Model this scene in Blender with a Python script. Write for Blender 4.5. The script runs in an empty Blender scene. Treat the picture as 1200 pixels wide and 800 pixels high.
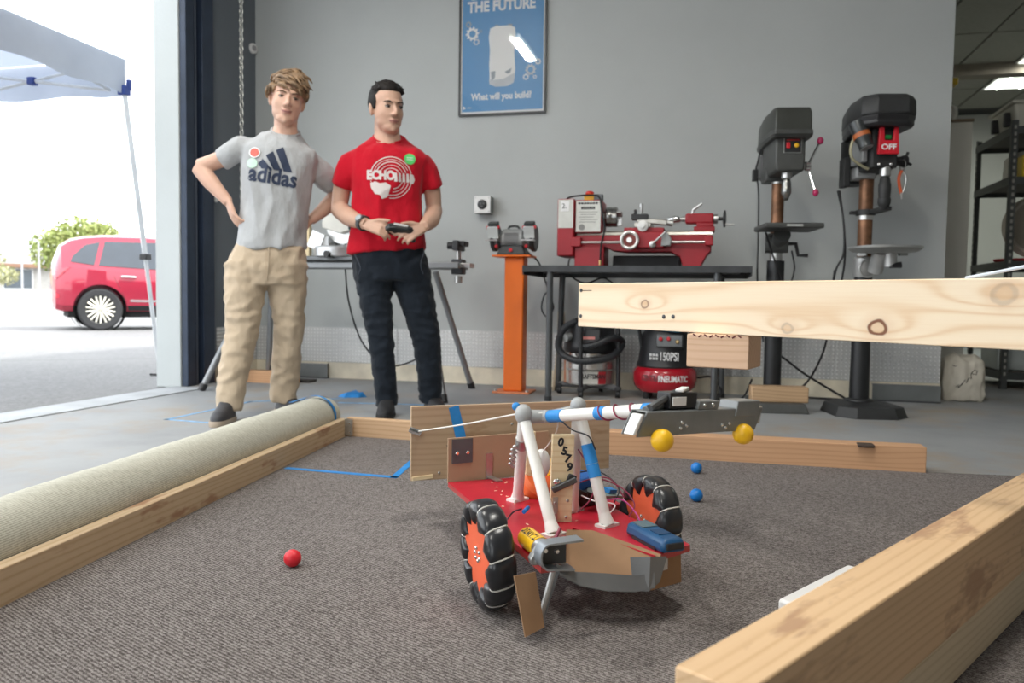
import bpy, bmesh, math, random
import numpy as np
from mathutils import Vector, Matrix, noise
from mathutils.bvhtree import BVHTree
random.seed(7)
SC = bpy.context.scene
COL = SC.collection
PI = math.pi
R = math.radians

# ------------------------------------------------------------------ camera
cam_data = bpy.data.cameras.new('camera')
cam = bpy.data.objects.new('camera', cam_data)
COL.objects.link(cam)
SC.camera = cam
cam_data.sensor_width = 36.0
cam_data.lens = 930.0 / 1200.0 * 36.0
cam_data.clip_start = 0.02
cam_data.clip_end = 400
cam_data.dof.use_dof = True
cam_data.dof.focus_distance = 1.95
cam_data.dof.aperture_fstop = 4.5
_yaw, _pit, _rol = R(14), math.atan(49 / 930.0), 0.014
_f = Vector((-math.sin(_yaw) * math.cos(_pit), math.cos(_yaw) * math.cos(_pit), -math.sin(_pit)))
_r0 = Vector((math.cos(_yaw), math.sin(_yaw), 0))
_u0 = _r0.cross(_f)
_r = _r0 * math.cos(_rol) + _u0 * math.sin(_rol)
_u = _u0 * math.cos(_rol) - _r0 * math.sin(_rol)
cam.matrix_world = Matrix(((_r.x, _u.x, -_f.x, 1.8353), (_r.y, _u.y, -_f.y, -5.7630), (_r.z, _u.z, -_f.z, 0.64), (0, 0, 0, 1)))

# ------------------------------------------------------------------ sky, sun, exposure
W = bpy.data.worlds.new('hazy_sky')
SC.world = W
W.use_nodes = True
_bg = W.node_tree.nodes['Background']
_bg.inputs['Color'].default_value = (0.93, 0.97, 1.0, 1)
_bg.inputs['Strength'].default_value = 3.0
sun_d = bpy.data.lights.new('sun', 'SUN')
sun_d.energy = 3.0
sun_d.angle = R(3)
sun_d.color = (1.0, 0.95, 0.88)
sun = bpy.data.objects.new('sun', sun_d)
COL.objects.link(sun)
sun.rotation_euler = Vector((-0.62, -0.22, -0.78)).to_track_quat('-Z', 'Y').to_euler()
VS = SC.view_settings
VS.view_transform = 'Standard'
VS.look = 'None'
VS.gamma = 1.0
VS.use_curve_mapping = False
VS.exposure = 0.44

# ------------------------------------------------------------------ materials
MATS = {}
def new_mat(name):
    m = bpy.data.materials.new(name)
    m.use_nodes = True
    nt = m.node_tree
    return m, nt, nt.nodes['Principled BSDF']
def nd(nt, typ, **kw):
    n = nt.nodes.new(typ)
    for k, v in kw.items():
        if k[0] == '_':
            n.inputs[k[1:].replace('_', ' ')].default_value = v
        else:
            setattr(n, k, v)
    return n
def rgba(c):
    return (c[0], c[1], c[2], 1)
def ramp(nt, src, stops):
    r = nd(nt, 'ShaderNodeValToRGB')
    e = r.color_ramp.elements
    while len(e) < len(stops):
        e.new(0.5)
    for i, (p, c) in enumerate(stops):
        e[i].position = p
        e[i].color = rgba(c) if not isinstance(c, float) else (c, c, c, 1)
    nt.links.new(src, r.inputs['Fac'])
    return r.outputs['Color']
def mapping(nt, scale=(1, 1, 1), loc=(0, 0, 0), rot=(0, 0, 0), coord='Object'):
    tc = nd(nt, 'ShaderNodeTexCoord')
    mp = nd(nt, 'ShaderNodeMapping')
    mp.inputs['Scale'].default_value = scale
    mp.inputs['Location'].default_value = loc
    mp.inputs['Rotation'].default_value = rot
    nt.links.new(tc.outputs[coord], mp.inputs['Vector'])
    return mp.outputs['Vector']
def tnoise(nt, vec, scale, detail=4, rough=0.55):
    n = nd(nt, 'ShaderNodeTexNoise', _Scale=scale, _Detail=detail, _Roughness=rough)
    nt.links.new(vec, n.inputs['Vector'])
    return n.outputs['Fac']
def mixc(nt, fac, a, b, blend='MIX'):
    m = nd(nt, 'ShaderNodeMix', data_type='RGBA', blend_type=blend)
    for s, v in ((m.inputs[0], fac), (m.inputs[6], a), (m.inputs[7], b)):
        if isinstance(v, (int, float)):
            s.default_value = v
        elif isinstance(v, tuple):
            s.default_value = rgba(v)
        else:
            nt.links.new(v, s)
    return m.outputs[2]
def mathn(nt, op, a, b=None, c=None):
    m = nd(nt, 'ShaderNodeMath', operation=op)
    for i, v in enumerate((a, b, c)):
        if v is None:
            continue
        if isinstance(v, (int, float)):
            m.inputs[i].default_value = v
        else:
            nt.links.new(v, m.inputs[i])
    return m.outputs[0]
def bump(nt, bsdf, h, strength=0.3, dist=0.01):
    b = nd(nt, 'ShaderNodeBump', _Strength=strength, _Distance=dist)
    nt.links.new(h, b.inputs['Height'])
    nt.links.new(b.outputs['Normal'], bsdf.inputs['Normal'])
def mat(name, col, rough=0.5, metal=0.0, var=0.12, vs=6.0, bs=0.0, bscale=60.0, coat=0.0, emit=0.0, spec=None, sss=0.0):
    """plain surface: colour broken up by noise, optional fine relief"""
    if name in MATS:
        return MATS[name]
    m, nt, b = new_mat(name)
    v = mapping(nt)
    n = tnoise(nt, v, vs)
    dk = tuple(max(0, c * (1 - var)) for c in col)
    lt = tuple(min(1, c * (1 + var)) for c in col)
    c = ramp(nt, n, [(0.3, dk), (0.7, lt)])
    nt.links.new(c, b.inputs['Base Color'])
    b.inputs['Roughness'].default_value = rough
    b.inputs['Metallic'].default_value = metal
    if spec is not None:
        b.inputs['Specular IOR Level'].default_value = spec
    if coat:
        b.inputs['Coat Weight'].default_value = coat
    if sss:
        b.inputs['Subsurface Weight'].default_value = sss
        b.inputs['Subsurface Radius'].default_value = (0.02, 0.008, 0.004)
    if emit:
        b.inputs['Emission Color'].default_value = rgba(col)
        b.inputs['Emission Strength'].default_value = emit
    if bs:
        bump(nt, b, tnoise(nt, v, bscale, 3), bs, 0.004)
    MATS[name] = m
    return m
def wood(name, light=(0.72, 0.52, 0.32), dark=(0.55, 0.35, 0.19), seed=0.0, knots=(), stain=None, ring=7.0, rough=0.6, dist=7.0):
    """sawn softwood, grain along local X; knots = (x, z, r) on the long face"""
    if name in MATS:
        return MATS[name]
    m, nt, b = new_mat(name)
    v = mapping(nt, (0.9, 6.0, 6.0), (seed * 3.1, seed * 1.7, -seed * 2.3))
    big = tnoise(nt, v, 0.9, 2)
    tc0 = nd(nt, 'ShaderNodeTexCoord'); s0 = nd(nt, 'ShaderNodeSeparateXYZ'); nt.links.new(tc0.outputs['Object'], s0.inputs[0])
    g = mathn(nt, 'ADD', mathn(nt, 'MULTIPLY', mathn(nt, 'ADD', s0.outputs[2], mathn(nt, 'MULTIPLY', s0.outputs[1], 0.8)), ring * 8.0), mathn(nt, 'MULTIPLY', tnoise(nt, v, 0.8, 2, 0.45), dist))
    for kx, kz, kr, dk in knots:
        ex_ = mathn(nt, 'DIVIDE', mathn(nt, 'SUBTRACT', s0.outputs[0], kx), kr * 7.0)
        ez_ = mathn(nt, 'DIVIDE', mathn(nt, 'SUBTRACT', s0.outputs[2], kz), kr * 1.9)
        q_ = mathn(nt, 'ADD', mathn(nt, 'MULTIPLY', ex_, ex_), mathn(nt, 'MULTIPLY', ez_, ez_))
        g = mathn(nt, 'ADD', g, mathn(nt, 'MULTIPLY', mathn(nt, 'EXPONENT', mathn(nt, 'MULTIPLY', q_, -1.0)), 1.6))
    sn = mathn(nt, 'MULTIPLY', mathn(nt, 'ADD', mathn(nt, 'SINE', mathn(nt, 'MULTIPLY', g, 6.2832)), 1.0), 0.5)
    sn = mathn(nt, 'POWER', sn, 3.0)
    fine = tnoise(nt, mapping(nt, (2.0, 70, 70), (seed, 0, 0)), 3.0, 3)
    fac = mathn(nt, 'ADD', mathn(nt, 'MULTIPLY', sn, 0.5), mathn(nt, 'MULTIPLY', fine, 0.45))
    mid = tuple((a + c) / 2 for a, c in zip(light, dark))
    col = ramp(nt, fac, [(0.2, light), (0.55, tuple(l * 0.65 + d * 0.35 for l, d in zip(light, dark))), (0.95, dark)])
    col = mixc(nt, mathn(nt, 'MULTIPLY', big, 0.35), col, mid)
    if stain:
        s = ramp(nt, tnoise(nt, mapping(nt, (1.5, 5, 5), (seed * 3, 1, 2)), 2.2, 4, 0.65), [(0.56, 0.0), (0.64, 0.8)])
        col = mixc(nt, s, col, stain)
    if knots:
        tc = nd(nt, 'ShaderNodeTexCoord')
        sx = nd(nt, 'ShaderNodeSeparateXYZ')
        nt.links.new(tc.outputs['Object'], sx.inputs[0])
        wob = mathn(nt, 'MULTIPLY', mathn(nt, 'SUBTRACT', tnoise(nt, mapping(nt), 22, 2), 0.5), 0.018)
        for kx, kz, kr, dk in knots:
            dx = mathn(nt, 'MULTIPLY', mathn(nt, 'SUBTRACT', mathn(nt, 'ADD', sx.outputs[0], wob), kx), 0.8)
            dz = mathn(nt, 'SUBTRACT', mathn(nt, 'ADD', sx.outputs[2], wob), kz)
            d = mathn(nt, 'SQRT', mathn(nt, 'ADD', mathn(nt, 'MULTIPLY', dx, dx), mathn(nt, 'MULTIPLY', dz, dz)))
            q = mathn(nt, 'DIVIDE', d, kr * 4)
            mask = ramp(nt, q, [(0.0, 0.55), (0.15, 0.5), (0.19, dk), (0.25, dk), (0.29, 0.3), (0.6, 0.0)])
            kc = ramp(nt, q, [(0.0, (0.62, 0.40, 0.22)), (0.15, (0.55, 0.33, 0.17)), (0.2, (0.2, 0.09, 0.05)), (0.26, (0.22, 0.1, 0.06)), (0.31, (0.6, 0.36, 0.2)), (1.0, (0.62, 0.4, 0.22))])
            col = mixc(nt, mask, col, kc)
    nt.links.new(col, b.inputs['Base Color'])
    b.inputs['Roughness'].default_value = rough
    b.inputs['Specular IOR Level'].default_value = 0.25
    bump(nt, b, fac, 0.12, 0.002)
    MATS[name] = m
    return m

# ------------------------------------------------------------------ mesh helpers
def frame_from(d):
    d = Vector(d).normalized()
    a = Vector((0, 0, 1)) if abs(d.z) < 0.9 else Vector((1, 0, 0))
    x = a.cross(d).normalized()
    y = d.cross(x)
    return x, y, d
class MB:
    def __init__(s):
        s.v = []; s.f = []; s.m = []
    def add(s, verts, faces, mi=0):
        o = len(s.v)
        s.v += [tuple(v) for v in verts]
        s.f += [tuple(i + o for i in f) for f in faces]
        s.m += [mi] * len(faces)
        return s
    def box(s, c, size, rot=None, mi=0, taper=(1, 1)):
        hx, hy, hz = size[0] / 2, size[1] / 2, size[2] / 2
        vs = []
        for z in (-1, 1):
            tx, ty = taper if z > 0 else (1, 1)
            for x, y in ((-1, -1), (1, -1), (1, 1), (-1, 1)):
                vs.append(Vector((x * hx * tx, y * hy * ty, z * hz)))
        if rot is not None:
            M3 = rot if isinstance(rot, Matrix) else euler(rot)
            vs = [M3 @ v for v in vs]
        c = Vector(c)
        return s.add([v + c for v in vs], [(0, 3, 2, 1), (4, 5, 6, 7), (0, 1, 5, 4), (1, 2, 6, 5), (2, 3, 7, 6), (3, 0, 4, 7)], mi)
    def span(s, a, b, mi=0):
        return s.box([(a[i] + b[i]) / 2 for i in range(3)], [abs(b[i] - a[i]) for i in range(3)], None, mi)
    def tube(s, pts, r, n=10, caps=True, mi=0, closed=False, flat=1.0):
        pts = [Vector(p) for p in pts]
        if not hasattr(r, '__len__'):
            r = [r] * len(pts)
        L = len(pts)
        rings = []
        px = None
        for i, p in enumerate(pts):
            if closed:
                d = pts[(i + 1) % L] - pts[i - 1]
            else:
                d = pts[min(i + 1, L - 1)] - pts[max(i - 1, 0)]
            if d.length < 1e-9:
                d = Vector((0, 0, 1))
            d.normalize()
            if px is None:
                x, y, _ = frame_from(d)
            else:
                x = px - d * px.dot(d)
                x = x.normalized() if x.length > 1e-6 else frame_from(d)[0]
                y = d.cross(x)
            px = x
            rings.append([p + x * (math.cos(2 * PI * k / n) * r[i]) + y * (math.sin(2 * PI * k / n) * r[i] * flat) for k in range(n)])
        vs = [q for ring in rings for q in ring]
        fs = []
        for i in range(L if closed else L - 1):
            j = (i + 1) % L
            for k in range(n):
                k2 = (k + 1) % n
                fs.append((i * n + k, i * n + k2, j * n + k2, j * n + k))
        if caps and not closed:
            fs.append(tuple(range(n - 1, -1, -1)))
            fs.append(tuple((L - 1) * n + k for k in range(n)))
        return s.add(vs, fs, mi)
    def cyl(s, a, b, r, r2=None, n=20, mi=0):
        return s.tube([a, b], [r, r if r2 is None else r2], n, True, mi)
    def lathe(s, prof, origin=(0, 0, 0), axis=(0, 0, 1), n=28, mi=0, caps=True):
        """prof = [(radius, along)]"""
        x, y, d = frame_from(axis)
        o = Vector(origin)
        vs = []
        for rr, h in prof:
            for k in range(n):
                a = 2 * PI * k / n
                vs.append(o + d * h + x * (rr * math.cos(a)) + y * (rr * math.sin(a)))
        fs = []
        for i in range(len(prof) - 1):
            for k in range(n):
                k2 = (k + 1) % n
                fs.append((i * n + k, i * n + k2, (i + 1) * n + k2, (i + 1) * n + k))
        if caps:
            fs.append(tuple(range(n - 1, -1, -1)))
            fs.append(tuple((len(prof) - 1) * n + k for k in range(n)))
        return s.add(vs, fs, mi)
    def ell(s, c, r, rot=None, nu=16, nv=10, mi=0):
        if not hasattr(r, '__len__'):
            r = (r, r, r)
        c = Vector(c)
        M3 = euler(rot) if rot is not None and not isinstance(rot, Matrix) else rot
        vs = []
        def P(x, y, z):
            v = Vector((x * r[0], y * r[1], z * r[2]))
            return (M3 @ v if M3 else v) + c
        vs.append(P(0, 0, -1))
        for j in range(1, nv):
            t = -PI / 2 + PI * j / nv
            for k in range(nu):
                a = 2 * PI * k / nu
                vs.append(P(math.cos(t) * math.cos(a), math.cos(t) * math.sin(a), math.sin(t)))
        vs.append(P(0, 0, 1))
        fs = []
        for k in range(nu):
            fs.append((0, 1 + (k + 1) % nu, 1 + k))
        for j in range(nv - 2):
            for k in range(nu):
                a, b2 = 1 + j * nu + k, 1 + j * nu + (k + 1) % nu
                fs.append((a, b2, b2 + nu, a + nu))
        t = len(vs) - 1
        for k in range(nu):
            fs.append((t, 1 + (nv - 2) * nu + k, 1 + (nv - 2) * nu + (k + 1) % nu))
        return s.add(vs, fs, mi)
    def torus(s, c, axis, R0, r, n=32, m=8, mi=0):
        x, y, d = frame_from(axis)
        c = Vector(c)
        pts = [c + x * (R0 * math.cos(2 * PI * k / n)) + y * (R0 * math.sin(2 * PI * k / n)) for k in range(n)]
        return s.tube(pts, r, m, False, mi, True)
    def prism(s, poly, a, b, plane='xz', mi=0):
        """poly of 2D points, extruded from a to b along the third axis"""
        def P(p, t):
            return {'xz': (p[0], t, p[1]), 'xy': (p[0], p[1], t), 'yz': (t, p[0], p[1])}[plane]
        n = len(poly)
        vs = [P(p, a) for p in poly] + [P(p, b) for p in poly]
        fs = [tuple(range(n)), tuple(range(2 * n - 1, n - 1, -1))]
        for k in range(n):
            k2 = (k + 1) % n
            fs.append((k, k + n, k2 + n, k2))
        return s.add(vs, fs, mi)
    def loft(s, rings, n=28, ex=2.0, mi=0):
        """rings = (cx, cy, cz, rx, ry[, slope]) horizontal superellipses bottom to top"""
        vs = []
        for q in rings:
            cx, cy, cz, rx, ry = q[:5]
            sl = q[5] if len(q) > 5 else 0
            sy = q[6] if len(q) > 6 else 0
            for k in range(n):
                a = 2 * PI * k / n
                ca, sa = math.cos(a), math.sin(a)
                x = rx * math.copysign(abs(ca) ** (2 / ex), ca)
                y = ry * math.copysign(abs(sa) ** (2 / ex), sa)
                vs.append((cx + x, cy + y, cz + sl * x + sy * y))
        fs = []
        L = len(rings)
        for i in range(L - 1):
            for k in range(n):
                k2 = (k + 1) % n
                fs.append((i * n + k, i * n + k2, (i + 1) * n + k2, (i + 1) * n + k))
        fs.append(tuple(range(n - 1, -1, -1)))
        fs.append(tuple((L - 1) * n + k for k in range(n)))
        return s.add(vs, fs, mi)
    def xform(s, M4):
        s.v = [tuple(M4 @ Vector(v)) for v in s.v]
        return s
    def mesh(s, name, mats, smooth=35):
        me = bpy.data.meshes.new(name)
        me.from_pydata(s.v, [], s.f)
        if not isinstance(mats, (list, tuple)):
            mats = [mats]
        for m in mats:
            me.materials.append(m)
        if len(mats) > 1:
            me.polygons.foreach_set('material_index', s.m)
        bm = bmesh.new(); bm.from_mesh(me)
        bmesh.ops.recalc_face_normals(bm, faces=bm.faces)
        bm.to_mesh(me); bm.free()
        if smooth:
            me.polygons.foreach_set('use_smooth', [True] * len(me.polygons))
            me.set_sharp_from_angle(angle=R(smooth))
        me.update()
        return me
    def build(s, name, mats, parent=None, loc=(0, 0, 0), rot=(0, 0, 0), smooth=35, bevel=0.0, label=None):
        o = bpy.data.objects.new(name, s.mesh(name, mats, smooth))
        COL.objects.link(o)
        o.parent = parent
        o.location = loc
        o.rotation_euler = rot
        if bevel:
            b = o.modifiers.new('edge', 'BEVEL')
            b.width = bevel; b.segments = 2; b.limit_method = 'ANGLE'; b.angle_limit = R(40)
        if label:
            o['label'] = label
        return o
def euler(r):
    from mathutils import Euler
    return Euler(r).to_matrix()
def box(name, a, b, m, parent=None, bevel=0.0, **k):
    return MB().span(a, b).build(name, m, parent, bevel=bevel, smooth=0 if not bevel else 35, **k)
def tag(o, label, cat, group=None, kind=None):
    o['label'] = label; o['category'] = cat
    if group:
        o['group'] = group
    if kind:
        o['kind'] = kind
    return o
def struct(o, label=None, cat=None):
    o['kind'] = 'structure'
    if label:
        o['label'] = label
    if cat:
        o['category'] = cat
    return o
def thing(name, label, cat, loc=(0, 0, 0), rz=0.0, group=None):
    o = bpy.data.objects.new(name, None)
    COL.objects.link(o)
    o.location = loc
    o.rotation_euler = (0, 0, rz)
    o.empty_display_size = 0.05
    return tag(o, label, cat, group)
def dup(o, parent=None):
    c = o.copy(); COL.objects.link(c); c.parent = parent
    for ch in list(o.children):
        dup(ch, c)
    return c
def copy_part(o, loc=None, rot=None):
    c = o.copy(); COL.objects.link(c)
    if loc is not None:
        c.location = loc
    if rot is not None:
        c.rotation_euler = rot
    return c
def spline(pts, n=8):
    """Catmull-Rom through pts"""
    P = [Vector(p) for p in pts]
    P = [P[0] * 2 - P[1]] + P + [P[-1] * 2 - P[-2]]
    out = []
    for i in range(1, len(P) - 2):
        for k in range(n):
            t = k / n
            a, b, c, d = P[i - 1], P[i], P[i + 1], P[i + 2]
            out.append(0.5 * ((2 * b) + (c - a) * t + (2 * a - 5 * b + 4 * c - d) * t * t + (3 * b - a - 3 * c + d) * t ** 3))
    out.append(P[-2])
    return out
def evaluated_mesh(o):
    dg = bpy.context.evaluated_depsgraph_get()
    me = bpy.data.meshes.new_from_object(o.evaluated_get(dg))
    return me
def remesh(mb, name, mats, parent, voxel=0.008, smooth_it=4, wrinkle=None, factor=0.5):
    """weld overlapping shapes into one continuous skin"""
    o = mb.build(name, mats if not isinstance(mats, (list, tuple)) else mats[0], None, smooth=0)
    r = o.modifiers.new('weld', 'REMESH')
    r.mode = 'VOXEL'; r.voxel_size = voxel
    if smooth_it:
        sm = o.modifiers.new('relax', 'SMOOTH')
        sm.factor = factor; sm.iterations = smooth_it
    me = evaluated_mesh(o)
    old = o.data
    o.modifiers.clear()
    o.data = me
    bpy.data.meshes.remove(old)
    me.name = name
    if isinstance(mats, (list, tuple)):
        me.materials.clear()
        for m in mats:
            me.materials.append(m)
    if wrinkle:
        no = [v.normal.copy() for v in me.vertices]
        for v, q in zip(me.vertices, no):
            v.co += q * wrinkle(v.co)
    me.polygons.foreach_set('use_smooth', [True] * len(me.polygons))
    me.update()
    o.parent = parent
    return o
def text_polys(body, size, bold=0.0, shear=0.0, space=1.0):
    """lettering as flat triangles centred on the origin in XY"""
    cu = bpy.data.curves.new('txt', 'FONT')
    cu.body = body; cu.size = size; cu.align_x = 'CENTER'; cu.align_y = 'CENTER'
    cu.offset = bold; cu.shear = shear; cu.space_character = space
    cu.resolution_u = 3
    o = bpy.data.objects.new('txt', cu)
    COL.objects.link(o)
    me = evaluated_mesh(o)
    bpy.data.objects.remove(o); bpy.data.curves.remove(cu)
    vs = [v.co.copy() for v in me.vertices]
    fs = [tuple(p.vertices) for p in me.polygons]
    bpy.data.meshes.remove(me)
    return vs, fs
def lettering(name, body, size, m, parent, M4, bold=0.0, shear=0.0, space=1.0, sx=1.0, thick=0.0008):
    vs, fs = text_polys(body, size, bold, shear, space)
    n = len(vs)
    V = [M4 @ Vector((v.x * sx, v.y, thick)) for v in vs]
    me = bpy.data.meshes.new(name)
    me.from_pydata([tuple(v) for v in V], [], fs)
    me.materials.append(m)
    o = bpy.data.objects.new(name, me)
    COL.objects.link(o)
    o.parent = parent
    return o
def face_mat(origin, right, up):
    """matrix taking text XY to a plane given by right and up"""
    r = Vector(right).normalized(); u = Vector(up).normalized(); w = r.cross(u)
    o = Vector(origin)
    return Matrix(((r.x, u.x, w.x, o.x), (r.y, u.y, w.y, o.y), (r.z, u.z, w.z, o.z), (0, 0, 0, 1)))
FRONT = lambda o: face_mat(o, (1, 0, 0), (0, 0, 1))      # faces -Y

# common materials
STEEL = mat('brushed_steel', (0.55, 0.55, 0.54), 0.35, 0.9, 0.1, 30)
CHROME = mat('bright_chrome', (0.8, 0.8, 0.8), 0.15, 1.0, 0.05)
DARKSTEEL = mat('dark_steel', (0.06, 0.063, 0.067), 0.45, 0.5, 0.25, 12)
BLACK = mat('black_plastic', (0.018, 0.018, 0.02), 0.42, 0, 0.2)
RUBBER = mat('black_rubber', (0.012, 0.012, 0.013), 0.55, 0, 0.2)
WHITE = mat('white_plastic', (0.8, 0.8, 0.79), 0.4, 0, 0.04)
INK = mat('black_ink', (0.015, 0.015, 0.02), 0.7, 0, 0.1)
WPRINT = mat('white_print', (0.85, 0.85, 0.85), 0.6, 0, 0.03)
BTAPE = mat('blue_masking_tape', (0.02, 0.24, 0.62), 0.6, 0, 0.12, 20)
CORDBLACK = mat('black_cord_rubber', (0.012, 0.012, 0.014), 0.5, 0, 0.15)

# ================================================================== THE SETTING
def wall_paint(name, col, var=0.06):
    m, nt, b = new_mat(name)
    v = mapping(nt)
    n1 = tnoise(nt, v, 0.9, 5, 0.6)
    c = ramp(nt, n1, [(0.3, tuple(x * (1 - var) for x in col)), (0.7, tuple(x * (1 + var) for x in col))])
    sc = ramp(nt, tnoise(nt, v, 38, 3, 0.7), [(0.74, 0.0), (0.79, 0.35)])
    c = mixc(nt, sc, c, tuple(min(1, x * 1.8) for x in col))
    nt.links.new(c, b.inputs['Base Color'])
    b.inputs['Roughness'].default_value = 0.62
    bump(nt, b, tnoise(nt, v, 45, 4, 0.6), 0.18, 0.006)
    return m
WALLGREY = wall_paint('grey_wall_paint', (0.46, 0.48, 0.475))
WALLSHADE = wall_paint('shaded_wall_grey', (0.15, 0.17, 0.195))  # darker copy of the wall grey, shade of the door-side wall painted in
JAMBWHITE = wall_paint('white_jamb_paint', (0.54, 0.575, 0.575))
ROOMGREY = wall_paint('storeroom_wall_paint', (0.45, 0.45, 0.43))
def concrete():
    m, nt, b = new_mat('smooth_concrete')
    v = mapping(nt)
    c = ramp(nt, tnoise(nt, v, 1.1, 6, 0.62), [(0.25, (0.25, 0.26, 0.268)), (0.5, (0.33, 0.34, 0.348)), (0.8, (0.40, 0.405, 0.41))])
    st = ramp(nt, tnoise(nt, mapping(nt, (1, 1, 1), (4.2, 1.3, 0)), 1.7, 5, 0.7), [(0.50, 0.0), (0.68, 0.75)])
    c = mixc(nt, st, c, (0.36, 0.29, 0.21))
    sp = ramp(nt, tnoise(nt, v, 9, 4, 0.8), [(0.66, 0.0), (0.74, 0.55)])
    c = mixc(nt, sp, c, (0.24, 0.24, 0.24))
    nt.links.new(c, b.inputs['Base Color'])
    b.inputs['Roughness'].default_value = 0.68
    b.inputs['Specular IOR Level'].default_value = 0.25
    bump(nt, b, tnoise(nt, v, 30, 5, 0.7), 0.12, 0.004)
    return m
CONCRETE = concrete()
def asphalt():
    m, nt, b = new_mat('worn_asphalt')
    v = mapping(nt)
    c = ramp(nt, tnoise(nt, v, 34, 6, 0.85), [(0.32, (0.075, 0.075, 0.08)), (0.68, (0.33, 0.33, 0.33))])
    c = mixc(nt, 0.4, c, ramp(nt, tnoise(nt, v, 0.5, 4), [(0.3, (0.155, 0.155, 0.16)), (0.7, (0.22, 0.22, 0.215))]))
    w = nd(nt, 'ShaderNodeTexVoronoi', feature='DISTANCE_TO_EDGE', _Scale=0.16)
    nt.links.new(mapping(nt), w.inputs['Vector'])
    cr = ramp(nt, w.outputs['Distance'], [(0.0, 0.6), (0.006, 0.0)])
    c = mixc(nt, cr, c, (0.10, 0.10, 0.10))
    nt.links.new(c, b.inputs['Base Color'])
    b.inputs['Roughness'].default_value = 0.85
    bump(nt, b, tnoise(nt, v, 120, 2, 0.8), 0.5, 0.006)
    return m
ASPHALT = asphalt()
struct(box('floor', (-1.78, -10.0, -0.2), (7.2, 8.4, 0.0), CONCRETE))
struct(box('ground_asphalt', (-140, -60, -0.5), (-1.78, 140, -0.012), ASPHALT))
struct(box('trim_threshold', (-1.78, -7.6, 0.0), (-1.52, -1.0, 0.006), mat('pale_bare_concrete', (0.44, 0.46, 0.48), 0.8, 0, 0.18, 4, 0.3)))
struct(box('wall_back', (-1.95, 0.0, 0.0), (3.32, 0.16, 3.7), WALLGREY))
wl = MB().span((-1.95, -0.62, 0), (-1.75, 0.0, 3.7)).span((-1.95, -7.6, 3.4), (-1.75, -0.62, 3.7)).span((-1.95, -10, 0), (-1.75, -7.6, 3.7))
struct(wl.build('wall_left', WALLSHADE, smooth=0))
struct(box('trim_jamb', (-1.95, -0.95, -0.01), (-1.752, -0.62, 3.4), JAMBWHITE, bevel=0.006))
struct(MB().span((-1.95, -10.2, 0), (-1.2, -10.0, 3.7)).span((1.0, -10.2, 0), (7.2, -10.0, 3.7)).span((-1.2, -10.2, 3.0), (1.0, -10.0, 3.7)).build('wall_rear', WALLGREY, smooth=0))
struct(box('wall_right', (7.0, -10, 0), (7.2, 8.4, 3.7), ROOMGREY))
struct(box('wall_storeroom', (3.32, 8.2, 0), (7.0, 8.4, 3.7), ROOMGREY))
struct(box('wall_partition', (3.16, 0.16, 0), (3.32, 8.2, 3.7), ROOMGREY))

# ceiling with lay-in tiles over the storeroom
ceil = struct(box('ceiling', (-1.95, -10, 3.63), (7.2, 8.4, 3.8), mat('ceiling_grid_black', (0.012, 0.012, 0.012), 0.6)))
tile_m = mat('ceiling_tile', (0.22, 0.215, 0.19), 0.9, 0, 0.06, 25, 0.2, 90)
tile_me = MB().box((0, 0, 0), (0.585, 1.19, 0.022)).mesh('ceiling_tile', tile_m, 0)
light_slots = [(5.34, 5.22), (5.34, 4.0 - 3.66), (4.12, 1.56 - 1.22)]
xs = [3.5 + 0.61 * i for i in range(0, 6)]
troffers = []
for i in range(-1, 6):
    for j in range(0, 7):
        x0 = 3.51 + 0.61 * i; y0 = 0.34 + 1.22 * j
        if y0 > 7.0 or x0 > 6.6:
            continue
        if (i, j) in ((3, 4), (3, 3), (0, 1)):
            troffers.append((x0 + 0.305, y0 + 0.61, i, j)); continue
        o = bpy.data.objects.new('tile', tile_me)
        COL.objects.link(o); o.parent = ceil
        o.location = (x0 + 0.305, y0 + 0.61, 3.617)
# shop ceiling: white boards, joints open
main_m = mat('shop_ceiling_board', (0.74, 0.74, 0.72), 0.9, 0, 0.05, 10)
pan_me = MB().box((0, 0, 0), (1.19, 2.41, 0.02)).mesh('ceiling_panel', main_m, 0)
for i in range(0, 4):
    for j in range(0, 4):
        o = bpy.data.objects.new('panel', pan_me)
        COL.objects.link(o); o.parent = ceil
        o.location = (-1.14 + 1.21 * i, -1.22 - 2.43 * j, 3.617)
for i in range(4, 7):
    for j in range(0, 4):
        o = bpy.data.objects.new('panel', pan_me)
        COL.objects.link(o); o.parent = ceil
        o.location = (-1.14 + 1.21 * i, -1.22 - 2.43 * j, 3.617)
struct(box('trim_soffit', (3.33, 5.2, 3.47), (7.0, 5.42, 3.606), mat('soffit_brown', (0.16, 0.135, 0.11), 0.8)))

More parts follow.
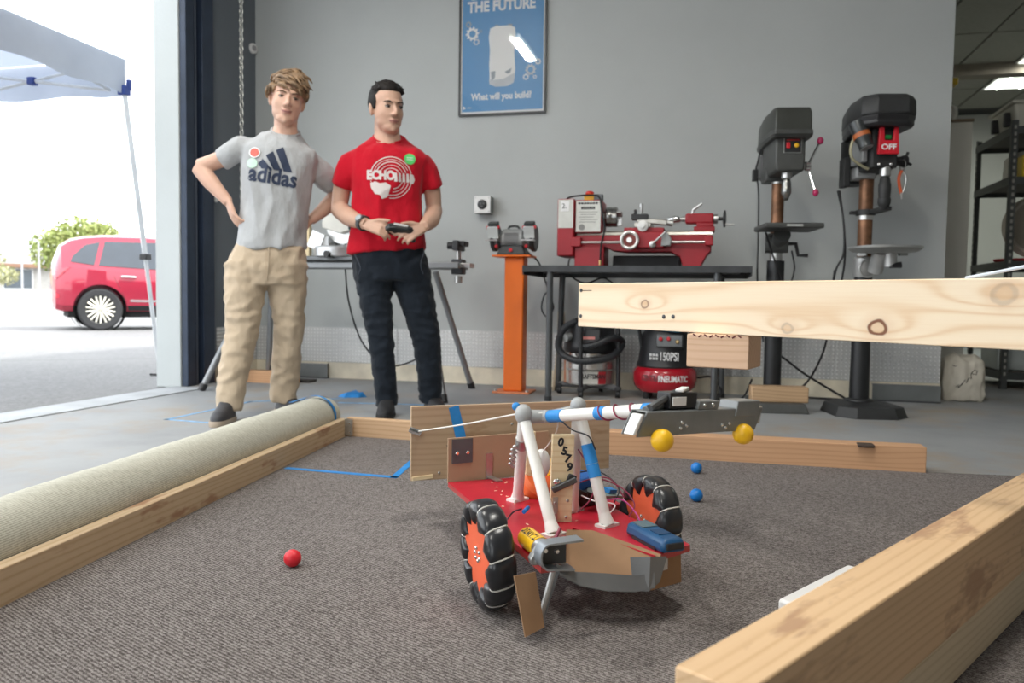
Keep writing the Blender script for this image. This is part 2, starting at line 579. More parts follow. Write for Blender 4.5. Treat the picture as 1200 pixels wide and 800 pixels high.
# ceiling lamps (they really light the place)
tube_m = mat('lit_lamp_tube', (0.9, 1.0, 0.86), 0.5, emit=5.0)
lens_m = mat('lamp_diffuser', (0.9, 0.96, 0.86), 0.5, emit=1.3)
housing_m = mat('white_lamp_housing', (0.8, 0.8, 0.78), 0.5)
def troffer(x, y, label, power):
    t = thing('ceiling_light', label, 'light', (x, y, 3.58), 0, 'ceiling lights')
    MB().box((0, 0, 0.012), (0.60, 1.21, 0.022)).build('housing', housing_m, t, smooth=0)
    MB().box((0, 0, -0.002), (0.55, 1.16, 0.008)).build('diffuser', lens_m, t, smooth=0)
    for sx in (-0.14, 0.14):
        MB().cyl((sx, -0.55, -0.012), (sx, 0.55, -0.012), 0.012, n=10).build('lamp_tube', tube_m, t)
    ld = bpy.data.lights.new('lamp_light', 'AREA')
    ld.shape = 'RECTANGLE'; ld.size = 0.5; ld.size_y = 1.1; ld.energy = power; ld.color = (0.95, 1.0, 0.9)
    lo = bpy.data.objects.new('lamp_light', ld); COL.objects.link(lo); lo.parent = t; lo.location = (0, 0, -0.04)
    return t
tl = ['lit ceiling light panel nearest the storeroom back wall, beyond the brown soffit', 'lit ceiling light panel at the edge of the photo, before the brown soffit', 'lit ceiling light panel above the storeroom shelving']
for (x, y, i, j) in troffers:
    k = {(3, 4): 0, (3, 3): 1, (0, 1): 2}[(i, j)]
    if k < 2:
        troffer(x, y, tl[k], 30)
    else:
        o = bpy.data.objects.new('tile', tile_me); COL.objects.link(o); o.parent = ceil; o.location = (x, y, 3.617)
def strip(x, y, label, power):
    t = thing('strip_light', label, 'light', (x, y, 3.56), 0, 'ceiling lights')
    MB().box((0, 0, 0.022), (0.14, 0.95, 0.05)).build('housing', housing_m, t, smooth=0)
    for sx in (-0.045, 0.045):
        MB().cyl((sx, -0.44, -0.012), (sx, 0.44, -0.012), 0.013, n=10).build('lamp_tube', tube_m, t)
    ld = bpy.data.lights.new('lamp_light', 'AREA')
    ld.shape = 'RECTANGLE'; ld.size = 0.11; ld.size_y = 0.88; ld.energy = power; ld.color = (1.0, 0.97, 0.9)
    lo = bpy.data.objects.new('lamp_light', ld); COL.objects.link(lo); lo.parent = t; lo.location = (0, 0, -0.04)
    return t
strip(-0.34, -3.35, 'lit strip light on the workshop ceiling over the people, above the picture', 34)
strip(1.9, -3.9, 'lit strip light on the workshop ceiling over the robot, above the picture', 34)
strip(0.6, -6.4, 'lit strip light on the workshop ceiling behind the camera', 34)

# wall base: cream painted kerb, diamond plate
struct(box('baseboard_back', (-1.75, -0.02, 0), (3.318, -0.001, 0.125), mat('cream_base_paint', (0.74, 0.67, 0.53), 0.7, 0, 0.18, 5, 0.3, 30)))
def diamond_plate():
    m, nt, b = new_mat('diamond_plate')
    v = mapping(nt)
    sx = nd(nt, 'ShaderNodeSeparateXYZ'); nt.links.new(v, sx.inputs[0])
    k = 2 * PI / 0.055
    a = mathn(nt, 'SINE', mathn(nt, 'MULTIPLY', mathn(nt, 'ADD', sx.outputs[0], sx.outputs[2]), k))
    c = mathn(nt, 'SINE', mathn(nt, 'MULTIPLY', mathn(nt, 'SUBTRACT', sx.outputs[0], sx.outputs[2]), k))
    p = mathn(nt, 'MULTIPLY', a, c)
    h = ramp(nt, p, [(0.35, 0.0), (0.8, 1.0)])
    col = mixc(nt, h, (0.58, 0.58, 0.57), (0.82, 0.82, 0.81))
    nt.links.new(col, b.inputs['Base Color'])
    b.inputs['Metallic'].default_value = 0.3
    b.inputs['Roughness'].default_value = 0.42
    bump(nt, b, h, 0.8, 0.004)
    return m
DPLATE = diamond_plate()
for i, (x0, x1) in enumerate(((-1.74, -0.52), (-0.515, 0.705), (0.71, 1.93), (1.935, 3.318))):
    struct(box('trim_plate', (x0, -0.006, 0.127), (x1, -0.0005, 0.402), DPLATE))
struct(box('trim_plate', (-1.7495, -0.6, 0.127), (-1.744, -0.008, 0.402), DPLATE))
struct(box('baseboard_left', (-1.7495, -0.6, 0), (-1.735, -0.021, 0.125), mat('cream_base_paint', ())))
vent_m = mat('grey_sheet_metal', (0.2, 0.21, 0.21), 0.5, 0.3, 0.1, 8)
for lab, x0, x1 in (('grey sheet metal strip against the wall base behind the people', -1.40, -1.09), ('long grey sheet metal strip at the wall base beside the tall drill press', 2.90, 3.316)):
    t = thing('metal_strip', lab, 'metal strip', ((x0 + x1) / 2, -0.045, 0))
    w = x1 - x0
    MB().span((-w / 2, -0.006, 0.008), (w / 2, 0.0, 0.112)).build('face', vent_m, t, smooth=0)
    MB().span((-w / 2, -0.02, 0.0), (w / 2, 0.02, 0.008)).build('bottom_flange', DARKSTEEL, t, smooth=0)
    MB().span((-w / 2, 0.0, 0.106), (w / 2, 0.022, 0.112)).build('top_flange', vent_m, t, smooth=0)

# door track of the roll-up door
navy = mat('navy_track_paint', (0.026, 0.040, 0.07), 0.45, 0.2, 0.2, 8)
t = thing('door_track', 'dark navy steel track of the roll-up door beside the white jamb', 'door track', (-1.75, -0.75, 0))
MB().span((0.0, -0.19, 0), (0.05, -0.10, 3.15)).build('outer_rail', navy, t, bevel=0.004)
MB().span((0.0, -0.075, 0), (0.035, -0.055, 3.15)).span((0.0, -0.10, 0), (0.012, -0.02, 3.15)).build('guide_lip', mat('track_grey', (0.10, 0.12, 0.16), 0.4, 0.4), t, smooth=0)
MB().span((0.0, -0.02, 0), (0.06, 0.11, 3.15)).build('inner_rail', navy, t, bevel=0.004)
MB().span((0.0, 0.13, 0), (0.01, 0.2, 3.15)).build('perforated_angle', WALLSHADE, t, smooth=0)
hm = MB()
for k in range(44):
    hm.cyl((0.0095, 0.165, 0.4 + k * 0.062), (0.0115, 0.165, 0.4 + k * 0.062), 0.009, n=8)
h = hm.build('punched_holes', BLACK, t); h['kind'] = 'stuff'

# hoist chain
ch = MB()
for k in range(62):
    z = 3.12 - k * 0.034
    a = 0 if k % 2 else PI / 2
    ring = []
    for q in range(12):
        g = 2 * PI * q / 12
        ring.append((-1.60 + 0.013 * math.cos(g) * math.cos(a), -0.43 + 0.013 * math.cos(g) * math.sin(a), z + 0.024 * math.sin(g)))
    ch.tube(ring, 0.0045, 6, False, 0, True)
tag(ch.build('hoist_chain', mat('galvanised_chain', (0.5, 0.5, 0.48), 0.35, 0.8)), 'galvanised hoist chain hanging beside the door track', 'chain')
t = thing('wall_sensor', 'small round white sensor high on the dark wall beside the chain', 'sensor', (-1.75, -0.05, 2.6))
MB().lathe([(0.035, 0), (0.04, 0.004), (0.04, 0.02), (0.03, 0.026)], (0, 0, 0), (1, -0.3, 0)).build('housing', WHITE, t)
MB().lathe([(0.022, 0.026), (0.018, 0.032)], (0, 0, 0), (1, -0.3, 0)).build('grille', mat('sensor_grille', (0.35, 0.35, 0.36), 0.6), t)

t = thing('wall_knob', 'small pale round knob on the dark wall beside the door track', 'bumper', (-1.75, -0.585, 1.345))  # small white knob on the wall beside the track
MB().lathe([(0.022, 0), (0.022, 0.004), (0.010, 0.008), (0.009, 0.022)], (0, 0, 0), (1, 0, 0), 16).build('backplate', STEEL, t)
MB().ell((0.036, 0, 0), (0.018, 0.022, 0.022)).build('knob_ball', WHITE, t)

# carpet
def carpet():
    m, nt, b = new_mat('ribbed_carpet')
    v = mapping(nt)
    n = tnoise(nt, mapping(nt, (120, 210, 120), (0, 0, 0), (0, 0, 0.5)), 1.0, 2, 0.7)
    w = nd(nt, 'ShaderNodeTexWave', wave_type='BANDS', bands_direction='Y', _Scale=42.0, _Distortion=4.0, _Detail=1.0)
    w.inputs['Detail Scale'].default_value = 9.0
    nt.links.new(mapping(nt, (1, 1, 1), (0, 0, 0), (0, 0, 0.42)), w.inputs['Vector'])
    f = mathn(nt, 'ADD', mathn(nt, 'MULTIPLY', n, 0.76), mathn(nt, 'MULTIPLY', w.outputs['Fac'], 0.30))
    c = ramp(nt, f, [(0.34, (0.035, 0.028, 0.026)), (0.52, (0.16, 0.14, 0.133)), (0.7, (0.39, 0.36, 0.345))])
    c = mixc(nt, 0.3, c, ramp(nt, tnoise(nt, v, 1.4, 4), [(0.3, (0.10, 0.087, 0.08)), (0.7, (0.17, 0.15, 0.143))]))
    nt.links.new(c, b.inputs['Base Color'])
    b.inputs['Roughness'].default_value = 0.95
    b.inputs['Specular IOR Level'].default_value = 0.1
    bump(nt, b, f, 0.45, 0.005)
    return m
CARPET = carpet()
cp = MB().prism([(0.74, -7.2), (5.2, -7.2), (5.2, -2.28), (3.2, -2.40), (2.66, -2.46), (0.25, -2.42), (0.21, -2.5)], 0.0, 0.004, 'xy')
tag(cp.build('carpet', CARPET, smooth=0), 'large brownish grey ribbed carpet laid over the concrete floor', 'carpet')
def tape(name, pts, w, z, lab, cat='tape', group=None, m=None):
    mb = MB()
    for a, b2 in zip(pts[:-1], pts[1:]):
        a = Vector((a[0], a[1], 0)); b2 = Vector((b2[0], b2[1], 0))
        d = (b2 - a).normalized(); s = Vector((-d.y, d.x, 0)) * (w / 2)
        e = d * (w / 2)
        mb.add([a - e - s + Vector((0, 0, z)), b2 + e - s + Vector((0, 0, z)), b2 + e + s + Vector((0, 0, z)), a - e + s + Vector((0, 0, z)),
                a - e - s + Vector((0, 0, z + .0012)), b2 + e - s + Vector((0, 0, z + .0012)), b2 + e + s + Vector((0, 0, z + .0012)), a - e + s + Vector((0, 0, z + .0012))],
               [(0, 3, 2, 1), (4, 5, 6, 7), (0, 1, 5, 4), (1, 2, 6, 5), (2, 3, 7, 6), (3, 0, 4, 7)])
    return tag(mb.build(name, m or BTAPE, smooth=0), lab, cat, group)
tape('floor_tape', [(0.335, -3.135), (0.76, -3.155), (0.72, -2.87)], 0.026, 0.0042, 'L-shaped line of blue masking tape on the carpet')
pale = mat('worn_pale_tape', (0.22, 0.42, 0.66), 0.7, 0, 0.25, 25)
tape('floor_tape', [(-0.40, -2.30), (-0.86, -2.26), (-0.86, -1.50), (-0.40, -1.16)], 0.026, 0.0002, 'blue tape outline on the concrete around the feet of the person in grey', m=pale)
tape('floor_tape', [(-0.33, -1.36), (0.0, -1.30), (0.40, -1.25)], 0.03, 0.0002, 'short blue tape line on the concrete behind the person in red', m=pale)
def rag():
    mb = MB()
    pts = [(x - 0.06, y) for x, y in ((-0.42, -1.10), (-0.36, -1.13), (-0.27, -1.10), (-0.24, -1.05), (-0.30, -0.99), (-0.37, -0.92))]
    n = len(pts)
    vs = [(x, y, 0.001) for x, y in pts] + [(x * 0.7 - 0.39 * 0.3, y * 0.7 - 1.05 * 0.3, 0.02 + 0.012 * (k % 2)) for k, (x, y) in enumerate(pts)]
    fs = [tuple(range(n))[::-1], tuple(range(n, 2 * n))] + [(k, (k + 1) % n, n + (k + 1) % n, n + k) for k in range(n)]
    return mb.add(vs, fs)
tag(rag().build('tape_scrap', BTAPE, smooth=0), 'crumpled scrap of blue tape on the floor below the hanging cord', 'tape scrap')

# framed poster
PB = mat('poster_blue', (0.085, 0.30, 0.58), 0.35, 0, 0.05, 1.5)
t = thing('poster', 'framed blue poster about building the future hanging on the grey wall', 'poster', (0.298, 0, 2.005), 0)
def poster():
    w, hgt = 0.332, 0.99
    fm = mat('black_poster_frame', (0.03, 0.03, 0.032), 0.3)
    for nm, a, b2 in (('frame_bar', (-w, -0.028, 0), (-w + 0.012, -0.002, hgt)), ('frame_bar', (w - 0.012, -0.028, 0), (w, -0.002, hgt)),
                      ('frame_bar', (-w + 0.012, -0.028, 0), (w - 0.012, -0.002, 0.012)), ('frame_bar', (-w + 0.012, -0.028, hgt - 0.012), (w - 0.012, -0.002, hgt))):
        MB().span(a, b2).build(nm, fm, t, smooth=0)
    MB().span((-w + 0.012, -0.012, 0.012), (w - 0.012, -0.004, hgt - 0.012)).build('white_margin', WPRINT, t, smooth=0)
    MB().span((-w + 0.024, -0.0135, 0.03), (w - 0.024, -0.012, hgt - 0.024)).build('print', PB, t, smooth=0)
    F = -0.0142
    lettering('lettering', 'THE FUTURE', 0.105, WPRINT, t, FRONT((-0.012, F, 0.790)), 0.004, sx=0.86)
    lettering('lettering', 'BUILD', 0.105, WPRINT, t, FRONT((-0.10, F, 0.880)), 0.004, sx=1.0)
    lettering('lettering', 'What will you build?', 0.066, WPRINT, t, FRONT((-0.005, F, 0.135)), 0.0025, sx=0.84)
    # printed vehicle
    car = mat('printed_white', (0.86, 0.86, 0.85), 0.5, 0, 0.03)
    g2 = mat('printed_grey', (0.32, 0.36, 0.4), 0.5)
    gl = mat('printed_pale_grey', (0.6, 0.63, 0.66), 0.5)
    pts = [(-0.095, 0.285), (-0.10, 0.40), (-0.095, 0.5), (-0.105, 0.6), (-0.095, 0.66), (-0.05, 0.675), (0.06, 0.675), (0.095, 0.655), (0.10, 0.58), (0.09, 0.48), (0.10, 0.36), (0.095, 0.29)]
    MB().prism([(x, z - 0.03) for x, z in pts], F, F - 0.0008).build('vehicle_print', car, t, smooth=0)
    MB().prism([(-0.10, 0.26), (-0.095, 0.225), (-0.05, 0.205), (0.04, 0.205), (0.09, 0.23), (0.097, 0.30), (0.0, 0.255)], F - 0.0009, F - 0.0014).build('vehicle_shade', gl, t, smooth=0)
    for p in ([(-0.085, 0.345), (-0.05, 0.35), (-0.055, 0.30), (-0.08, 0.28)], [(0.02, 0.34), (0.075, 0.365), (0.06, 0.33), (0.04, 0.325)], [(-0.06, 0.675), (-0.03, 0.675), (-0.03, 0.683), (-0.06, 0.683)], [(0.04, 0.675), (0.075, 0.67), (0.075, 0.682), (0.045, 0.684)]):
        MB().prism([(x, z - 0.03) for x, z in p], F - 0.0015, F - 0.002).build('vehicle_detail', g2, t, smooth=0)
    def gear(cx, cz, r, n, m):
        o, i2 = [], []
        mb = MB()
        for k in range(n * 4):
            a = 2 * PI * k / (n * 4)
            rr = r if (k % 4) < 2 else r * 0.78
            o.append((cx + rr * math.cos(a), cz + rr * math.sin(a)))
            i2.append((cx + r * 0.48 * math.cos(a), cz + r * 0.48 * math.sin(a)))
        N = len(o)
        vs = [(x, F - 0.0006, z) for x, z in o] + [(x, F - 0.0006, z) for x, z in i2]
        mb.add(vs, [(k, (k + 1) % N, N + (k + 1) % N, N + k) for k in range(N)])
        mb.build('gear_print', m, t, smooth=0)
    gear(-0.232, 0.60, 0.052, 10, car); gear(-0.262, 0.67, 0.024, 8, g2); gear(-0.20, 0.54, 0.026, 8, gl); gear(-0.168, 0.615, 0.012, 6, g2)
    gear(0.215, 0.315, 0.042, 10, gl); gear(0.27, 0.37, 0.024, 8, car); gear(0.18, 0.265, 0.024, 8, car); gear(0.248, 0.262, 0.015, 6, car)
    MB().prism([(-0.30, 0.045), (-0.30, 0.075), (-0.275, 0.058)], F - 0.0003, F - 0.0008).build('corner_mark', car, t, smooth=0)
    MB().prism([(-0.265, 0.056), (-0.265, 0.062), (-0.235, 0.062), (-0.235, 0.056)], F - 0.0003, F - 0.0008).build('corner_mark', gl, t, smooth=0)
    m, nt, b = new_mat('poster_glazing')
    b.inputs['Transmission Weight'].default_value = 1.0
    b.inputs['Roughness'].default_value = 0.03
    b.inputs['IOR'].default_value = 1.35
    nt.nodes.remove(b)
    tr = nd(nt, 'ShaderNodeBsdfTransparent'); gs = nd(nt, 'ShaderNodeBsdfGlossy', _Roughness=0.02)
    fr = nd(nt, 'ShaderNodeFresnel', _IOR=1.45); mx = nd(nt, 'ShaderNodeMixShader')
    nt.links.new(fr.outputs[0], mx.inputs[0]); nt.links.new(tr.outputs[0], mx.inputs[1]); nt.links.new(gs.outputs[0], mx.inputs[2])
    nt.links.new(mx.outputs[0], nt.nodes['Material Output'].inputs['Surface'])
    MB().span((-w + 0.012, -0.0215, 0.012), (w - 0.012, -0.0205, hgt - 0.012)).build('glazing', m, t, smooth=0)
poster()

# socket box on the wall
t = thing('socket_box', 'square white surface-mounted socket box on the wall above the bench grinder', 'socket', (0.18, 0, 1.338))
MB().span((-0.062, -0.085, -0.062), (0.062, -0.001, 0.062)).build('box', mat('grey_socket_side', (0.28, 0.30, 0.29), 0.6), t, bevel=0.004)
MB().span((-0.062, -0.092, -0.062), (0.062, -0.085, 0.062)).build('cover_plate', WHITE, t, bevel=0.003)
MB().lathe([(0.036, 0), (0.036, 0.004), (0.03, 0.006)], (0, -0.092, 0), (0, -1, 0)).build('socket_face', BLACK, t)
for a in (0.5, 2.6, 4.7):
    MB().box((0.014 * math.cos(a), -0.0985, 0.014 * math.sin(a)), (0.004, 0.002, 0.012), (0, -a, 0)).build('slot', mat('slot_grey', (0.2, 0.2, 0.2), 0.5), t, smooth=0)
for sx in (-1, 1):
    for sz in (-1, 1):
        MB().lathe([(0.005, 0), (0.004, 0.002)], (0.05 * sx, -0.092, 0.05 * sz), (0, -1, 0), 8).build('screw', STEEL, t)

# ================================================================== OUTSIDE
# ---- car (local: +X forward, Z up, origin under the rear axle middle)
def make_car():
    fwd = Vector((0.69, 0.72, 0)).normalized()
    rz = math.atan2(fwd.y, fwd.x)
    side = Vector((fwd.y, -fwd.x, 0))            # near side
    c = Vector((-8.80, 6.28, -0.012)) - side * 0.80
    t = thing('car', 'red crossover car parked outside beyond the white jamb', 'car', c, rz)
    t.scale = (1, 1, 1.035)
    paint, nt, b = new_mat('red_car_paint')
    b.inputs['Base Color'].default_value = (0.45, 0.018, 0.028, 1)
    nt.links.new(ramp(nt, tnoise(nt, mapping(nt), 1.5), [(0.3, (0.33, 0.010, 0.038)), (0.7, (0.40, 0.014, 0.042))]), b.inputs['Base Color'])
    b.inputs['Roughness'].default_value = 0.3; b.inputs['Metallic'].default_value = 0.2; b.inputs['Coat Weight'].default_value = 0.8
    glass = mat('car_glass', (0.02, 0.03, 0.045), 0.06, 0.0, 0.1, spec=0.9)
    trim = mat('car_black_trim', (0.025, 0.025, 0.027), 0.6)
    # stations: x, z_bottom, z_belt, z_roof, half width low, half width roof
    S = [(-0.98, 0.52, 0.95, 1.00, 0.60, 0.50), (-0.93, 0.36, 1.0, 1.22, 0.80, 0.56), (-0.80, 0.33, 1.06, 1.48, 0.88, 0.60), (-0.60, 0.33, 1.09, 1.585, 0.915, 0.62), (-0.3, 0.33, 1.08, 1.64, 0.93, 0.63),
         (0.1, 0.33, 1.05, 1.675, 0.935, 0.635), (0.7, 0.33, 1.02, 1.69, 0.935, 0.64), (1.3, 0.33, 1.0, 1.67, 0.935, 0.64), (1.9, 0.33, 0.99, 1.56, 0.935, 0.61), (2.35, 0.33, 0.99, 1.30, 0.93, 0.60),
         (2.65, 0.33, 0.97, 1.08, 0.92, 0.68), (3.1, 0.33, 0.92, 0.98, 0.90, 0.66), (3.45, 0.34, 0.84, 0.88, 0.84, 0.6), (3.65, 0.42, 0.74, 0.76, 0.66, 0.45)]
    S = [((s[0] * 0.74,) + s[1:]) if s[0] < 0 else s for s in S]
    def prof(s):
        x, zb, zl, zr, w, wr = s
        zm = zb + (zl - zb) * 0.5
        return [(w * 0.86, zb), (w * 0.97, zb + 0.10), (w, zm), (w * 0.975, zl - 0.03), (w * 0.955, zl), (wr + (w * 0.955 - wr) * 0.5, zl + (zr - zl) * 0.55), (wr, zr - 0.05), (wr * 0.8, zr - 0.012), (0, zr)]
    def at(x):
        for a, b2 in zip(S[:-1], S[1:]):
            if a[0] <= x <= b2[0]:
                k = (x - a[0]) / (b2[0] - a[0])
                return tuple(p + (q - p) * k for p, q in zip(a, b2))
        return S[-1]
    xs = sorted(set([s[0] for s in S] + [-0.72 + 0.09 * i for i in range(50)]))
    xs = [x for x in xs if x <= 3.65]
    mb = MB(); rings = []
    for x in xs:
        p = prof(at(x))
        ring = [(x, -y, z) for y, z in p] + [(x, y, z) for y, z in reversed(p[:-1])]
        rings.append(ring)
    n = len(rings[0])
    vs = [v for r2 in rings for v in r2]
    fs = []
    for i in range(len(rings) - 1):
        for k in range(n):
            k2 = (k + 1) % n
            fs.append((i * n + k, i * n + k2, (i + 1) * n + k2, (i + 1) * n + k))
    fs.append(tuple(range(n))); fs.append(tuple((len(rings) - 1) * n + k for k in range(n)))
    mb.add(vs, fs)
    body = mb.build('body', paint, None)
    cut = MB()
    for x in (0, 2.72):
        cut.cyl((x, -1.2, 0.36), (x, -0.55, 0.36), 0.43, n=40).cyl((x, 0.55, 0.36), (x, 1.2, 0.36), 0.43, n=40)
    co = cut.build('cut', paint, None)
    bo = body.modifiers.new('arch', 'BOOLEAN'); bo.operation = 'DIFFERENCE'; bo.object = co; bo.solver = 'EXACT'
    me = evaluated_mesh(body); body.modifiers.clear(); body.data = me
    bpy.data.objects.remove(co)
    me.polygons.foreach_set('use_smooth', [True] * len(me.polygons)); me.set_sharp_from_angle(angle=R(28))
    body.parent = t
    def side_y(x, z):
        p = prof(at(x))
        for (y0, z0), (y1, z1) in zip(p[:-1], p[1:]):
            if z0 <= z <= z1:
                return y0 + (y1 - y0) * (z - z0) / max(1e-6, z1 - z0)
        return p[-1][0]
    def patch(name, poly, m, off=0.008, sgn=-1, label=None):
        """panel following the flank inside a polygon of (x, z) given as bottom and top chains"""
        (bot, top) = poly
        N = 12
        def chain(c, u):
            L = [0]
            for a, b2 in zip(c[:-1], c[1:]):
                L.append(L[-1] + math.hypot(b2[0] - a[0], b2[1] - a[1]))
            d = u * L[-1]
            for i in range(len(c) - 1):
                if d <= L[i + 1] + 1e-9:
                    k = (d - L[i]) / max(1e-9, L[i + 1] - L[i])
                    return (c[i][0] + (c[i + 1][0] - c[i][0]) * k, c[i][1] + (c[i + 1][1] - c[i][1]) * k)
            return c[-1]
        q = MB(); V = []
        for i in range(N + 1):
            for j in range(5):
                a = chain(bot, i / N); b2 = chain(top, i / N); s = j / 4
                x = a[0] + (b2[0] - a[0]) * s; z = a[1] + (b2[1] - a[1]) * s
                V.append((x, sgn * (side_y(x, z) + off), z))
        F = [(i * 5 + j, (i + 1) * 5 + j, (i + 1) * 5 + j + 1, i * 5 + j + 1) for i in range(N) for j in range(4)]
        q.add(V, F)
        return q.build(name, m, t)
    for sg in (-1, 1):
        patch('quarter_window', ([(-0.46, 1.17), (-0.09, 1.12)], [(-0.42, 1.27), (-0.22, 1.47), (0.02, 1.53)]), glass, 0.01, sg)
        patch('rear_window', ([(-0.02, 1.115), (0.98, 1.07)], [(0.10, 1.54), (0.98, 1.56)]), glass, 0.01, sg)
        patch('front_window', ([(1.07, 1.07), (2.05, 1.05)], [(1.07, 1.56), (1.55, 1.52)]), glass, 0.01, sg)
        patch('sill_strip', ([(0.48, 0.50), (2.2, 0.48)], [(0.48, 0.535), (2.2, 0.515)]), CHROME, 0.012, sg)
        patch('sill_cladding', ([(0.46, 0.34), (2.26, 0.34)], [(0.44, 0.43), (2.28, 0.43)]), trim, 0.006, sg)
        for x0 in (0.42, 1.02, 2.2):
            patch('door_seam', ([(x0 - 0.004, 0.5), (x0 + 0.004, 0.5)], [(x0 - 0.004 - (0.25 if x0 < 0.5 else 0), 1.05), (x0 + 0.004 - (0.25 if x0 < 0.5 else 0), 1.05)]), trim, 0.003, sg)
        for x0 in (0.34, 1.22):
            y = side_y(x0, 0.93) + 0.03
            MB().tube(spline([(x0 - 0.0, sg * (y - 0.03), 0.93), (x0 + 0.04, sg * y, 0.935), (x0 + 0.2, sg * y, 0.93), (x0 + 0.24, sg * (y - 0.03), 0.925)], 4), 0.018, 8).build('door_handle', CHROME, t)
        patch('tail_light', ([(-0.70, 0.86), (-0.55, 1.0)], [(-0.69, 1.02), (-0.46, 1.09)]), mat('tail_light_red', (0.75, 0.03, 0.06), 0.15, coat=1.0), 0.015, sg)
        patch('bumper_reflector', ([(-0.69, 0.56), (-0.64, 0.56)], [(-0.69, 0.62), (-0.64, 0.62)]), mat('tail_light_red', ()), 0.01, sg)
    MB().add([(-0.71, -0.5, 1.14), (-0.71, 0.5, 1.14), (-0.595, 0.46, 1.46), (-0.595, -0.46, 1.46)], [(0, 1, 2, 3)]).build('tailgate_window', glass, t)
    tyre = mat('car_tyre', (0.035, 0.035, 0.037), 0.8)
    rim = mat('pale_alloy', (0.75, 0.72, 0.62), 0.35, 0.6)
    arch = mat('arch_liner', (0.012, 0.012, 0.012), 0.9)
    for x in (0, 2.72):
        for sg in (-1, 1):
            w = MB().lathe([(0.23, 0.09), (0.255, 0.115), (0.33, 0.12), (0.36, 0.09), (0.365, 0.02), (0.365, -0.06), (0.34, -0.11), (0.24, -0.11)], (x, sg * 0.80, 0.36), (0, sg, 0), 48, caps=False).build('tyre', tyre, t)
            MB().lathe([(0.245, 0.02), (0.24, 0.01), (0.0, 0.01)], (x, sg * 0.80, 0.36), (0, sg, 0), 32, caps=False).lathe([(0.225, 0.1), (0.25, 0.105), (0.25, 0.02)], (x, sg * 0.80, 0.36), (0, sg, 0), 32, 0, False).build('wheel_barrel', mat('dark_barrel', (0.06, 0.06, 0.06), 0.5), w)
            sp = MB()
            for k in range(9):
                a = 2 * PI * k / 9
                for da in (-0.12, 0.12):
                    p0 = (x + 0.045 * math.cos(a), sg * 0.90, 0.36 + 0.045 * math.sin(a)); p1 = (x + 0.235 * math.cos(a + da * 1.6), sg * 0.905, 0.36 + 0.235 * math.sin(a + da * 1.6))
                    sp.tube([p0, p1], 0.016, 6)
            sp.lathe([(0.06, -0.01), (0.06, 0.02), (0.03, 0.03)], (x, sg * 0.89, 0.36), (0, sg, 0), 16)
            sp.build('spokes', rim, w)
            MB().lathe([(0.42, -0.4), (0.42, 0.02)], (x, sg * 0.86, 0.36), (0, sg, 0), 32, caps=False).build('arch_liner', arch, t)
    MB().span((-0.5, -0.75, 0.22), (3.2, 0.75, 0.42)).build('underbody', arch, t, smooth=0)
make_car()

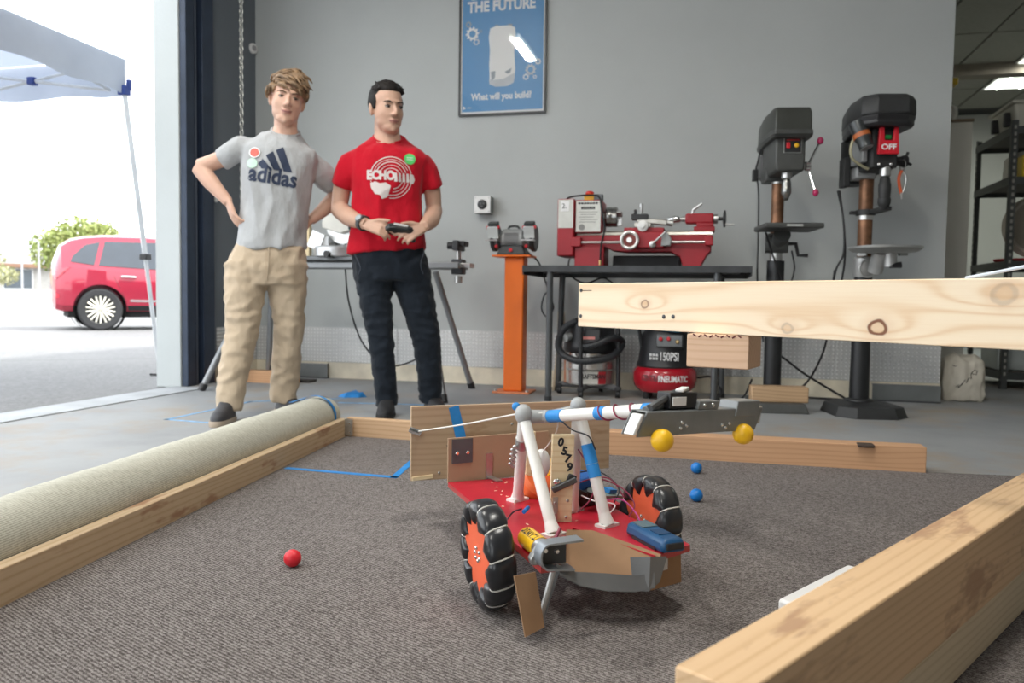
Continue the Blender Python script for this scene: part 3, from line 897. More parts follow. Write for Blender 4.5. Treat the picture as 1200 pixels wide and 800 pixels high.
# ---- pop-up canopy, 3 m square, eaves along the building
def make_tent():
    t = thing('canopy_tent', 'white pop-up canopy tent with slanted legs outside the open door', 'tent', (-4.18, -1.92, -0.012))
    H2, E = 1.525, 2.26
    cloth, nt, b = new_mat('white_canopy_cloth')
    nt.links.new(ramp(nt, tnoise(nt, mapping(nt), 3), [(0.3, (0.50, 0.53, 0.58)), (0.7, (0.60, 0.63, 0.68))]), b.inputs['Base Color'])
    b.inputs['Roughness'].default_value = 0.8
    tl = nd(nt, 'ShaderNodeBsdfTranslucent'); tl.inputs['Color'].default_value = (0.40, 0.46, 0.58, 1)
    mx = nd(nt, 'ShaderNodeMixShader'); mx.inputs[0].default_value = 0.3
    nt.links.new(b.outputs[0], mx.inputs[1]); nt.links.new(tl.outputs[0], mx.inputs[2])
    nt.links.new(mx.outputs[0], nt.nodes['Material Output'].inputs['Surface'])
    cor = [(-1, -1), (1, -1), (1, 1), (-1, 1)]
    N = 14
    top = Vector((0, 0, 3.25))
    for k in range(4):
        a = Vector((cor[k][0] * H2, cor[k][1] * H2, E + 0.22)); b2 = Vector((cor[(k + 1) % 4][0] * H2, cor[(k + 1) % 4][1] * H2, E + 0.22))
        V, F = [], []
        for i in range(N + 1):
            for j in range(N + 1):
                e = a.lerp(b2, i / N)
                p = e.lerp(top, j / N)
                p.z -= 0.10 * math.sin(PI * j / N) + 0.02 * math.sin(i * 2.3) * math.sin(PI * j / N)
                V.append(p)
        for i in range(N):
            for j in range(N):
                q = i * (N + 1) + j
                F.append((q, q + N + 1, q + N + 2, q + 1))
        MB().add(V, F).build('roof_panel', cloth, t, smooth=60)
        out = Vector(((cor[k][0] + cor[(k + 1) % 4][0]) / 2, (cor[k][1] + cor[(k + 1) % 4][1]) / 2, 0)).normalized()
        V, F = [], []
        for i in range(29):
            e = a.lerp(b2, i / 28)
            for j in range(5):
                s = j / 4
                V.append(e + out * (0.015 + 0.012 * math.sin(i * 1.3) * s) - Vector((0, 0, s * (0.27 + 0.012 * math.sin(i * 0.9)))))
        for i in range(28):
            for j in range(4):
                q = i * 5 + j
                F.append((q, q + 5, q + 6, q + 1))
        MB().add(V, F).build('valance', cloth, t, smooth=60)
    st = mat('white_tent_tube', (0.7, 0.72, 0.74), 0.4, 0.1)
    bl = mat('blue_tent_bracket', (0.03, 0.06, 0.25), 0.5)
    for sx, sy in cor:
        p1 = Vector((sx * H2, sy * H2, E - 0.02)); p0 = Vector((sx * (H2 + 0.17), sy * (H2 + 0.17), 0.02))
        mid = p0.lerp(p1, 0.42)
        lg = MB().tube([mid, p1], 0.026, 4).build('leg', st, t, smooth=0)
        MB().tube([p0, mid], 0.02, 4).build('lower_leg', st, lg, smooth=0)
        MB().box(mid, (0.065, 0.065, 0.045)).build('leg_clamp', BLACK, lg, bevel=0.005)
        MB().box(p0 - Vector((0, 0, 0.01)), (0.11, 0.11, 0.016)).build('foot_plate', BLACK, lg, smooth=0)
        MB().box(p1 + Vector((0, 0, 0.0)), (0.07, 0.07, 0.075)).box(p1 + Vector((sx * 0.025, sy * 0.025, 0.05)), (0.035, 0.035, 0.08)).build('corner_bracket', bl, t, bevel=0.006)
    for k in range(4):
        HI = H2 - 0.07
        a = Vector((cor[k][0] * HI, cor[k][1] * HI, 0)); b2 = Vector((cor[(k + 1) % 4][0] * HI, cor[(k + 1) % 4][1] * HI, 0))
        for s in (0, 1):
            p, q, m = a.lerp(b2, s * 0.5), a.lerp(b2, s * 0.5 + 0.5), a.lerp(b2, s * 0.5 + 0.25)
            lo, hi = Vector((0, 0, E - 0.03)), Vector((0, 0, E + 0.18))
            if s:
                lo, hi = hi, lo
            MB().tube([p + hi, q + lo], 0.014, 4).build('truss_bar', st, t, smooth=0)
            MB().tube([p + lo, q + hi], 0.014, 4).build('truss_bar', st, t, smooth=0)
            MB().box(m + (lo + hi) / 2, (0.06, 0.06, 0.06)).build('truss_joint', bl, t, bevel=0.006)
make_tent()

# ---- trees, houses, yard wall, poles across the road
def leaf_crown(name, blobs, n, size, m, parent, seed):
    rnd = random.Random(seed)
    mb = MB()
    for _ in range(n):
        c, r = rnd.choice(blobs)
        d = Vector((rnd.gauss(0, 1), rnd.gauss(0, 1), rnd.gauss(0, 1))).normalized() * (rnd.random() ** 0.4)
        p = Vector(c) + Vector((d.x * r[0], d.y * r[1], d.z * r[2]))
        u = Vector((rnd.gauss(0, 1), rnd.gauss(0, 1), rnd.gauss(0, 1))).normalized(); v = u.orthogonal().normalized()
        s = size * rnd.uniform(0.6, 1.3)
        mb.add([p - u * s, p + v * s * 0.5, p + u * s, p - v * s * 0.5], [(0, 1, 2, 3)])
    o = mb.build(name, m, parent, smooth=0)
    o['kind'] = 'stuff'
    return o
def leaf_mat(name, a, b2):
    m, nt, b = new_mat(name)
    nt.links.new(ramp(nt, tnoise(nt, mapping(nt), 2.5, 3), [(0.3, a), (0.7, b2)]), b.inputs['Base Color'])
    b.inputs['Roughness'].default_value = 0.6
    return m
bark = mat('grey_bark', (0.22, 0.18, 0.14), 0.9, 0, 0.3, 10)
LF1 = leaf_mat('olive_leaves', (0.16, 0.22, 0.05), (0.36, 0.38, 0.12))
LF2 = leaf_mat('dusty_leaves', (0.25, 0.27, 0.13), (0.42, 0.40, 0.22))
t = thing('tree', 'round olive green tree across the road behind the red car', 'tree', (-30.2, 28.75, -0.35))
leaf_crown('crown', [((-0.9, -0.2, 3.2), (1.4, 1.2, 1.2)), ((0.2, 0, 3.7), (1.3, 1.2, 1.3)), ((1.4, 0.3, 3.6), (1.0, 1.0, 1.2)), ((0.3, 0.2, 2.6), (1.6, 1.4, 0.9))], 5200, 0.13, LF1, t, 3)
MB().tube(spline([(0, 0, 0), (0.05, 0, 1.2), (-0.1, 0, 2.3), (-0.3, 0, 3.2)], 4), [0.16] * 4 + [0.13] * 4 + [0.08] * 5, 8).build('trunk', bark, t)
MB().tube([(-0.05, 0, 1.8), (0.9, 0.1, 3.2)], [0.08, 0.04], 8).build('branch', bark, t)
t = thing('tree', 'sparse dusty tree at the picture edge in front of the pale houses', 'tree', (-24.6, 18.4, -0.012))
leaf_crown('crown', [((0, 0, 1.9), (0.7, 0.7, 0.6)), ((0.7, 0.1, 1.3), (0.6, 0.6, 0.4)), ((-0.6, 0, 1.4), (0.6, 0.6, 0.5))], 900, 0.08, LF2, t, 5)
MB().tube(spline([(0, 0, 0), (0.06, 0, 0.7), (-0.02, 0, 1.4), (0.02, 0, 2.0)], 4), [0.06] * 6 + [0.035] * 7, 8).build('trunk', bark, t)
MB().tube([(0.05, 0, 0.8), (0.55, 0.1, 1.4)], [0.04, 0.02], 6).build('branch', bark, t)
t = thing('palm_tree', 'small palm rising over the pale roof at the picture edge', 'palm tree', (-35.8, 27.5, -0.012))
MB().tube(spline([(0, 0, 0), (0.1, 0, 1.6), (0.05, 0, 3.3)], 5), 0.13, 8).build('trunk', bark, t)
for k in range(11):
    a = 2 * PI * k / 11 + 0.2
    d = Vector((math.cos(a), math.sin(a), 0)); s = Vector((-d.y, d.x, 0))
    mb = MB(); V = []
    for i in range(7):
        q = i / 6
        p = Vector((0.05, 0, 3.3)) + d * (1.1 * q) + Vector((0, 0, 0.5 * q - 0.95 * q * q))
        w = 0.13 * math.sin(PI * (0.12 + 0.86 * q))
        V += [p - s * w - Vector((0, 0, w * .6)), p, p + s * w - Vector((0, 0, w * .6))]
    mb.add(V, [(i * 3 + j, i * 3 + 3 + j, i * 3 + 4 + j, i * 3 + 1 + j) for i in range(6) for j in range(2)])
    mb.build('frond', LF1, t, smooth=0)
yard = mat('pale_yard_wall', (0.68, 0.66, 0.62), 0.9, 0, 0.08, 3)
mb = MB().span((-14, -0.1, 0), (14, 0.1, 0.75))
t = thing('yard_wall', 'long low pale masonry wall across the road', 'wall', (-24.0, 20.5, -0.012), R(14))
MB().span((-14, -0.1, 0), (14, 0.1, 0.72)).build('wall_body', yard, t, smooth=0)
MB().span((-14, -0.14, 0.72), (14, 0.14, 0.80)).build('coping', mat('coping_pale', (0.75, 0.74, 0.7), 0.9), t, smooth=0)
def house(loc, rz, w, d, h2, rh, wallc, roofc, label, wins):
    t = thing('house', label, 'house', loc, rz)
    MB().span((-w / 2, 0, 0), (w / 2, d, h2)).build('walls', wallc, t, smooth=0)
    e = 0.5
    MB().add([(-w / 2 - e, -e, h2), (w / 2 + e, -e, h2), (w / 2 + e, d + e, h2), (-w / 2 - e, d + e, h2), (-w / 2 + 1.5, d / 2, h2 + rh), (w / 2 - 1.5, d / 2, h2 + rh)],
             [(0, 3, 2, 1), (0, 1, 5, 4), (1, 2, 5), (2, 3, 4, 5), (3, 0, 4)]).build('roof', roofc, t, smooth=0)
    MB().span((-w / 2 - e, -e - 0.05, h2 - 0.2), (w / 2 + e, -e, h2 + 0.02)).build('fascia', mat('brown_fascia', (0.30, 0.17, 0.11), 0.8), t, smooth=0)
    for x0, x1, z0, z1 in wins:
        f = MB().span((x0 - 0.06, -0.05, z0 - 0.06), (x1 + 0.06, -0.001, z1 + 0.06)).build('window', WHITE, t, smooth=0)
        MB().span((x0, -0.06, z0), (x1, -0.05, z1)).build('pane', mat('house_glass', (0.08, 0.1, 0.12), 0.1), f, smooth=0)
    return t
pw = mat('pale_stucco', (0.50, 0.48, 0.45), 0.9); bw = mat('brick_stucco', (0.50, 0.34, 0.27), 0.9, 0, 0.2, 6)
pr = mat('pale_shingle', (0.24, 0.235, 0.235), 0.9, 0, 0.15, 8)
house((-36.0, 33.0, -0.012), R(40), 17, 9, 2.3, 1.0, pw, pr, 'long pale house with grey roof and brown fascia across the road', [(-6, -4.5, 0.9, 2.0), (-2.2, -0.8, 0.9, 2.0), (1.6, 3.6, 0.9, 2.0), (5, 6.5, 0.9, 2.0)])
house((-56.0, 24.0, -0.012), R(58), 12, 8, 2.7, 1.5, bw, pr, 'brown house with pale roof at the picture edge beyond the road', [(-3, -1.5, 0.9, 2.0), (1.2, 3.0, 0.9, 2.0)])
pole_m = mat('grey_pole', (0.4, 0.4, 0.42), 0.6)
for i, (x, y, h2) in enumerate(((-27.2, 22.6, 2.6), (-26.6, 22.9, 2.9))):
    t = thing('lamp_post', ('short grey pole across the road, the lower of two', 'slim grey lamp post across the road, the taller of two')[i], 'pole', (x, y, -0.012))
    MB().cyl((0, 0, 0), (0, 0, h2), 0.05, 0.035, 8).build('pole', pole_m, t)
    MB().lathe([(0.09, 0), (0.1, 0.03), (0.05, 0.05)], (0, 0, 0), (0, 0, 1), 10).build('base', pole_m, t)
    if i:
        MB().tube(spline([(0, 0, h2 - 0.05), (-0.15, 0, h2 + 0.08), (-0.4, 0, h2 + 0.08)], 4), 0.03, 6).ell((-0.45, 0, h2 + 0.06), (0.14, 0.07, 0.05)).build('lamp_head', pole_m, t)

# ================================================================== MACHINES ALONG THE WALL
class Root:
    """a thing whose parts are given in room coordinates"""
    def __init__(s, name, label, cat, loc, group=None):
        s.o = thing(name, label, cat, loc, 0, group)
        s.off = tuple(-c for c in loc)
    def part(s, mb, name, m, parent=None, **k):
        if parent is None:
            return mb.build(name, m, s.o, loc=s.off, **k)
        return mb.build(name, m, parent, **k)
    def text(s, body, size, m, M4, **k):
        o = lettering('lettering', body, size, m, s.o, M4, **k)
        o.location = s.off
        return o
RED = mat('machine_red', (0.36, 0.012, 0.022), 0.42, 0, 0.15, 5, 0.1, 40, spec=0.5)
ORANGE = mat('safety_orange_paint', (0.88, 0.17, 0.01), 0.42, 0, 0.06, 4)
GREYM = mat('machine_grey', (0.34, 0.35, 0.35), 0.45, 0.2, 0.1, 10)
PIPE = mat('dark_grey_pipe', (0.10, 0.105, 0.11), 0.4, 0.5, 0.15, 10)
WAYS = mat('ground_ways', (0.42, 0.40, 0.36), 0.3, 0.85, 0.15, 25)
GUNM = mat('gunmetal', (0.13, 0.135, 0.14), 0.4, 0.7, 0.15, 15)

# ---- mitre saw stand
r = Root('saw_stand', 'folding saw stand with splayed tubular legs behind the two people', 'saw stand', (-0.55, -0.75, 0))
STP = mat('stand_grey_tube', (0.27, 0.28, 0.29), 0.4, 0.5, 0.1)
for y in (-0.66, -0.84):
    r.part(MB().span((-1.30, y - 0.02, 0.835), (0.25, y + 0.02, 0.878)), 'rail', STP, bevel=0.006)
for x in (-1.15, -0.05):
    r.part(MB().span((x - 0.03, -0.88, 0.80), (x + 0.03, -0.62, 0.838)), 'cross_bracket', DARKSTEEL, bevel=0.005)
for top, foot in (((-1.2, -0.82, 0.82), (-1.47, -1.12, 0.0)), ((-1.2, -0.68, 0.82), (-1.40, -0.40, 0.0)), ((0.0, -0.82, 0.82), (0.26, -1.15, 0.0)), ((0.03, -0.68, 0.82), (0.19, -0.33, 0.0))):
    d = Vector(foot) - Vector(top)
    lg = r.part(MB().cyl(top, Vector(foot) - d.normalized() * 0.04, 0.021, n=16), 'leg', STP)
    r.part(MB().cyl(Vector(foot) - d.normalized() * 0.05, foot, 0.026, 0.025, 14), 'foot_cap', BLACK, lg)
# extension support at the end of the rail
r.part(MB().span((0.12, -0.80, 0.845), (0.31, -0.70, 0.875)), 'extension_rail', STEEL, bevel=0.004)
r.part(MB().span((0.175, -0.79, 0.80), (0.255, -0.71, 0.90)), 'clamp', DARKSTEEL, bevel=0.008)
r.part(MB().cyl((0.215, -0.75, 0.87), (0.215, -0.75, 0.99), 0.016), 'post', STEEL)
r.part(MB().span((0.195, -0.83, 0.955), (0.235, -0.67, 1.02)).span((0.235, -0.80, 0.985), (0.27, -0.70, 1.018)), 'work_stop', DARKSTEEL, bevel=0.006)
r.part(MB().cyl((0.14, -0.75, 0.99), (0.195, -0.75, 0.99), 0.024, n=14), 'knob', BLACK)
r.part(MB().cyl((0.215, -0.75, 0.79), (0.215, -0.75, 0.745), 0.024, n=14), 'lower_knob', STEEL)

# ---- mitre saw
r = Root('mitre_saw', 'silver and black mitre saw on the stand between the two people', 'mitre saw', (-0.66, -0.75, 0.878))
ALU = mat('cast_aluminium', (0.62, 0.63, 0.64), 0.35, 0.6, 0.08)
r.part(MB().span((-0.98, -0.92, 0.88), (-0.34, -0.60, 0.915)), 'base', GUNM, bevel=0.01)
r.part(MB().lathe([(0.15, 0), (0.165, 0.01), (0.165, 0.065), (0.155, 0.075)], (-0.62, -0.80, 0.905), (0, 0, 1), 36), 'turntable', ALU)
r.part(MB().span((-0.86, -0.70, 0.98), (-0.36, -0.66, 1.0)).span((-0.86, -0.675, 0.985), (-0.64, -0.65, 1.06)).span((-0.58, -0.675, 0.985), (-0.36, -0.65, 1.06)), 'fence', ALU, bevel=0.004)
g = MB()
pts = [(-0.60 + 0.135 * math.cos(a), 1.13 + 0.135 * math.sin(a)) for a in [PI * (-0.05 + 1.1 * k / 16) for k in range(17)]]
g.prism(pts + [(-0.60, 1.07)], -0.83, -0.75)
r.part(g, 'blade_guard', mat('pale_guard', (0.70, 0.69, 0.63), 0.45), bevel=0.006)
r.part(MB().lathe([(0.118, 0), (0.118, 0.003)], (-0.60, -0.79, 1.12), (0, 1, 0), 40), 'blade', STEEL)
r.part(MB().cyl((-0.66, -0.70, 1.13), (-0.66, -0.52, 1.15), 0.052, 0.045), 'motor', BLACK)
r.part(MB().tube(spline([(-0.70, -0.74, 0.99), (-0.74, -0.66, 1.06), (-0.70, -0.68, 1.14), (-0.62, -0.74, 1.15)], 5), 0.028, 10), 'arm', GREYM)
r.part(MB().tube(spline([(-0.52, -0.84, 1.10), (-0.46, -0.88, 1.17), (-0.52, -0.88, 1.24), (-0.60, -0.86, 1.24)], 5), 0.016, 10), 'handle', BLACK)
r.part(MB().box((-0.76, -0.86, 1.02), (0.10, 0.01, 0.12), (0, 0.4, 0)), 'side_shield', ALU, bevel=0.003)
r.part(MB().cyl((-0.62, -0.99, 0.925), (-0.62, -0.95, 0.925), 0.02).span((-0.65, -0.96, 0.90), (-0.59, -0.90, 0.94)), 'mitre_lock', BLACK)
o = box('wood_offcut', (-0.93, -0.80, 0.916), (-0.845, -0.762, 1.205), wood('offcut_pale', (0.8, 0.66, 0.42), (0.66, 0.5, 0.28), 3.1))
tag(o, 'pale upright wood offcut standing beside the mitre saw', 'wood block')
tag(MB().span((-0.99, -0.62, 0.8785), (-0.60, -0.595, 0.905)).build('wood_strip', wood('strip_green', (0.35, 0.38, 0.2), (0.28, 0.3, 0.15), 1.1), smooth=0), 'flat greenish strip lying on the saw stand behind the mitre saw', 'wood strip')
tag(MB().tube(spline([(-0.685, -0.62, 0.93), (-0.69, -0.57, 0.88), (-0.69, -0.5, 0.6), (-0.66, -0.35, 0.32), (-0.56, -0.2, 0.14), (-0.45, -0.12, 0.13), (-0.30, -0.08, 0.19), (-0.2, -0.05, 0.24)], 8), 0.0065, 8).build('power_cable', CORDBLACK), 'black power cord hanging in a loop below the saw stand', 'cord')
tag(MB().span((-1.72, -0.55, 0.0), (-1.1, -0.46, 0.09)).build('floor_timber', wood('reddish_stud', (0.62, 0.36, 0.2), (0.45, 0.24, 0.12), 2.2), bevel=0.003), 'short reddish timber lying on the floor behind the legs of the person in grey', 'timber')
tag(MB().span((-1.33, -0.42, 0.0), (-1.05, -0.30, 0.018)).build('floor_offcut', mat('dark_offcut', (0.05, 0.045, 0.04), 0.7), bevel=0.002), 'thin dark offcut on the floor in front of the grey metal strip', 'offcut')

# ---- bench grinder on its orange pedestal
r = Root('grinder_pedestal', 'orange square-section steel pedestal standing below the bench grinder', 'pedestal', (0.535, -0.46, 0))
r.part(MB().span((0.40, -0.56, 0.0), (0.66, -0.33, 0.014)), 'base_plate', mat('worn_orange', (0.72, 0.25, 0.11), 0.6, 0, 0.2, 12), bevel=0.004)
r.part(MB().span((0.468, -0.52, 0.014), (0.602, -0.39, 0.93)), 'post', ORANGE, bevel=0.010)
r.part(MB().span((0.388, -0.56, 0.93), (0.655, -0.36, 0.942)), 'top_plate', ORANGE, bevel=0.003)
for x, y in ((0.42, -0.53), (0.64, -0.53)):
    r.part(MB().cyl((x, y, 0.014), (x, y, 0.026), 0.011, n=6), 'anchor_bolt', STEEL)
r = Root('bench_grinder', 'grey double-wheel bench grinder with red knobs on the orange pedestal', 'bench grinder', (0.51, -0.46, 0.942))
r.part(MB().box((0.515, -0.46, 0.975), (0.20, 0.17, 0.065), None, 0, (0.75, 0.8)), 'foot', mat('grinder_black', (0.03, 0.032, 0.035), 0.5), bevel=0.008)
r.part(MB().lathe([(0.055, -0.085), (0.068, -0.07), (0.068, 0.07), (0.055, 0.085)], (0.515, -0.46, 1.055), (1, 0, 0), 32), 'motor_body', GREYM)
for k in range(7):
    r.part(MB().span((0.465, -0.531, 1.025 + k * 0.01), (0.565, -0.526, 1.030 + k * 0.01)), 'cooling_fin', mat('fin_grey', (0.2, 0.2, 0.2), 0.5, 0.3), smooth=0)
r.part(MB().tube(spline([(0.475, -0.46, 1.12), (0.49, -0.46, 1.14), (0.54, -0.46, 1.14), (0.555, -0.46, 1.12)], 4), 0.008, 8), 'carry_handle', BLACK)
r.part(MB().lathe([(0.013, 0), (0.013, 0.006)], (0.515, -0.542, 0.975), (0, -1, 0), 14), 'switch', mat('red_knob', (0.6, 0.02, 0.03), 0.4))
for sx, x0 in ((-1, 0.395), (1, 0.645)):
    r.part(MB().lathe([(0.085, -0.016), (0.092, -0.01), (0.092, 0.01), (0.085, 0.016)], (x0 + sx * 0.012, -0.46, 1.06), (1, 0, 0), 36), 'wheel_guard', mat('guard_black', (0.045, 0.05, 0.052), 0.45, 0.2))
    r.part(MB().lathe([(0.078, -0.013), (0.078, 0.013)], (x0 - sx * 0.008, -0.47, 1.06), (1, 0, 0), 36), 'grinding_wheel', mat('grind_stone', (0.25, 0.26, 0.27), 0.9))
    r.part(MB().cyl((x0, -0.46, 1.06), (0.515, -0.46, 1.06), 0.03), 'shaft_boss', mat('pale_boss', (0.55, 0.55, 0.52), 0.4, 0.4))
    r.part(MB().box((x0, -0.565, 1.09), (0.075, 0.006, 0.085), (R(25), 0, 0)), 'eye_shield', mat('eye_shield_clear', (0.6, 0.63, 0.63), 0.15), bevel=0.004)
    r.part(MB().box((x0, -0.545, 1.145), (0.07, 0.05, 0.035), (R(20), 0, 0)), 'spark_guard', mat('guard_dark', (0.03, 0.035, 0.035), 0.5), bevel=0.006)
    r.part(MB().cyl((x0 - 0.045, -0.56, 1.125), (x0 - 0.03, -0.56, 1.125), 0.011, n=12).cyl((x0 + 0.03, -0.56, 1.125), (x0 + 0.047, -0.56, 1.125), 0.011, n=12), 'red_knobs', mat('red_knob', ()))
    r.part(MB().span((x0 - 0.05, -0.59, 1.035), (x0 + 0.04, -0.54, 1.042)), 'tool_rest', STEEL, smooth=0)
    r.part(MB().cyl((x0 - sx * 0.03, -0.545, 1.0), (x0 - sx * 0.012, -0.545, 1.0), 0.013, n=12), 'rest_knob', mat('red_knob', ()))
cd = MB().tube(spline([(0.60, -0.40, 0.97), (0.66, -0.3, 0.90), (0.67, -0.12, 0.78), (0.70, -0.06, 0.66), (0.72, -0.05, 0.58), (0.67, -0.05, 0.52), (0.63, -0.05, 0.58), (0.655, -0.06, 0.68), (0.70, -0.06, 0.70)], 6), 0.006, 6)
tag(cd.build('grinder_cable', CORDBLACK), 'black cord coiled on the wall beside the orange pedestal', 'cord')

# ---- lathe table
r = Root('lathe_table', 'long black steel table with pipe legs under the red lathe', 'table', (1.36, -0.55, 0))
r.part(MB().span((0.67, -0.85, 0.848), (2.07, -0.22, 0.858)), 'top', DARKSTEEL, smooth=0)
r.part(MB().span((0.67, -0.85, 0.818), (2.07, -0.842, 0.848)), 'front_edge', DARKSTEEL, smooth=0)
r.part(MB().span((0.67, -0.228, 0.80), (2.07, -0.22, 0.848)), 'rear_edge', DARKSTEEL, smooth=0)
for x0 in (0.67, 2.062):
    r.part(MB().span((x0, -0.842, 0.80), (x0 + 0.008, -0.228, 0.848)), 'end_edge', DARKSTEEL, smooth=0)
r.part(MB().cyl((0.80, -0.80, 0.828), (2.0, -0.80, 0.828), 0.018, n=12), 'front_tube', PIPE)
for x, y, x1 in ((0.845, -0.82, 0.845), (0.82, -0.25, 0.80), (1.87, -0.82, 1.868), (1.90, -0.25, 1.92)):
    lg = r.part(MB().cyl((x, y, 0.82), (x1, y, 0.0), 0.021, n=16), 'leg', PIPE)
    r.part(MB().cyl((x1, y, 0.0), (x1, y, 0.03), 0.024, n=16), 'foot_cap', BLACK, lg)
tag(MB().tube(spline([(0.90, -0.30, 1.0), (0.86, -0.24, 0.9), (0.87, -0.23, 0.82), (0.99, -0.3, 0.76), (1.10, -0.25, 0.80), (1.16, -0.16, 0.77)], 7), 0.006, 6).build('lathe_cable', CORDBLACK), 'thin black cord drooping under the end of the lathe table', 'cord')
st = thing('broom_handle', 'pale wooden stick leaning under the lathe table against the wall', 'stick', (0.77, -0.25, 0))
MB().cyl((0, 0, 0), (0.03, 0.13, 0.62), 0.010, n=10).build('stick', wood('stick_wood', (0.6, 0.5, 0.36), (0.45, 0.35, 0.22), 0.4), st)
MB().span((0.0, 0.1, 0.42), (0.05, 0.125, 0.56)).build('tag', mat('cream_tag', (0.75, 0.68, 0.52), 0.8), st, smooth=0)

# ---- lathe
r = Root('metal_lathe', 'red bench lathe with white data plate on the black table', 'lathe', (1.37, -0.55, 0.858))
y0 = -0.66
PLATE = mat('data_plate', (0.60, 0.60, 0.56), 0.4, 0.2, 0.06, 20)
r.part(MB().span((0.975, -0.68, 0.858), (1.165, -0.43, 0.99)), 'foot', RED, bevel=0.006)
bed = [(0.975, 0.985), (1.165, 0.985), (1.21, 0.965), (1.30, 0.955), (1.58, 0.955), (1.64, 0.925), (1.66, 0.858), (1.765, 0.858), (1.80, 0.93), (1.83, 0.96), (1.83, 1.062), (0.975, 1.062)]
r.part(MB().prism(bed, -0.655, -0.45), 'bed', RED, bevel=0.005)
for y in (-0.645, -0.53):
    r.part(MB().prism([(y - 0.012, 1.062), (y + 0.045, 1.062), (y + 0.04, 1.078), (y + 0.016, 1.088), (y - 0.008, 1.078)], 0.985, 1.835, 'yz'), 'way', WAYS, smooth=0)
r.part(MB().span((0.862, -0.70, 0.925), (0.972, -0.42, 1.292)), 'gear_cover', RED, bevel=0.010)
r.part(MB().span((0.868, -0.703, 1.105), (0.966, -0.700, 1.286)), 'cover_label', PLATE, smooth=0)
r.part(MB().span((0.885, -0.705, 1.21), (0.94, -0.703, 1.275)), 'sticker', WPRINT, smooth=0)
r.text('2.', 0.045, INK, FRONT((0.908, -0.7056, 1.243)))
r.part(MB().span((0.975, -0.68, 1.075), (1.145, -0.44, 1.285)), 'headstock', RED, bevel=0.008)
r.part(MB().span((0.981, -0.684, 1.082), (1.14, -0.681, 1.278)), 'data_plate', PLATE, smooth=0)

for a, b2, z, h9 in ((0.995, 1.125, 1.262, 0.012), (1.015, 1.105, 1.232, 0.018)):
    for k in range(7):
        xx = a + (b2 - a) * k / 7
        r.part(MB().span((xx, -0.6848, z - h9 / 2), (xx + (b2 - a) / 9, -0.684, z + h9 / 2)), 'print_mark', INK, smooth=0)
for k in range(5):
    r.part(MB().span((1.0 + 0.01 * (k % 2), -0.6848, 1.205 - k * 0.016), (1.12 - 0.012 * (k % 3), -0.684, 1.209 - k * 0.016)), 'print_line', mat('plate_print', (0.25, 0.25, 0.24), 0.6), smooth=0)
r.part(MB().lathe([(0.012, 0), (0.02, 0.001), (0.02, 0.002)], (1.02, -0.684, 1.11), (0, -1, 0), 12), 'plate_emblem', mat('plate_print', ()))
r.part(MB().lathe([(0.04, 0), (0.04, 0.012), (0.062, 0.014), (0.064, 0.02), (0.064, 0.05), (0.062, 0.053), (0.062, 0.058), (0.064, 0.06), (0.064, 0.085), (0.055, 0.09), (0.02, 0.09)], (1.145, -0.56, 1.185), (1, 0, 0), 36), 'chuck', mat('chuck_steel', (0.30, 0.30, 0.29), 0.25, 0.95, 0.1, 20))
for k in range(3):
    a = 2 * PI * k / 3 + 0.5
    r.part(MB().box((1.248, -0.56 + 0.035 * math.cos(a), 1.185 + 0.035 * math.sin(a)), (0.03, 0.045, 0.016), (a, 0, 0)), 'chuck_jaw', STEEL, bevel=0.002)
es = r.part(MB().span((1.025, -0.65, 1.285), (1.09, -0.58, 1.325)), 'stop_box', mat('estop_yellow', (0.85, 0.45, 0.02), 0.4), bevel=0.004)
r.part(MB().lathe([(0.018, 0), (0.028, 0.006), (0.028, 0.014), (0.018, 0.022)], (1.057, -0.615, 1.325), (0, 0, 1), 18), 'stop_button', mat('estop_red', (0.7, 0.03, 0.02), 0.35), es)
r.part(MB().span((1.088, -0.65, 1.285), (1.145, -0.59, 1.325)), 'switch_box', GUNM, bevel=0.004)
r.part(MB().tube(spline([(0.89, -0.60, 1.29), (0.93, -0.62, 1.312), (1.0, -0.64, 1.318), (1.06, -0.67, 1.315), (1.13, -0.69, 1.30), (1.15, -0.70, 1.2), (1.17, -0.70, 1.10), (1.15, -0.70, 1.0), (1.145, -0.70, 0.90)], 6), 0.006, 6), 'cable', CORDBLACK)
r.part(MB().cyl((1.145, -0.70, 0.90), (1.145, -0.70, 0.868), 0.009, n=8), 'cable_end', mat('brass', (0.65, 0.45, 0.2), 0.3, 0.9))
r.part(MB().cyl((0.98, -0.69, 1.012), (1.81, -0.69, 1.012), 0.009, n=10), 'lead_screw', STEEL)
r.part(MB().span((0.955, -0.715, 0.985), (1.02, -0.655, 1.045)), 'screw_bearing', RED, bevel=0.005)
r.part(MB().span((1.79, -0.715, 0.99), (1.84, -0.655, 1.05)), 'screw_bearing', RED, bevel=0.005)
ca = r.part(MB().span((1.29, -0.73, 0.975), (1.545, -0.66, 1.075)), 'apron', RED, bevel=0.006)
r.part(MB().span((1.29, -0.69, 1.075), (1.54, -0.43, 1.105)), 'saddle', RED, bevel=0.005)
r.part(MB().span((1.355, -0.70, 1.105), (1.46, -0.44, 1.135)), 'cross_slide', WAYS, bevel=0.004)
r.part(MB().box((1.46, -0.60, 1.15), (0.19, 0.06, 0.03), (0, R(6), 0)), 'compound_slide', WAYS, bevel=0.004)
r.part(MB().cyl((1.555, -0.60, 1.142), (1.59, -0.60, 1.138), 0.02, n=14).cyl((1.59, -0.60, 1.138), (1.66, -0.6, 1.142), 0.004, n=6), 'compound_handle', STEEL)
r.part(MB().span((1.33, -0.64, 1.16), (1.435, -0.56, 1.195)).span((1.345, -0.63, 1.195), (1.36, -0.57, 1.225)), 'tool_post', BLACK, bevel=0.003)
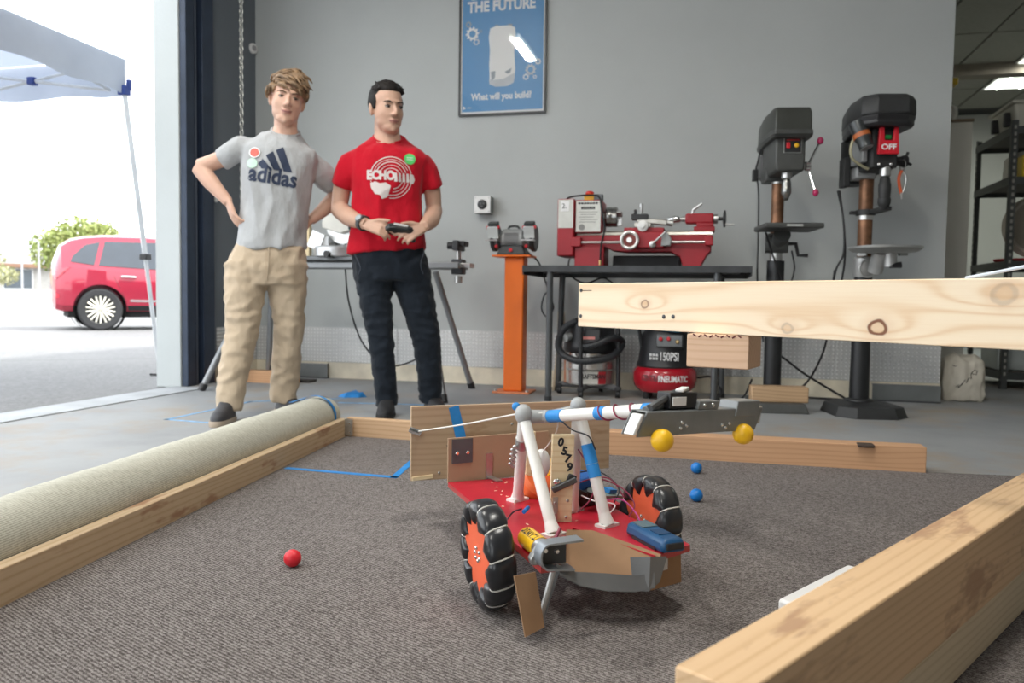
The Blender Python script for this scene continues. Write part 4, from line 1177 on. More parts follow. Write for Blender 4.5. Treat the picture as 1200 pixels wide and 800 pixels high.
r.part(MB().cyl((1.39, -0.60, 1.195), (1.39, -0.60, 1.245), 0.010, n=8).cyl((1.39, -0.60, 1.24), (1.39, -0.6, 1.262), 0.013, n=6), 'clamp_stud', STEEL)
r.part(MB().torus((1.335, -0.775, 1.02), (0, 1, 0), 0.05, 0.011, 32, 10).lathe([(0.016, -0.012), (0.016, 0.012)], (1.335, -0.775, 1.02), (0, 1, 0), 14), 'handwheel', mat('polished_wheel', (0.72, 0.72, 0.70), 0.3, 0.6))
r.part(MB().lathe([(0.044, 0), (0.044, 0.006)], (1.335, -0.768, 1.02), (0, 1, 0), 28), 'handwheel_web', mat('wheel_red', (0.25, 0.05, 0.04), 0.5))
r.part(MB().lathe([(0.03, 0), (0.034, 0.004), (0.034, 0.03), (0.014, 0.034), (0.014, 0.045)], (1.41, -0.70, 1.112), (0, -1, 0), 24), 'feed_dial', mat('dial_white', (0.72, 0.72, 0.70), 0.35, 0.2))
r.part(MB().lathe([(0.022, 0), (0.02, 0.03), (0.012, 0.034)], (1.475, -0.73, 0.995), (0, -1, 0), 18).tube([(1.475, -0.762, 0.995), (1.555, -0.775, 1.07)], 0.007, 8), 'feed_lever', STEEL)
r.part(MB().prism([(1.525, 0.985), (1.585, 0.985), (1.59, 1.03), (1.565, 1.07), (1.53, 1.06)], -0.745, -0.70), 'threading_dial', GREYM, bevel=0.006)
ts = r.part(MB().span((1.72, -0.63, 1.085), (1.848, -0.48, 1.115)).span((1.735, -0.61, 1.115), (1.84, -0.50, 1.14)), 'tailstock_base', RED, bevel=0.005)
r.part(MB().span((1.665, -0.60, 1.135), (1.84, -0.51, 1.20)), 'tailstock', RED, bevel=0.012)
r.part(MB().cyl((1.84, -0.56, 1.167), (1.865, -0.56, 1.167), 0.03, n=20), 'tailstock_collar', STEEL)
r.part(MB().cyl((1.62, -0.56, 1.167), (1.67, -0.56, 1.167), 0.016, n=16), 'quill', STEEL)
r.part(MB().lathe([(0.012, 0), (0.02, 0.012), (0.023, 0.03), (0.023, 0.05), (0.016, 0.058), (0.008, 0.085), (0.004, 0.09)], (1.64, -0.56, 1.167), (-1, 0, 0), 20), 'drill_chuck', CHROME)
r.part(MB().tube([(1.71, -0.56, 1.20), (1.712, -0.56, 1.225), (1.765, -0.575, 1.262)], [0.012, 0.009, 0.007], 8), 'clamp_lever', STEEL)
r.part(MB().cyl((1.86, -0.56, 1.167), (1.90, -0.56, 1.167), 0.012, n=10).lathe([(0.02, 0), (0.052, 0.005), (0.055, 0.012), (0.052, 0.018), (0.02, 0.022)], (1.895, -0.56, 1.167), (1, 0, 0), 28), 'tailstock_wheel', BLACK)
r.part(MB().cyl((1.91, -0.60, 1.128), (1.965, -0.60, 1.126), 0.006, n=8), 'wheel_handle', STEEL)
r.part(MB().span((1.20, -0.5, 0.859), (1.64, -0.30, 0.94)), 'chip_tray', mat('dark_tray', (0.05, 0.05, 0.05), 0.6, 0.3), bevel=0.01)

# ---- shop vacuum
r = Root('shop_vacuum', 'black and silver shop vacuum on a caster cart under the lathe table', 'vacuum cleaner', (1.05, -0.42, 0))
r.part(MB().lathe([(0.15, 0), (0.165, 0.01), (0.168, 0.10), (0.172, 0.105), (0.168, 0.11), (0.168, 0.215), (0.15, 0.22)], (1.05, -0.40, 0.075), (0, 0, 1), 40), 'drum', mat('drum_steel', (0.62, 0.60, 0.57), 0.25, 0.75, 0.06))
lab = MB(); V = []
for k in range(13):
    a = -PI / 2 - 0.2 + 1.0 * k / 12
    V += [(1.05 + 0.1705 * math.cos(a), -0.40 + 0.1705 * math.sin(a), 0.09), (1.05 + 0.1705 * math.cos(a), -0.40 + 0.1705 * math.sin(a), 0.172)]
lab.add([v for v in V[:18]], [(2 * k, 2 * k + 2, 2 * k + 3, 2 * k + 1) for k in range(8)])
r.part(lab, 'drum_label', mat('label_cream', (0.72, 0.70, 0.64), 0.5))
lab = MB().add(V[16:26], [(2 * k, 2 * k + 2, 2 * k + 3, 2 * k + 1) for k in range(4)])
r.part(lab, 'drum_label_red', mat('label_red', (0.5, 0.02, 0.03), 0.5))
r.text('CRAFTSMAN', 0.042, INK, face_mat((1.085, -0.5745, 0.14), (1, 0.2, 0), (0, 0, 1)), bold=0.001, sx=0.75)
r.part(MB().cyl((0.885, -0.42, 0.08), (0.885, -0.42, 0.29), 0.012, n=10), 'side_strap', mat('copper_strap', (0.4, 0.16, 0.08), 0.4, 0.4))
r.part(MB().lathe([(0.178, 0), (0.185, 0.02), (0.18, 0.06), (0.165, 0.09), (0.16, 0.17), (0.13, 0.22), (0.06, 0.24)], (1.05, -0.40, 0.295), (0, 0, 1), 40), 'motor_head', BLACK)
r.part(MB().box((1.07, -0.545, 0.40), (0.14, 0.05, 0.11), (R(-8), 0, 0)), 'front_panel', BLACK, bevel=0.01)
r.part(MB().lathe([(0.010, 0), (0.010, 0.004)], (1.015, -0.574, 0.43), (0, -1, 0.1), 12), 'switch', mat('red_knob', ()))
r.part(MB().box((1.06, -0.5715, 0.395), (0.085, 0.004, 0.018), (R(-8), 0, 0)), 'model_strip', mat('pale_red', (0.7, 0.25, 0.22), 0.5), smooth=0)
r.part(MB().box((1.07, -0.570, 0.372), (0.075, 0.004, 0.008), (R(-8), 0, 0)), 'model_strip', WPRINT, smooth=0)
hs = [(0.96, -0.5, 0.50), (0.90, -0.54, 0.46), (0.86, -0.56, 0.38), (0.88, -0.6, 0.30), (0.98, -0.63, 0.25), (1.10, -0.62, 0.25), (1.22, -0.56, 0.28), (1.27, -0.46, 0.36), (1.22, -0.56, 0.40), (1.1, -0.62, 0.35), (1.0, -0.62, 0.34)]
P = spline(hs, 14)
r.part(MB().tube(P, [0.022 + 0.003 * (k % 2) for k in range(len(P))], 12), 'hose', mat('hose_black', (0.03, 0.032, 0.036), 0.35))
r.part(MB().cyl((0.93, -0.50, 0.40), (0.90, -0.56, 0.39), 0.026, n=14), 'hose_collar', GREYM)
for x, y in ((1.025, -0.64), (1.255, -0.52), (0.84, -0.40), (1.10, -0.20)):
    w = r.part(MB().cyl((x - 0.013, y, 0.026), (x + 0.013, y, 0.026), 0.026, n=18), 'caster', RUBBER)
    r.part(MB().box((x, y, 0.06), (0.04, 0.045, 0.03)), 'caster_fork', BLACK, w, bevel=0.006)
    r.part(MB().tube([(x, y, 0.066), (1.05, -0.40, 0.066)], 0.02, 8), 'cart_arm', mat('cart_grey', (0.12, 0.12, 0.125), 0.5))
for x, y in ((1.025, -0.64), (1.255, -0.52)):
    r.part(MB().cyl((x, y, 0.07), (x - 0.01, y + 0.01, 0.60), 0.015, n=12), 'cart_upright', BLACK)

# ---- pancake air compressor
r = Root('air_compressor', 'red pancake air compressor with black shroud under the lathe table', 'air compressor', (1.55, -0.40, 0))
CR = mat('compressor_red', (0.42, 0.008, 0.02), 0.22, 0, 0.05, 3, coat=0.6)
r.part(MB().lathe([(0.10, 0.04), (0.17, 0.05), (0.203, 0.085), (0.212, 0.125), (0.212, 0.165), (0.203, 0.195), (0.18, 0.215), (0.1, 0.22)], (1.55, -0.40, 0), (0, 0, 1), 48), 'tank', CR)
r.part(MB().lathe([(0.185, 0.205), (0.19, 0.22), (0.178, 0.25), (0.165, 0.34), (0.158, 0.42), (0.12, 0.47), (0.05, 0.48)], (1.55, -0.40, 0), (0, 0, 1), 40), 'shroud', BLACK)
r.part(MB().box((1.585, -0.55, 0.385), (0.17, 0.06, 0.085), (R(-10), 0, 0)), 'gauge_panel', GUNM, bevel=0.008)
for x, z, c in ((1.53, 0.40, 'red_knob'), (1.58, 0.402, 'red_knob'), (1.635, 0.385, 'brass')):
    r.part(MB().lathe([(0.011, 0), (0.013, 0.012), (0.008, 0.02)], (x, -0.582, z), (0, -1, 0.1), 14), 'gauge' if c == 'brass' else 'valve_knob', mat(c, ()))
r.text('150PSI', 0.075, mat('grey_print', (0.62, 0.62, 0.62), 0.5), face_mat((1.585, -0.582, 0.285), (1, 0.02, 0), (0, -0.1, 1)), bold=0.002, sx=0.62)
cv = MB()
def wrap_text(r, body, size, m, cx, cy, rad, ang, z, bold, sx):
    vs, fs = text_polys(body, size, bold)
    V = []
    for v in vs:
        a = ang + v.x * sx / rad
        V.append((cx + (rad + 0.0012) * math.cos(a), cy + (rad + 0.0012) * math.sin(a), z + v.y))
    me = bpy.data.meshes.new('lettering'); me.from_pydata(V, [], fs); me.materials.append(m)
    o = bpy.data.objects.new('lettering', me); COL.objects.link(o); o.parent = r.o; o.location = r.off
wrap_text(r, 'PNEUMATIC', 0.055, WPRINT, 1.55, -0.40, 0.2125, -PI / 2 + 0.33, 0.143, 0.002, 0.66)
wrap_text(r, 'CENTRAL', 0.05, mat('dark_red_print', (0.12, 0.01, 0.015), 0.5), 1.55, -0.40, 0.2125, -PI / 2 - 0.36, 0.145, 0.002, 0.66)
for a in (0.6, 2.54, 3.7, 5.7):
    r.part(MB().lathe([(0.024, 0), (0.028, 0.02), (0.022, 0.05)], (1.55 + 0.13 * math.cos(a), -0.40 + 0.13 * math.sin(a), 0), (0, 0, 1), 14), 'rubber_foot', RUBBER)
r.part(MB().tube(spline([(1.40, -0.47, 0.34), (1.385, -0.46, 0.48), (1.47, -0.44, 0.52), (1.63, -0.44, 0.52), (1.715, -0.46, 0.48), (1.70, -0.47, 0.34)], 6), 0.012, 8), 'carry_handle', BLACK)
HB = mat('blue_air_hose', (0.01, 0.32, 0.55), 0.35, 0, 0.1)
loops = []
for k in range(3):
    for q in range(14):
        a = 2 * PI * q / 14
        loops.append((1.56 + (0.14 - 0.01 * k) * math.cos(a), -0.46 + (0.10 - 0.008 * k) * math.sin(a), 0.50 + 0.016 * math.sin(a * 2 + k * 1.7) + 0.012 * k - 0.04 * math.sin(-a) * (math.sin(a) < 0)))
tag(MB().tube(spline(loops, 4), 0.0055, 6).build('air_hose', HB), 'loose coil of bright blue air hose lying on the black compressor shroud', 'hose')

# ---- floor cords behind the drill presses
for i, (lab, pts) in enumerate((
    ('black cord looping from the short drill press column along the wall base', [(2.20, -0.575, 0.36), (2.30, -0.56, 0.29), (2.42, -0.50, 0.2), (2.6, -0.42, 0.09), (2.72, -0.30, 0.02), (2.74, -0.2, 0.012), (2.6, -0.15, 0.012), (2.2, -0.12, 0.012)]),
    ('black cord dropping behind the tall drill press down to the floor', [(2.60, -0.32, 0.86), (2.58, -0.30, 0.6), (2.56, -0.27, 0.35), (2.46, -0.24, 0.12), (2.32, -0.25, 0.03), (2.2, -0.3, 0.012)]),
    ('black cord curving on the floor between the compressor and the wood block', [(1.76, -0.15, 0.12), (1.86, -0.2, 0.13), (1.92, -0.3, 0.05), (1.90, -0.45, 0.012), (1.98, -0.55, 0.012), (2.06, -0.40, 0.03), (2.12, -0.16, 0.12)]))):
    tag(MB().tube(spline(pts, 8), 0.007, 7).build('floor_cable', CORDBLACK), lab, 'cord')
for z in (0.296, 0.273):
    r2 = bpy.data.objects['air_compressor']
    for k in range(3):
        MB().box((1.467 + k * 0.02 - 1.55, -0.5725 - 0.0055 * k + 0.40, z), (0.015, 0.002, 0.016), (R(5), 0, R(-15))).build('print_mark', mat('grey_print', ()), r2, smooth=0)

# ---- drill presses (local: column on the origin, spindle towards -Y)
RUST = mat('rusty_column', (0.20, 0.10, 0.055), 0.45, 0.6, 0.5, 14)
CAST = mat('dark_cast_grey', (0.075, 0.078, 0.075), 0.5, 0.2, 0.15, 10)
COVER = mat('olive_black_cover', (0.045, 0.048, 0.042), 0.4, 0.1, 0.15, 8)
def cover(poly_f, z0, z1, inset, m, t, name='belt_cover'):
    n = len(poly_f)
    cx = sum(p[0] for p in poly_f) / n; cy = sum(p[1] for p in poly_f) / n
    vs = []
    for z, s in ((z0, 0.93), (z0 + 0.02, 1.0), (z1 - 0.03, 0.985), (z1, 1 - inset)):
        vs += [(cx + (x - cx) * s, cy + (y - cy) * s, z) for x, y in poly_f]
    fs = []
    for i in range(3):
        fs += [(i * n + k, i * n + (k + 1) % n, (i + 1) * n + (k + 1) % n, (i + 1) * n + k) for k in range(n)]
    fs += [tuple(range(n - 1, -1, -1)), tuple(3 * n + k for k in range(n))]
    return MB().add(vs, fs).build(name, m, t, bevel=0.006)
def handle_set(t, hub, r0, ln, knob_m, angs, tilt):
    MB().cyl((hub[0] - 0.07, hub[1], hub[2]), (hub[0], hub[1], hub[2]), 0.022, n=16).build('feed_shaft', STEEL, t)
    MB().lathe([(0.02, -0.02), (0.03, -0.012), (0.03, 0.012), (0.016, 0.02)], hub, (1, 0, 0), 20).build('feed_hub', CHROME, t)
    for a in angs:
        d = Vector((tilt, math.cos(a), math.sin(a))).normalized()
        hd = MB().tube([Vector(hub) + d * 0.02, Vector(hub) + d * ln], 0.0065, 8).build('feed_handle', CHROME, t)
        MB().ell(Vector(hub) + d * (ln + 0.012), (0.018, 0.018, 0.022)).build('knob', knob_m, hd)
# short press, square cover
t = thing('drill_press', 'dark floor drill press with pink feed knobs beside the red lathe', 'drill press', (2.215, -0.64, 0), R(9), 'floor drill presses')
MB().box((0.0, -0.08, 0.028), (0.30, 0.44, 0.056), None, 0, (0.86, 0.9)).build('base', CAST, t, bevel=0.006)
MB().cyl((0, 0, 0.05), (0, 0, 0.9), 0.052, n=28).build('lower_column', mat('black_column', (0.025, 0.026, 0.028), 0.4, 0.3), t)
MB().cyl((0, 0, 0.88), (0, 0, 1.02), 0.037, n=24).build('bright_column', STEEL, t)
MB().cyl((0, 0, 1.0), (0, 0, 1.42), 0.037, n=24).build('column', RUST, t)
MB().cyl((0, 0, 1.365), (0, 0, 1.40), 0.043, n=24).build('collar', STEEL, t)
tb = MB().box((0.02, -0.19, 1.085), (0.33, 0.30, 0.03)).build('table', CAST, t, bevel=0.008)
MB().box((0.02, -0.343, 1.085), (0.09, 0.004, 0.012)).build('edge_print', mat('pale_edge_print', (0.45, 0.46, 0.45), 0.5), tb, smooth=0)
MB().lathe([(0.055, 0), (0.06, 0.02), (0.06, 0.09), (0.05, 0.11)], (0, 0, 0.955), (0, 0, 1), 24).cyl((0, -0.03, 1.0), (0, -0.14, 1.05), 0.04, 0.05).cyl((-0.07, -0.02, 1.0), (0.06, -0.05, 1.0), 0.055, n=20).build('table_bracket', CAST, t)
MB().tube([(0.05, -0.05, 1.0), (0.10, -0.06, 1.0), (0.115, -0.065, 0.93), (0.17, -0.075, 0.93)], [0.012, 0.012, 0.010, 0.012], 8).build('crank_handle', BLACK, t)
MB().prism([(-0.075, 1.40), (0.08, 1.40), (0.085, 1.46), (0.085, 1.60), (-0.085, 1.60), (-0.085, 1.46)], -0.27, 0.06).build('head', CAST, t, bevel=0.012)
MB().box((-0.02, 0.02, 1.42), (0.13, 0.14, 0.09)).build('head_clamp', CAST, t, bevel=0.01)
cover([(-0.10, -0.33), (0.10, -0.33), (0.112, -0.29), (0.112, -0.05), (0.085, 0.20), (0.06, 0.27), (-0.06, 0.27), (-0.085, 0.20), (-0.112, -0.05), (-0.112, -0.29)], 1.595, 1.755, 0.08, COVER, t)
cover([(-0.105, -0.338), (0.105, -0.338), (0.118, -0.295), (0.118, -0.05), (0.09, 0.21), (0.06, 0.28), (-0.06, 0.28), (-0.09, 0.21), (-0.118, -0.05), (-0.118, -0.295)], 1.585, 1.625, 0.0, CAST, t, 'cover_rim')
pn = MB().box((0.01, -0.273, 1.545), (0.10, 0.006, 0.085)).build('switch_panel', mat('panel_grey', (0.3, 0.31, 0.3), 0.4), t, smooth=0)
MB().box((0.01, -0.277, 1.545), (0.092, 0.004, 0.077)).build('panel_face', BLACK, pn, smooth=0)
MB().box((-0.016, -0.282, 1.545), (0.022, 0.008, 0.034)).build('red_button', mat('red_knob', ()), pn, bevel=0.003)
MB().lathe([(0.013, 0), (0.013, 0.006), (0.008, 0.01)], (0.03, -0.279, 1.545), (0, -1, 0), 16).build('yellow_button', mat('button_yellow', (0.9, 0.5, 0.02), 0.3), pn)
MB().box((0.01, -0.2795, 1.575), (0.07, 0.002, 0.007)).build('panel_print', mat('red_print', (0.45, 0.03, 0.03), 0.5), pn, smooth=0)
MB().lathe([(0.03, 0.05), (0.03, 0.0), (0.022, -0.005)], (0, -0.20, 1.37), (0, 0, 1), 20).build('quill', STEEL, t)
MB().lathe([(0.016, 0), (0.022, -0.01), (0.026, -0.03), (0.026, -0.055), (0.028, -0.06), (0.028, -0.085), (0.022, -0.1), (0.014, -0.125), (0.008, -0.13)], (0, -0.20, 1.37), (0, 0, 1), 24).build('chuck', mat('chuck_steel', ()), t)
handle_set(t, (0.135, -0.13, 1.45), 0.03, 0.155, mat('pink_knob', (0.50, 0.03, 0.12), 0.3), (2.2, 4.5, 0.1), 0.26)
MB().box((0.0, 0.20, 1.50), (0.15, 0.18, 0.16)).build('motor', mat('motor_grey', (0.10, 0.10, 0.10), 0.5), t, bevel=0.03)
MB().box((-0.135, 0.02, 1.42), (0.03, 0.04, 0.07)).build('cord_box', BLACK, t, bevel=0.004)
for pts in ([(-0.10, 0.05, 1.58), (-0.12, 0.03, 1.5), (-0.13, 0.02, 1.45), (-0.11, 0.02, 1.3), (-0.105, 0.02, 1.0), (-0.10, 0.02, 0.75), (-0.05, 0.05, 0.4)], [(0.08, -0.05, 0.96), (0.10, -0.05, 0.85), (0.07, -0.05, 0.75), (0.02, -0.06, 0.80), (-0.05, -0.1, 0.95), (-0.10, -0.16, 1.06)]):
    MB().tube(spline(pts, 6), 0.0055, 6).build('cord', CORDBLACK, t)
o = MB().box((0, 0, 0.046), (0.325, 0.115, 0.092)).build('wood_block', wood('weathered_block', (0.55, 0.37, 0.22), (0.33, 0.2, 0.11), 1.7), loc=(2.24, -0.81, 0.057), rot=(0, 0, R(6)), bevel=0.006)
tag(o, 'weathered wood block resting on the base of the short drill press', 'wood block')

# tall press, octagonal cover and round table
t = thing('drill_press', 'black floor drill press with red OFF paddle and round grey table', 'drill press', (2.705, -0.70, 0), R(11), 'floor drill presses')
BB = mat('matte_black_cast', (0.03, 0.031, 0.032), 0.55, 0.1, 0.2, 10)
oc = [(-0.12, -0.30), (0.10, -0.30), (0.19, -0.21), (0.19, 0.05), (0.10, 0.15), (-0.12, 0.15), (-0.2, 0.05), (-0.2, -0.21)]
vs = [(x * 1.04, y * 1.04, 0) for x, y in oc] + [(x, y, 0.02) for x, y in oc] + [(x * 0.93, y * 0.93 - 0.005, 0.06) for x, y in oc] + [(x * 0.6, y * 0.6 - 0.02, 0.07) for x, y in oc]
fs = [(i * 8 + k, i * 8 + (k + 1) % 8, i * 8 + 8 + (k + 1) % 8, i * 8 + 8 + k) for i in range(3) for k in range(8)] + [tuple(range(7, -1, -1)), tuple(range(24, 32))]
MB().add(vs, fs).build('base', BB, t, bevel=0.004)
for x in (-0.08, 0.08):
    MB().box((x, -0.15, 0.068), (0.018, 0.12, 0.004)).build('base_slot', BLACK, t, smooth=0)
MB().lathe([(0.085, 0), (0.08, 0.02), (0.06, 0.025)], (0, 0, 0.06), (0, 0, 1), 28).build('column_flange', BB, t)
MB().lathe([(0.056, 0.07), (0.052, 0.5), (0.05, 0.82)], (0, 0, 0), (0, 0, 1), 28).build('lower_column', mat('black_column', ()), t)
MB().cyl((0, 0, 0.80), (0, 0, 0.90), 0.038, n=24).build('bright_column', CHROME, t)
MB().cyl((0, 0, 0.88), (0, 0, 1.42), 0.040, n=24).build('column', RUST, t)
MB().cyl((0, 0, 1.135), (0, 0, 1.16), 0.046, n=24).build('collar', STEEL, t)
MB().cyl((0, 0, 1.163), (0, 0, 1.195), 0.055, n=24).box((-0.06, 0, 1.178), (0.06, 0.03, 0.02)).box((0.03, -0.12, 1.18), (0.06, 0.2, 0.022)).build('depth_stop_arm', BB, t, bevel=0.003)
GT = mat('light_cast_table', (0.42, 0.43, 0.42), 0.4, 0.5, 0.1, 10)
tb = MB().lathe([(0.05, -0.035), (0.17, -0.028), (0.192, -0.012), (0.195, 0.0), (0.03, 0.0)], (0.03, -0.22, 0.965), (0, 0, 1), 48).build('table', GT, t)
for a in (0.3, 1.4, 2.5):
    MB().box((0.03 + 0.12 * math.cos(a), -0.22 + 0.12 * math.sin(a), 0.928), (0.05, 0.02, 0.02), (0, 0, a)).build('table_rib', GT, tb, smooth=0)
MB().lathe([(0.05, 0), (0.056, 0.01), (0.056, 0.11), (0.048, 0.12)], (0, 0, 0.80), (0, 0, 1), 24).cyl((0.02, -0.12, 0.83), (0.02, -0.18, 0.94), 0.04).cyl((0.07, -0.20, 0.855), (0.07, -0.20, 0.94), 0.034, n=20).torus((0.0, -0.07, 0.85), (0, 1, 0), 0.05, 0.007, 24, 6).build('table_bracket', mat('silver_bracket', (0.5, 0.5, 0.49), 0.4, 0.5), t)
MB().tube([(0.06, -0.22, 0.86), (0.12, -0.23, 0.865)], [0.013, 0.018], 8).build('table_lock', BLACK, t)
MB().span((-0.07, -0.24, 1.40), (0.075, 0.05, 1.66)).build('head', BB, t, bevel=0.012)
MB().span((-0.105, -0.20, 1.44), (-0.075, -0.02, 1.62)).build('side_plate', GREYM, t, bevel=0.006)
MB().cyl((-0.02, 0.16, 1.36), (-0.02, 0.16, 1.62), 0.075, n=24).build('motor', BB, t)
MB().span((-0.135, 0.0, 1.33), (-0.095, 0.08, 1.50)).build('junction_box', BB, t, bevel=0.006)
MB().box((-0.025, 0.0, 1.405), (0.12, 0.12, 0.07)).build('head_clamp', GREYM, t, bevel=0.012)
oct2 = [(-0.085, -0.345), (0.085, -0.345), (0.15, -0.28), (0.15, -0.08), (0.10, 0.16), (0.05, 0.24), (-0.05, 0.24), (-0.10, 0.16), (-0.15, -0.08), (-0.15, -0.28)]
cover(oct2, 1.665, 1.79, 0.10, BB, t)
cover([(x * 0.97, y * 0.97) for x, y in reversed([(x, y) for x, y in oct2])][::-1], 1.615, 1.675, -0.03, BLACK, t, 'cover_lower')
MB().lathe([(0.03, 0), (0.028, 0.02), (0.02, 0.025)], (0.0, -0.1, 1.788), (0, 0, 1), 16).build('cover_knob', BLACK, t)
sw = MB().prism([(-0.042, 1.60), (0.05, 1.60), (0.058, 1.485), (-0.05, 1.485)], -0.258, -0.24).build('switch_plate', BLACK, t, bevel=0.003)
MB().prism([(-0.045, 1.615), (-0.022, 1.615), (-0.018, 1.545), (0.03, 1.545), (0.034, 1.615), (0.055, 1.615), (0.062, 1.47), (-0.052, 1.47)], -0.285, -0.262).build('stop_paddle', mat('paddle_red', (0.62, 0.015, 0.03), 0.35), sw, bevel=0.003)
MB().box((0.007, -0.264, 1.565), (0.034, 0.01, 0.022)).build('start_button', mat('button_green', (0.01, 0.25, 0.05), 0.3), sw, bevel=0.003)
lettering('lettering', 'OFF', 0.042, WPRINT, sw, FRONT((0.004, -0.2862, 1.507)), 0.0014, sx=1.1)
for x in (-0.03, 0.035):
    MB().ell((x, -0.245, 1.42), 0.011).build('head_bolt', CHROME, t)
MB().lathe([(0.03, 0.05), (0.03, 0.0), (0.024, -0.004)], (0.02, -0.21, 1.36), (0, 0, 1), 20).build('quill', STEEL, t)
MB().lathe([(0.018, 0), (0.026, -0.012), (0.03, -0.04), (0.033, -0.045), (0.033, -0.09), (0.03, -0.12), (0.034, -0.125), (0.034, -0.15), (0.026, -0.17), (0.01, -0.185)], (0.02, -0.21, 1.36), (0, 0, 1), 24).build('chuck', BB, t)
MB().cyl((0.07, -0.14, 1.455), (0.15, -0.14, 1.455), 0.026, n=18).build('feed_shaft', BLACK, t)
MB().lathe([(0.03, -0.015), (0.034, 0), (0.03, 0.015)], (0.15, -0.14, 1.455), (1, 0, 0), 20).build('feed_hub', BLACK, t)
for a in (1.6, 3.7, 5.8):
    hd = MB().tube([Vector((0.15, -0.14, 1.455)), Vector((0.17, -0.14 + 0.05 * math.cos(a), 1.455 + 0.05 * math.sin(a)))], 0.008, 8).build('feed_handle', BLACK, t)
lp = MB().lathe([(0.03, -0.075), (0.045, -0.07), (0.045, 0.03), (0.038, 0.05), (0.04, 0.085), (0.036, 0.088)], (-0.135, -0.25, 1.585), (0.30, -0.30, -1), 28).build('work_lamp', mat('lamp_black', (0.045, 0.05, 0.052), 0.3, 0.2), t)
MB().lathe([(0.037, 0.084), (0.034, 0.09)], (-0.135, -0.25, 1.585), (0.30, -0.30, -1), 24).build('lamp_rim', GREYM, lp)
lv = MB().lathe([(0.0465, 0.0), (0.0465, 0.026)], (-0.135, -0.25, 1.585), (0.30, -0.30, -1), 28, 0, False).build('lamp_band', mat('orange_band', (0.45, 0.12, 0.03), 0.5), lp)
MB().tube(spline([(-0.15, -0.2, 1.58), (-0.17, -0.2, 1.52), (-0.16, -0.2, 1.46), (-0.11, -0.2, 1.42), (-0.07, -0.2, 1.40)], 6), 0.0085, 8).build('lamp_neck', mat('olive_gooseneck', (0.35, 0.33, 0.22), 0.4, 0.3), t)
for pts in ([(-0.13, 0.1, 1.32), (-0.11, 0.05, 1.15), (-0.10, 0.05, 0.95), (-0.14, 0.05, 0.85), (-0.15, 0.1, 0.7)], [(-0.12, 0.1, 1.32), (-0.10, 0.06, 1.1), (-0.09, 0.06, 0.9), (-0.10, 0.1, 0.7)]):
    MB().tube(spline(pts, 6), 0.006, 6).build('cord', CORDBLACK, t)
k = thing('wire_cutters', 'orange-handled cutters hanging from the feed shaft of the tall drill press', 'pliers', (2.868, -0.832, 1.43))
MB().torus((0, 0, 0.0), (1, 0.3, 0), 0.03, 0.003, 20, 6).build('hanging_loop', STEEL, k)
MB().tube(spline([(-0.004, -0.0, -0.03), (-0.018, 0, -0.07), (-0.012, 0, -0.12), (-0.002, 0, -0.16)], 5), 0.0085, 8).build('grip', mat('tool_orange', (0.85, 0.13, 0.03), 0.4), k)
MB().tube(spline([(0.004, -0.0, -0.03), (0.02, 0, -0.07), (0.016, 0, -0.12), (0.004, 0, -0.16)], 5), 0.006, 8).build('second_grip', STEEL, k)
MB().tube([(0, 0, -0.155), (0.002, 0, -0.19)], [0.011, 0.005], 8).build('jaws', STEEL, k)

# ================================================================== STOREROOM
r = Root('white_cabinet', 'tall plain off-white cabinet beyond the end of the grey wall', 'cabinet', (3.8, 1.7, 0))
OW = mat('off_white_laminate', (0.74, 0.71, 0.63), 0.55, 0, 0.05, 2)
r.part(MB().span((3.40, 1.30, 0.06), (3.815, 2.1, 2.10)), 'body', OW, smooth=0)
r.part(MB().span((3.405, 1.28, 0.08), (3.81, 1.299, 2.09)), 'door', OW, bevel=0.003)
r.part(MB().span((3.42, 1.32, 0), (3.80, 2.08, 0.06)), 'plinth', BLACK, smooth=0)
r.part(MB().span((3.398, 1.278, 2.10), (3.817, 2.1, 2.12)), 'top_board', mat('brown_edge', (0.22, 0.16, 0.11), 0.6), smooth=0)
bagm = mat('white_bag', (0.66, 0.64, 0.58), 0.5, 0, 0.1, 10)
def crumple(name, c, s, m, amp, seed, label, cat, ex=3.0):
    mb = MB().loft([(0, 0, 0, s[0] * 0.9, s[1] * 0.9), (0, 0, s[2] * 0.15, s[0], s[1]), (0, 0, s[2] * 0.55, s[0] * 0.98, s[1] * 0.98), (0, 0, s[2] * 0.85, s[0] * 0.85, s[1] * 0.8), (0, 0, s[2], s[0] * 0.5, s[1] * 0.4)], 24, ex)
    def wr(co):
        return amp * (noise.noise(Vector((co.x * 14 + seed, co.y * 14, co.z * 9))) + 0.5 * noise.noise(Vector((co.x * 34 + seed, co.y * 34, co.z * 20))))
    o = remesh(mb, name, m, None, max(0.012, s[2] / 28), 2, wr)
    o.location = c
    return tag(o, label, cat)
crumple('plastic_bag', (3.73, 1.80, 2.125), (0.085, 0.14, 0.21), bagm, 0.035, 2, 'crumpled white plastic bag on top of the white cabinet', 'bag', 2.2)
r = Root('cordless_tool', 'grey-green cordless tool lying on the cabinet beside the white bag', 'tool', (3.58, 1.55, 2.12))
r.part(MB().box((3.60, 1.55, 2.25), (0.08, 0.09, 0.24), (0, R(-28), 0)), 'body', mat('dull_green', (0.14, 0.19, 0.19), 0.5), bevel=0.015)
r.part(MB().span((3.47, 1.49, 2.122), (3.58, 1.61, 2.17)), 'battery', BLACK, bevel=0.01)
r = Root('yellow_drill', 'yellow and black tool high up beyond the wall end', 'tool', (3.60, 1.36, 2.12))
r.part(MB().span((3.52, 1.30, 2.40), (3.70, 1.42, 2.45)), 'housing', mat('tool_yellow', (0.75, 0.5, 0.02), 0.4), bevel=0.01)
r.part(MB().span((3.56, 1.32, 2.123), (3.62, 1.40, 2.40)), 'handle', BLACK, bevel=0.01)
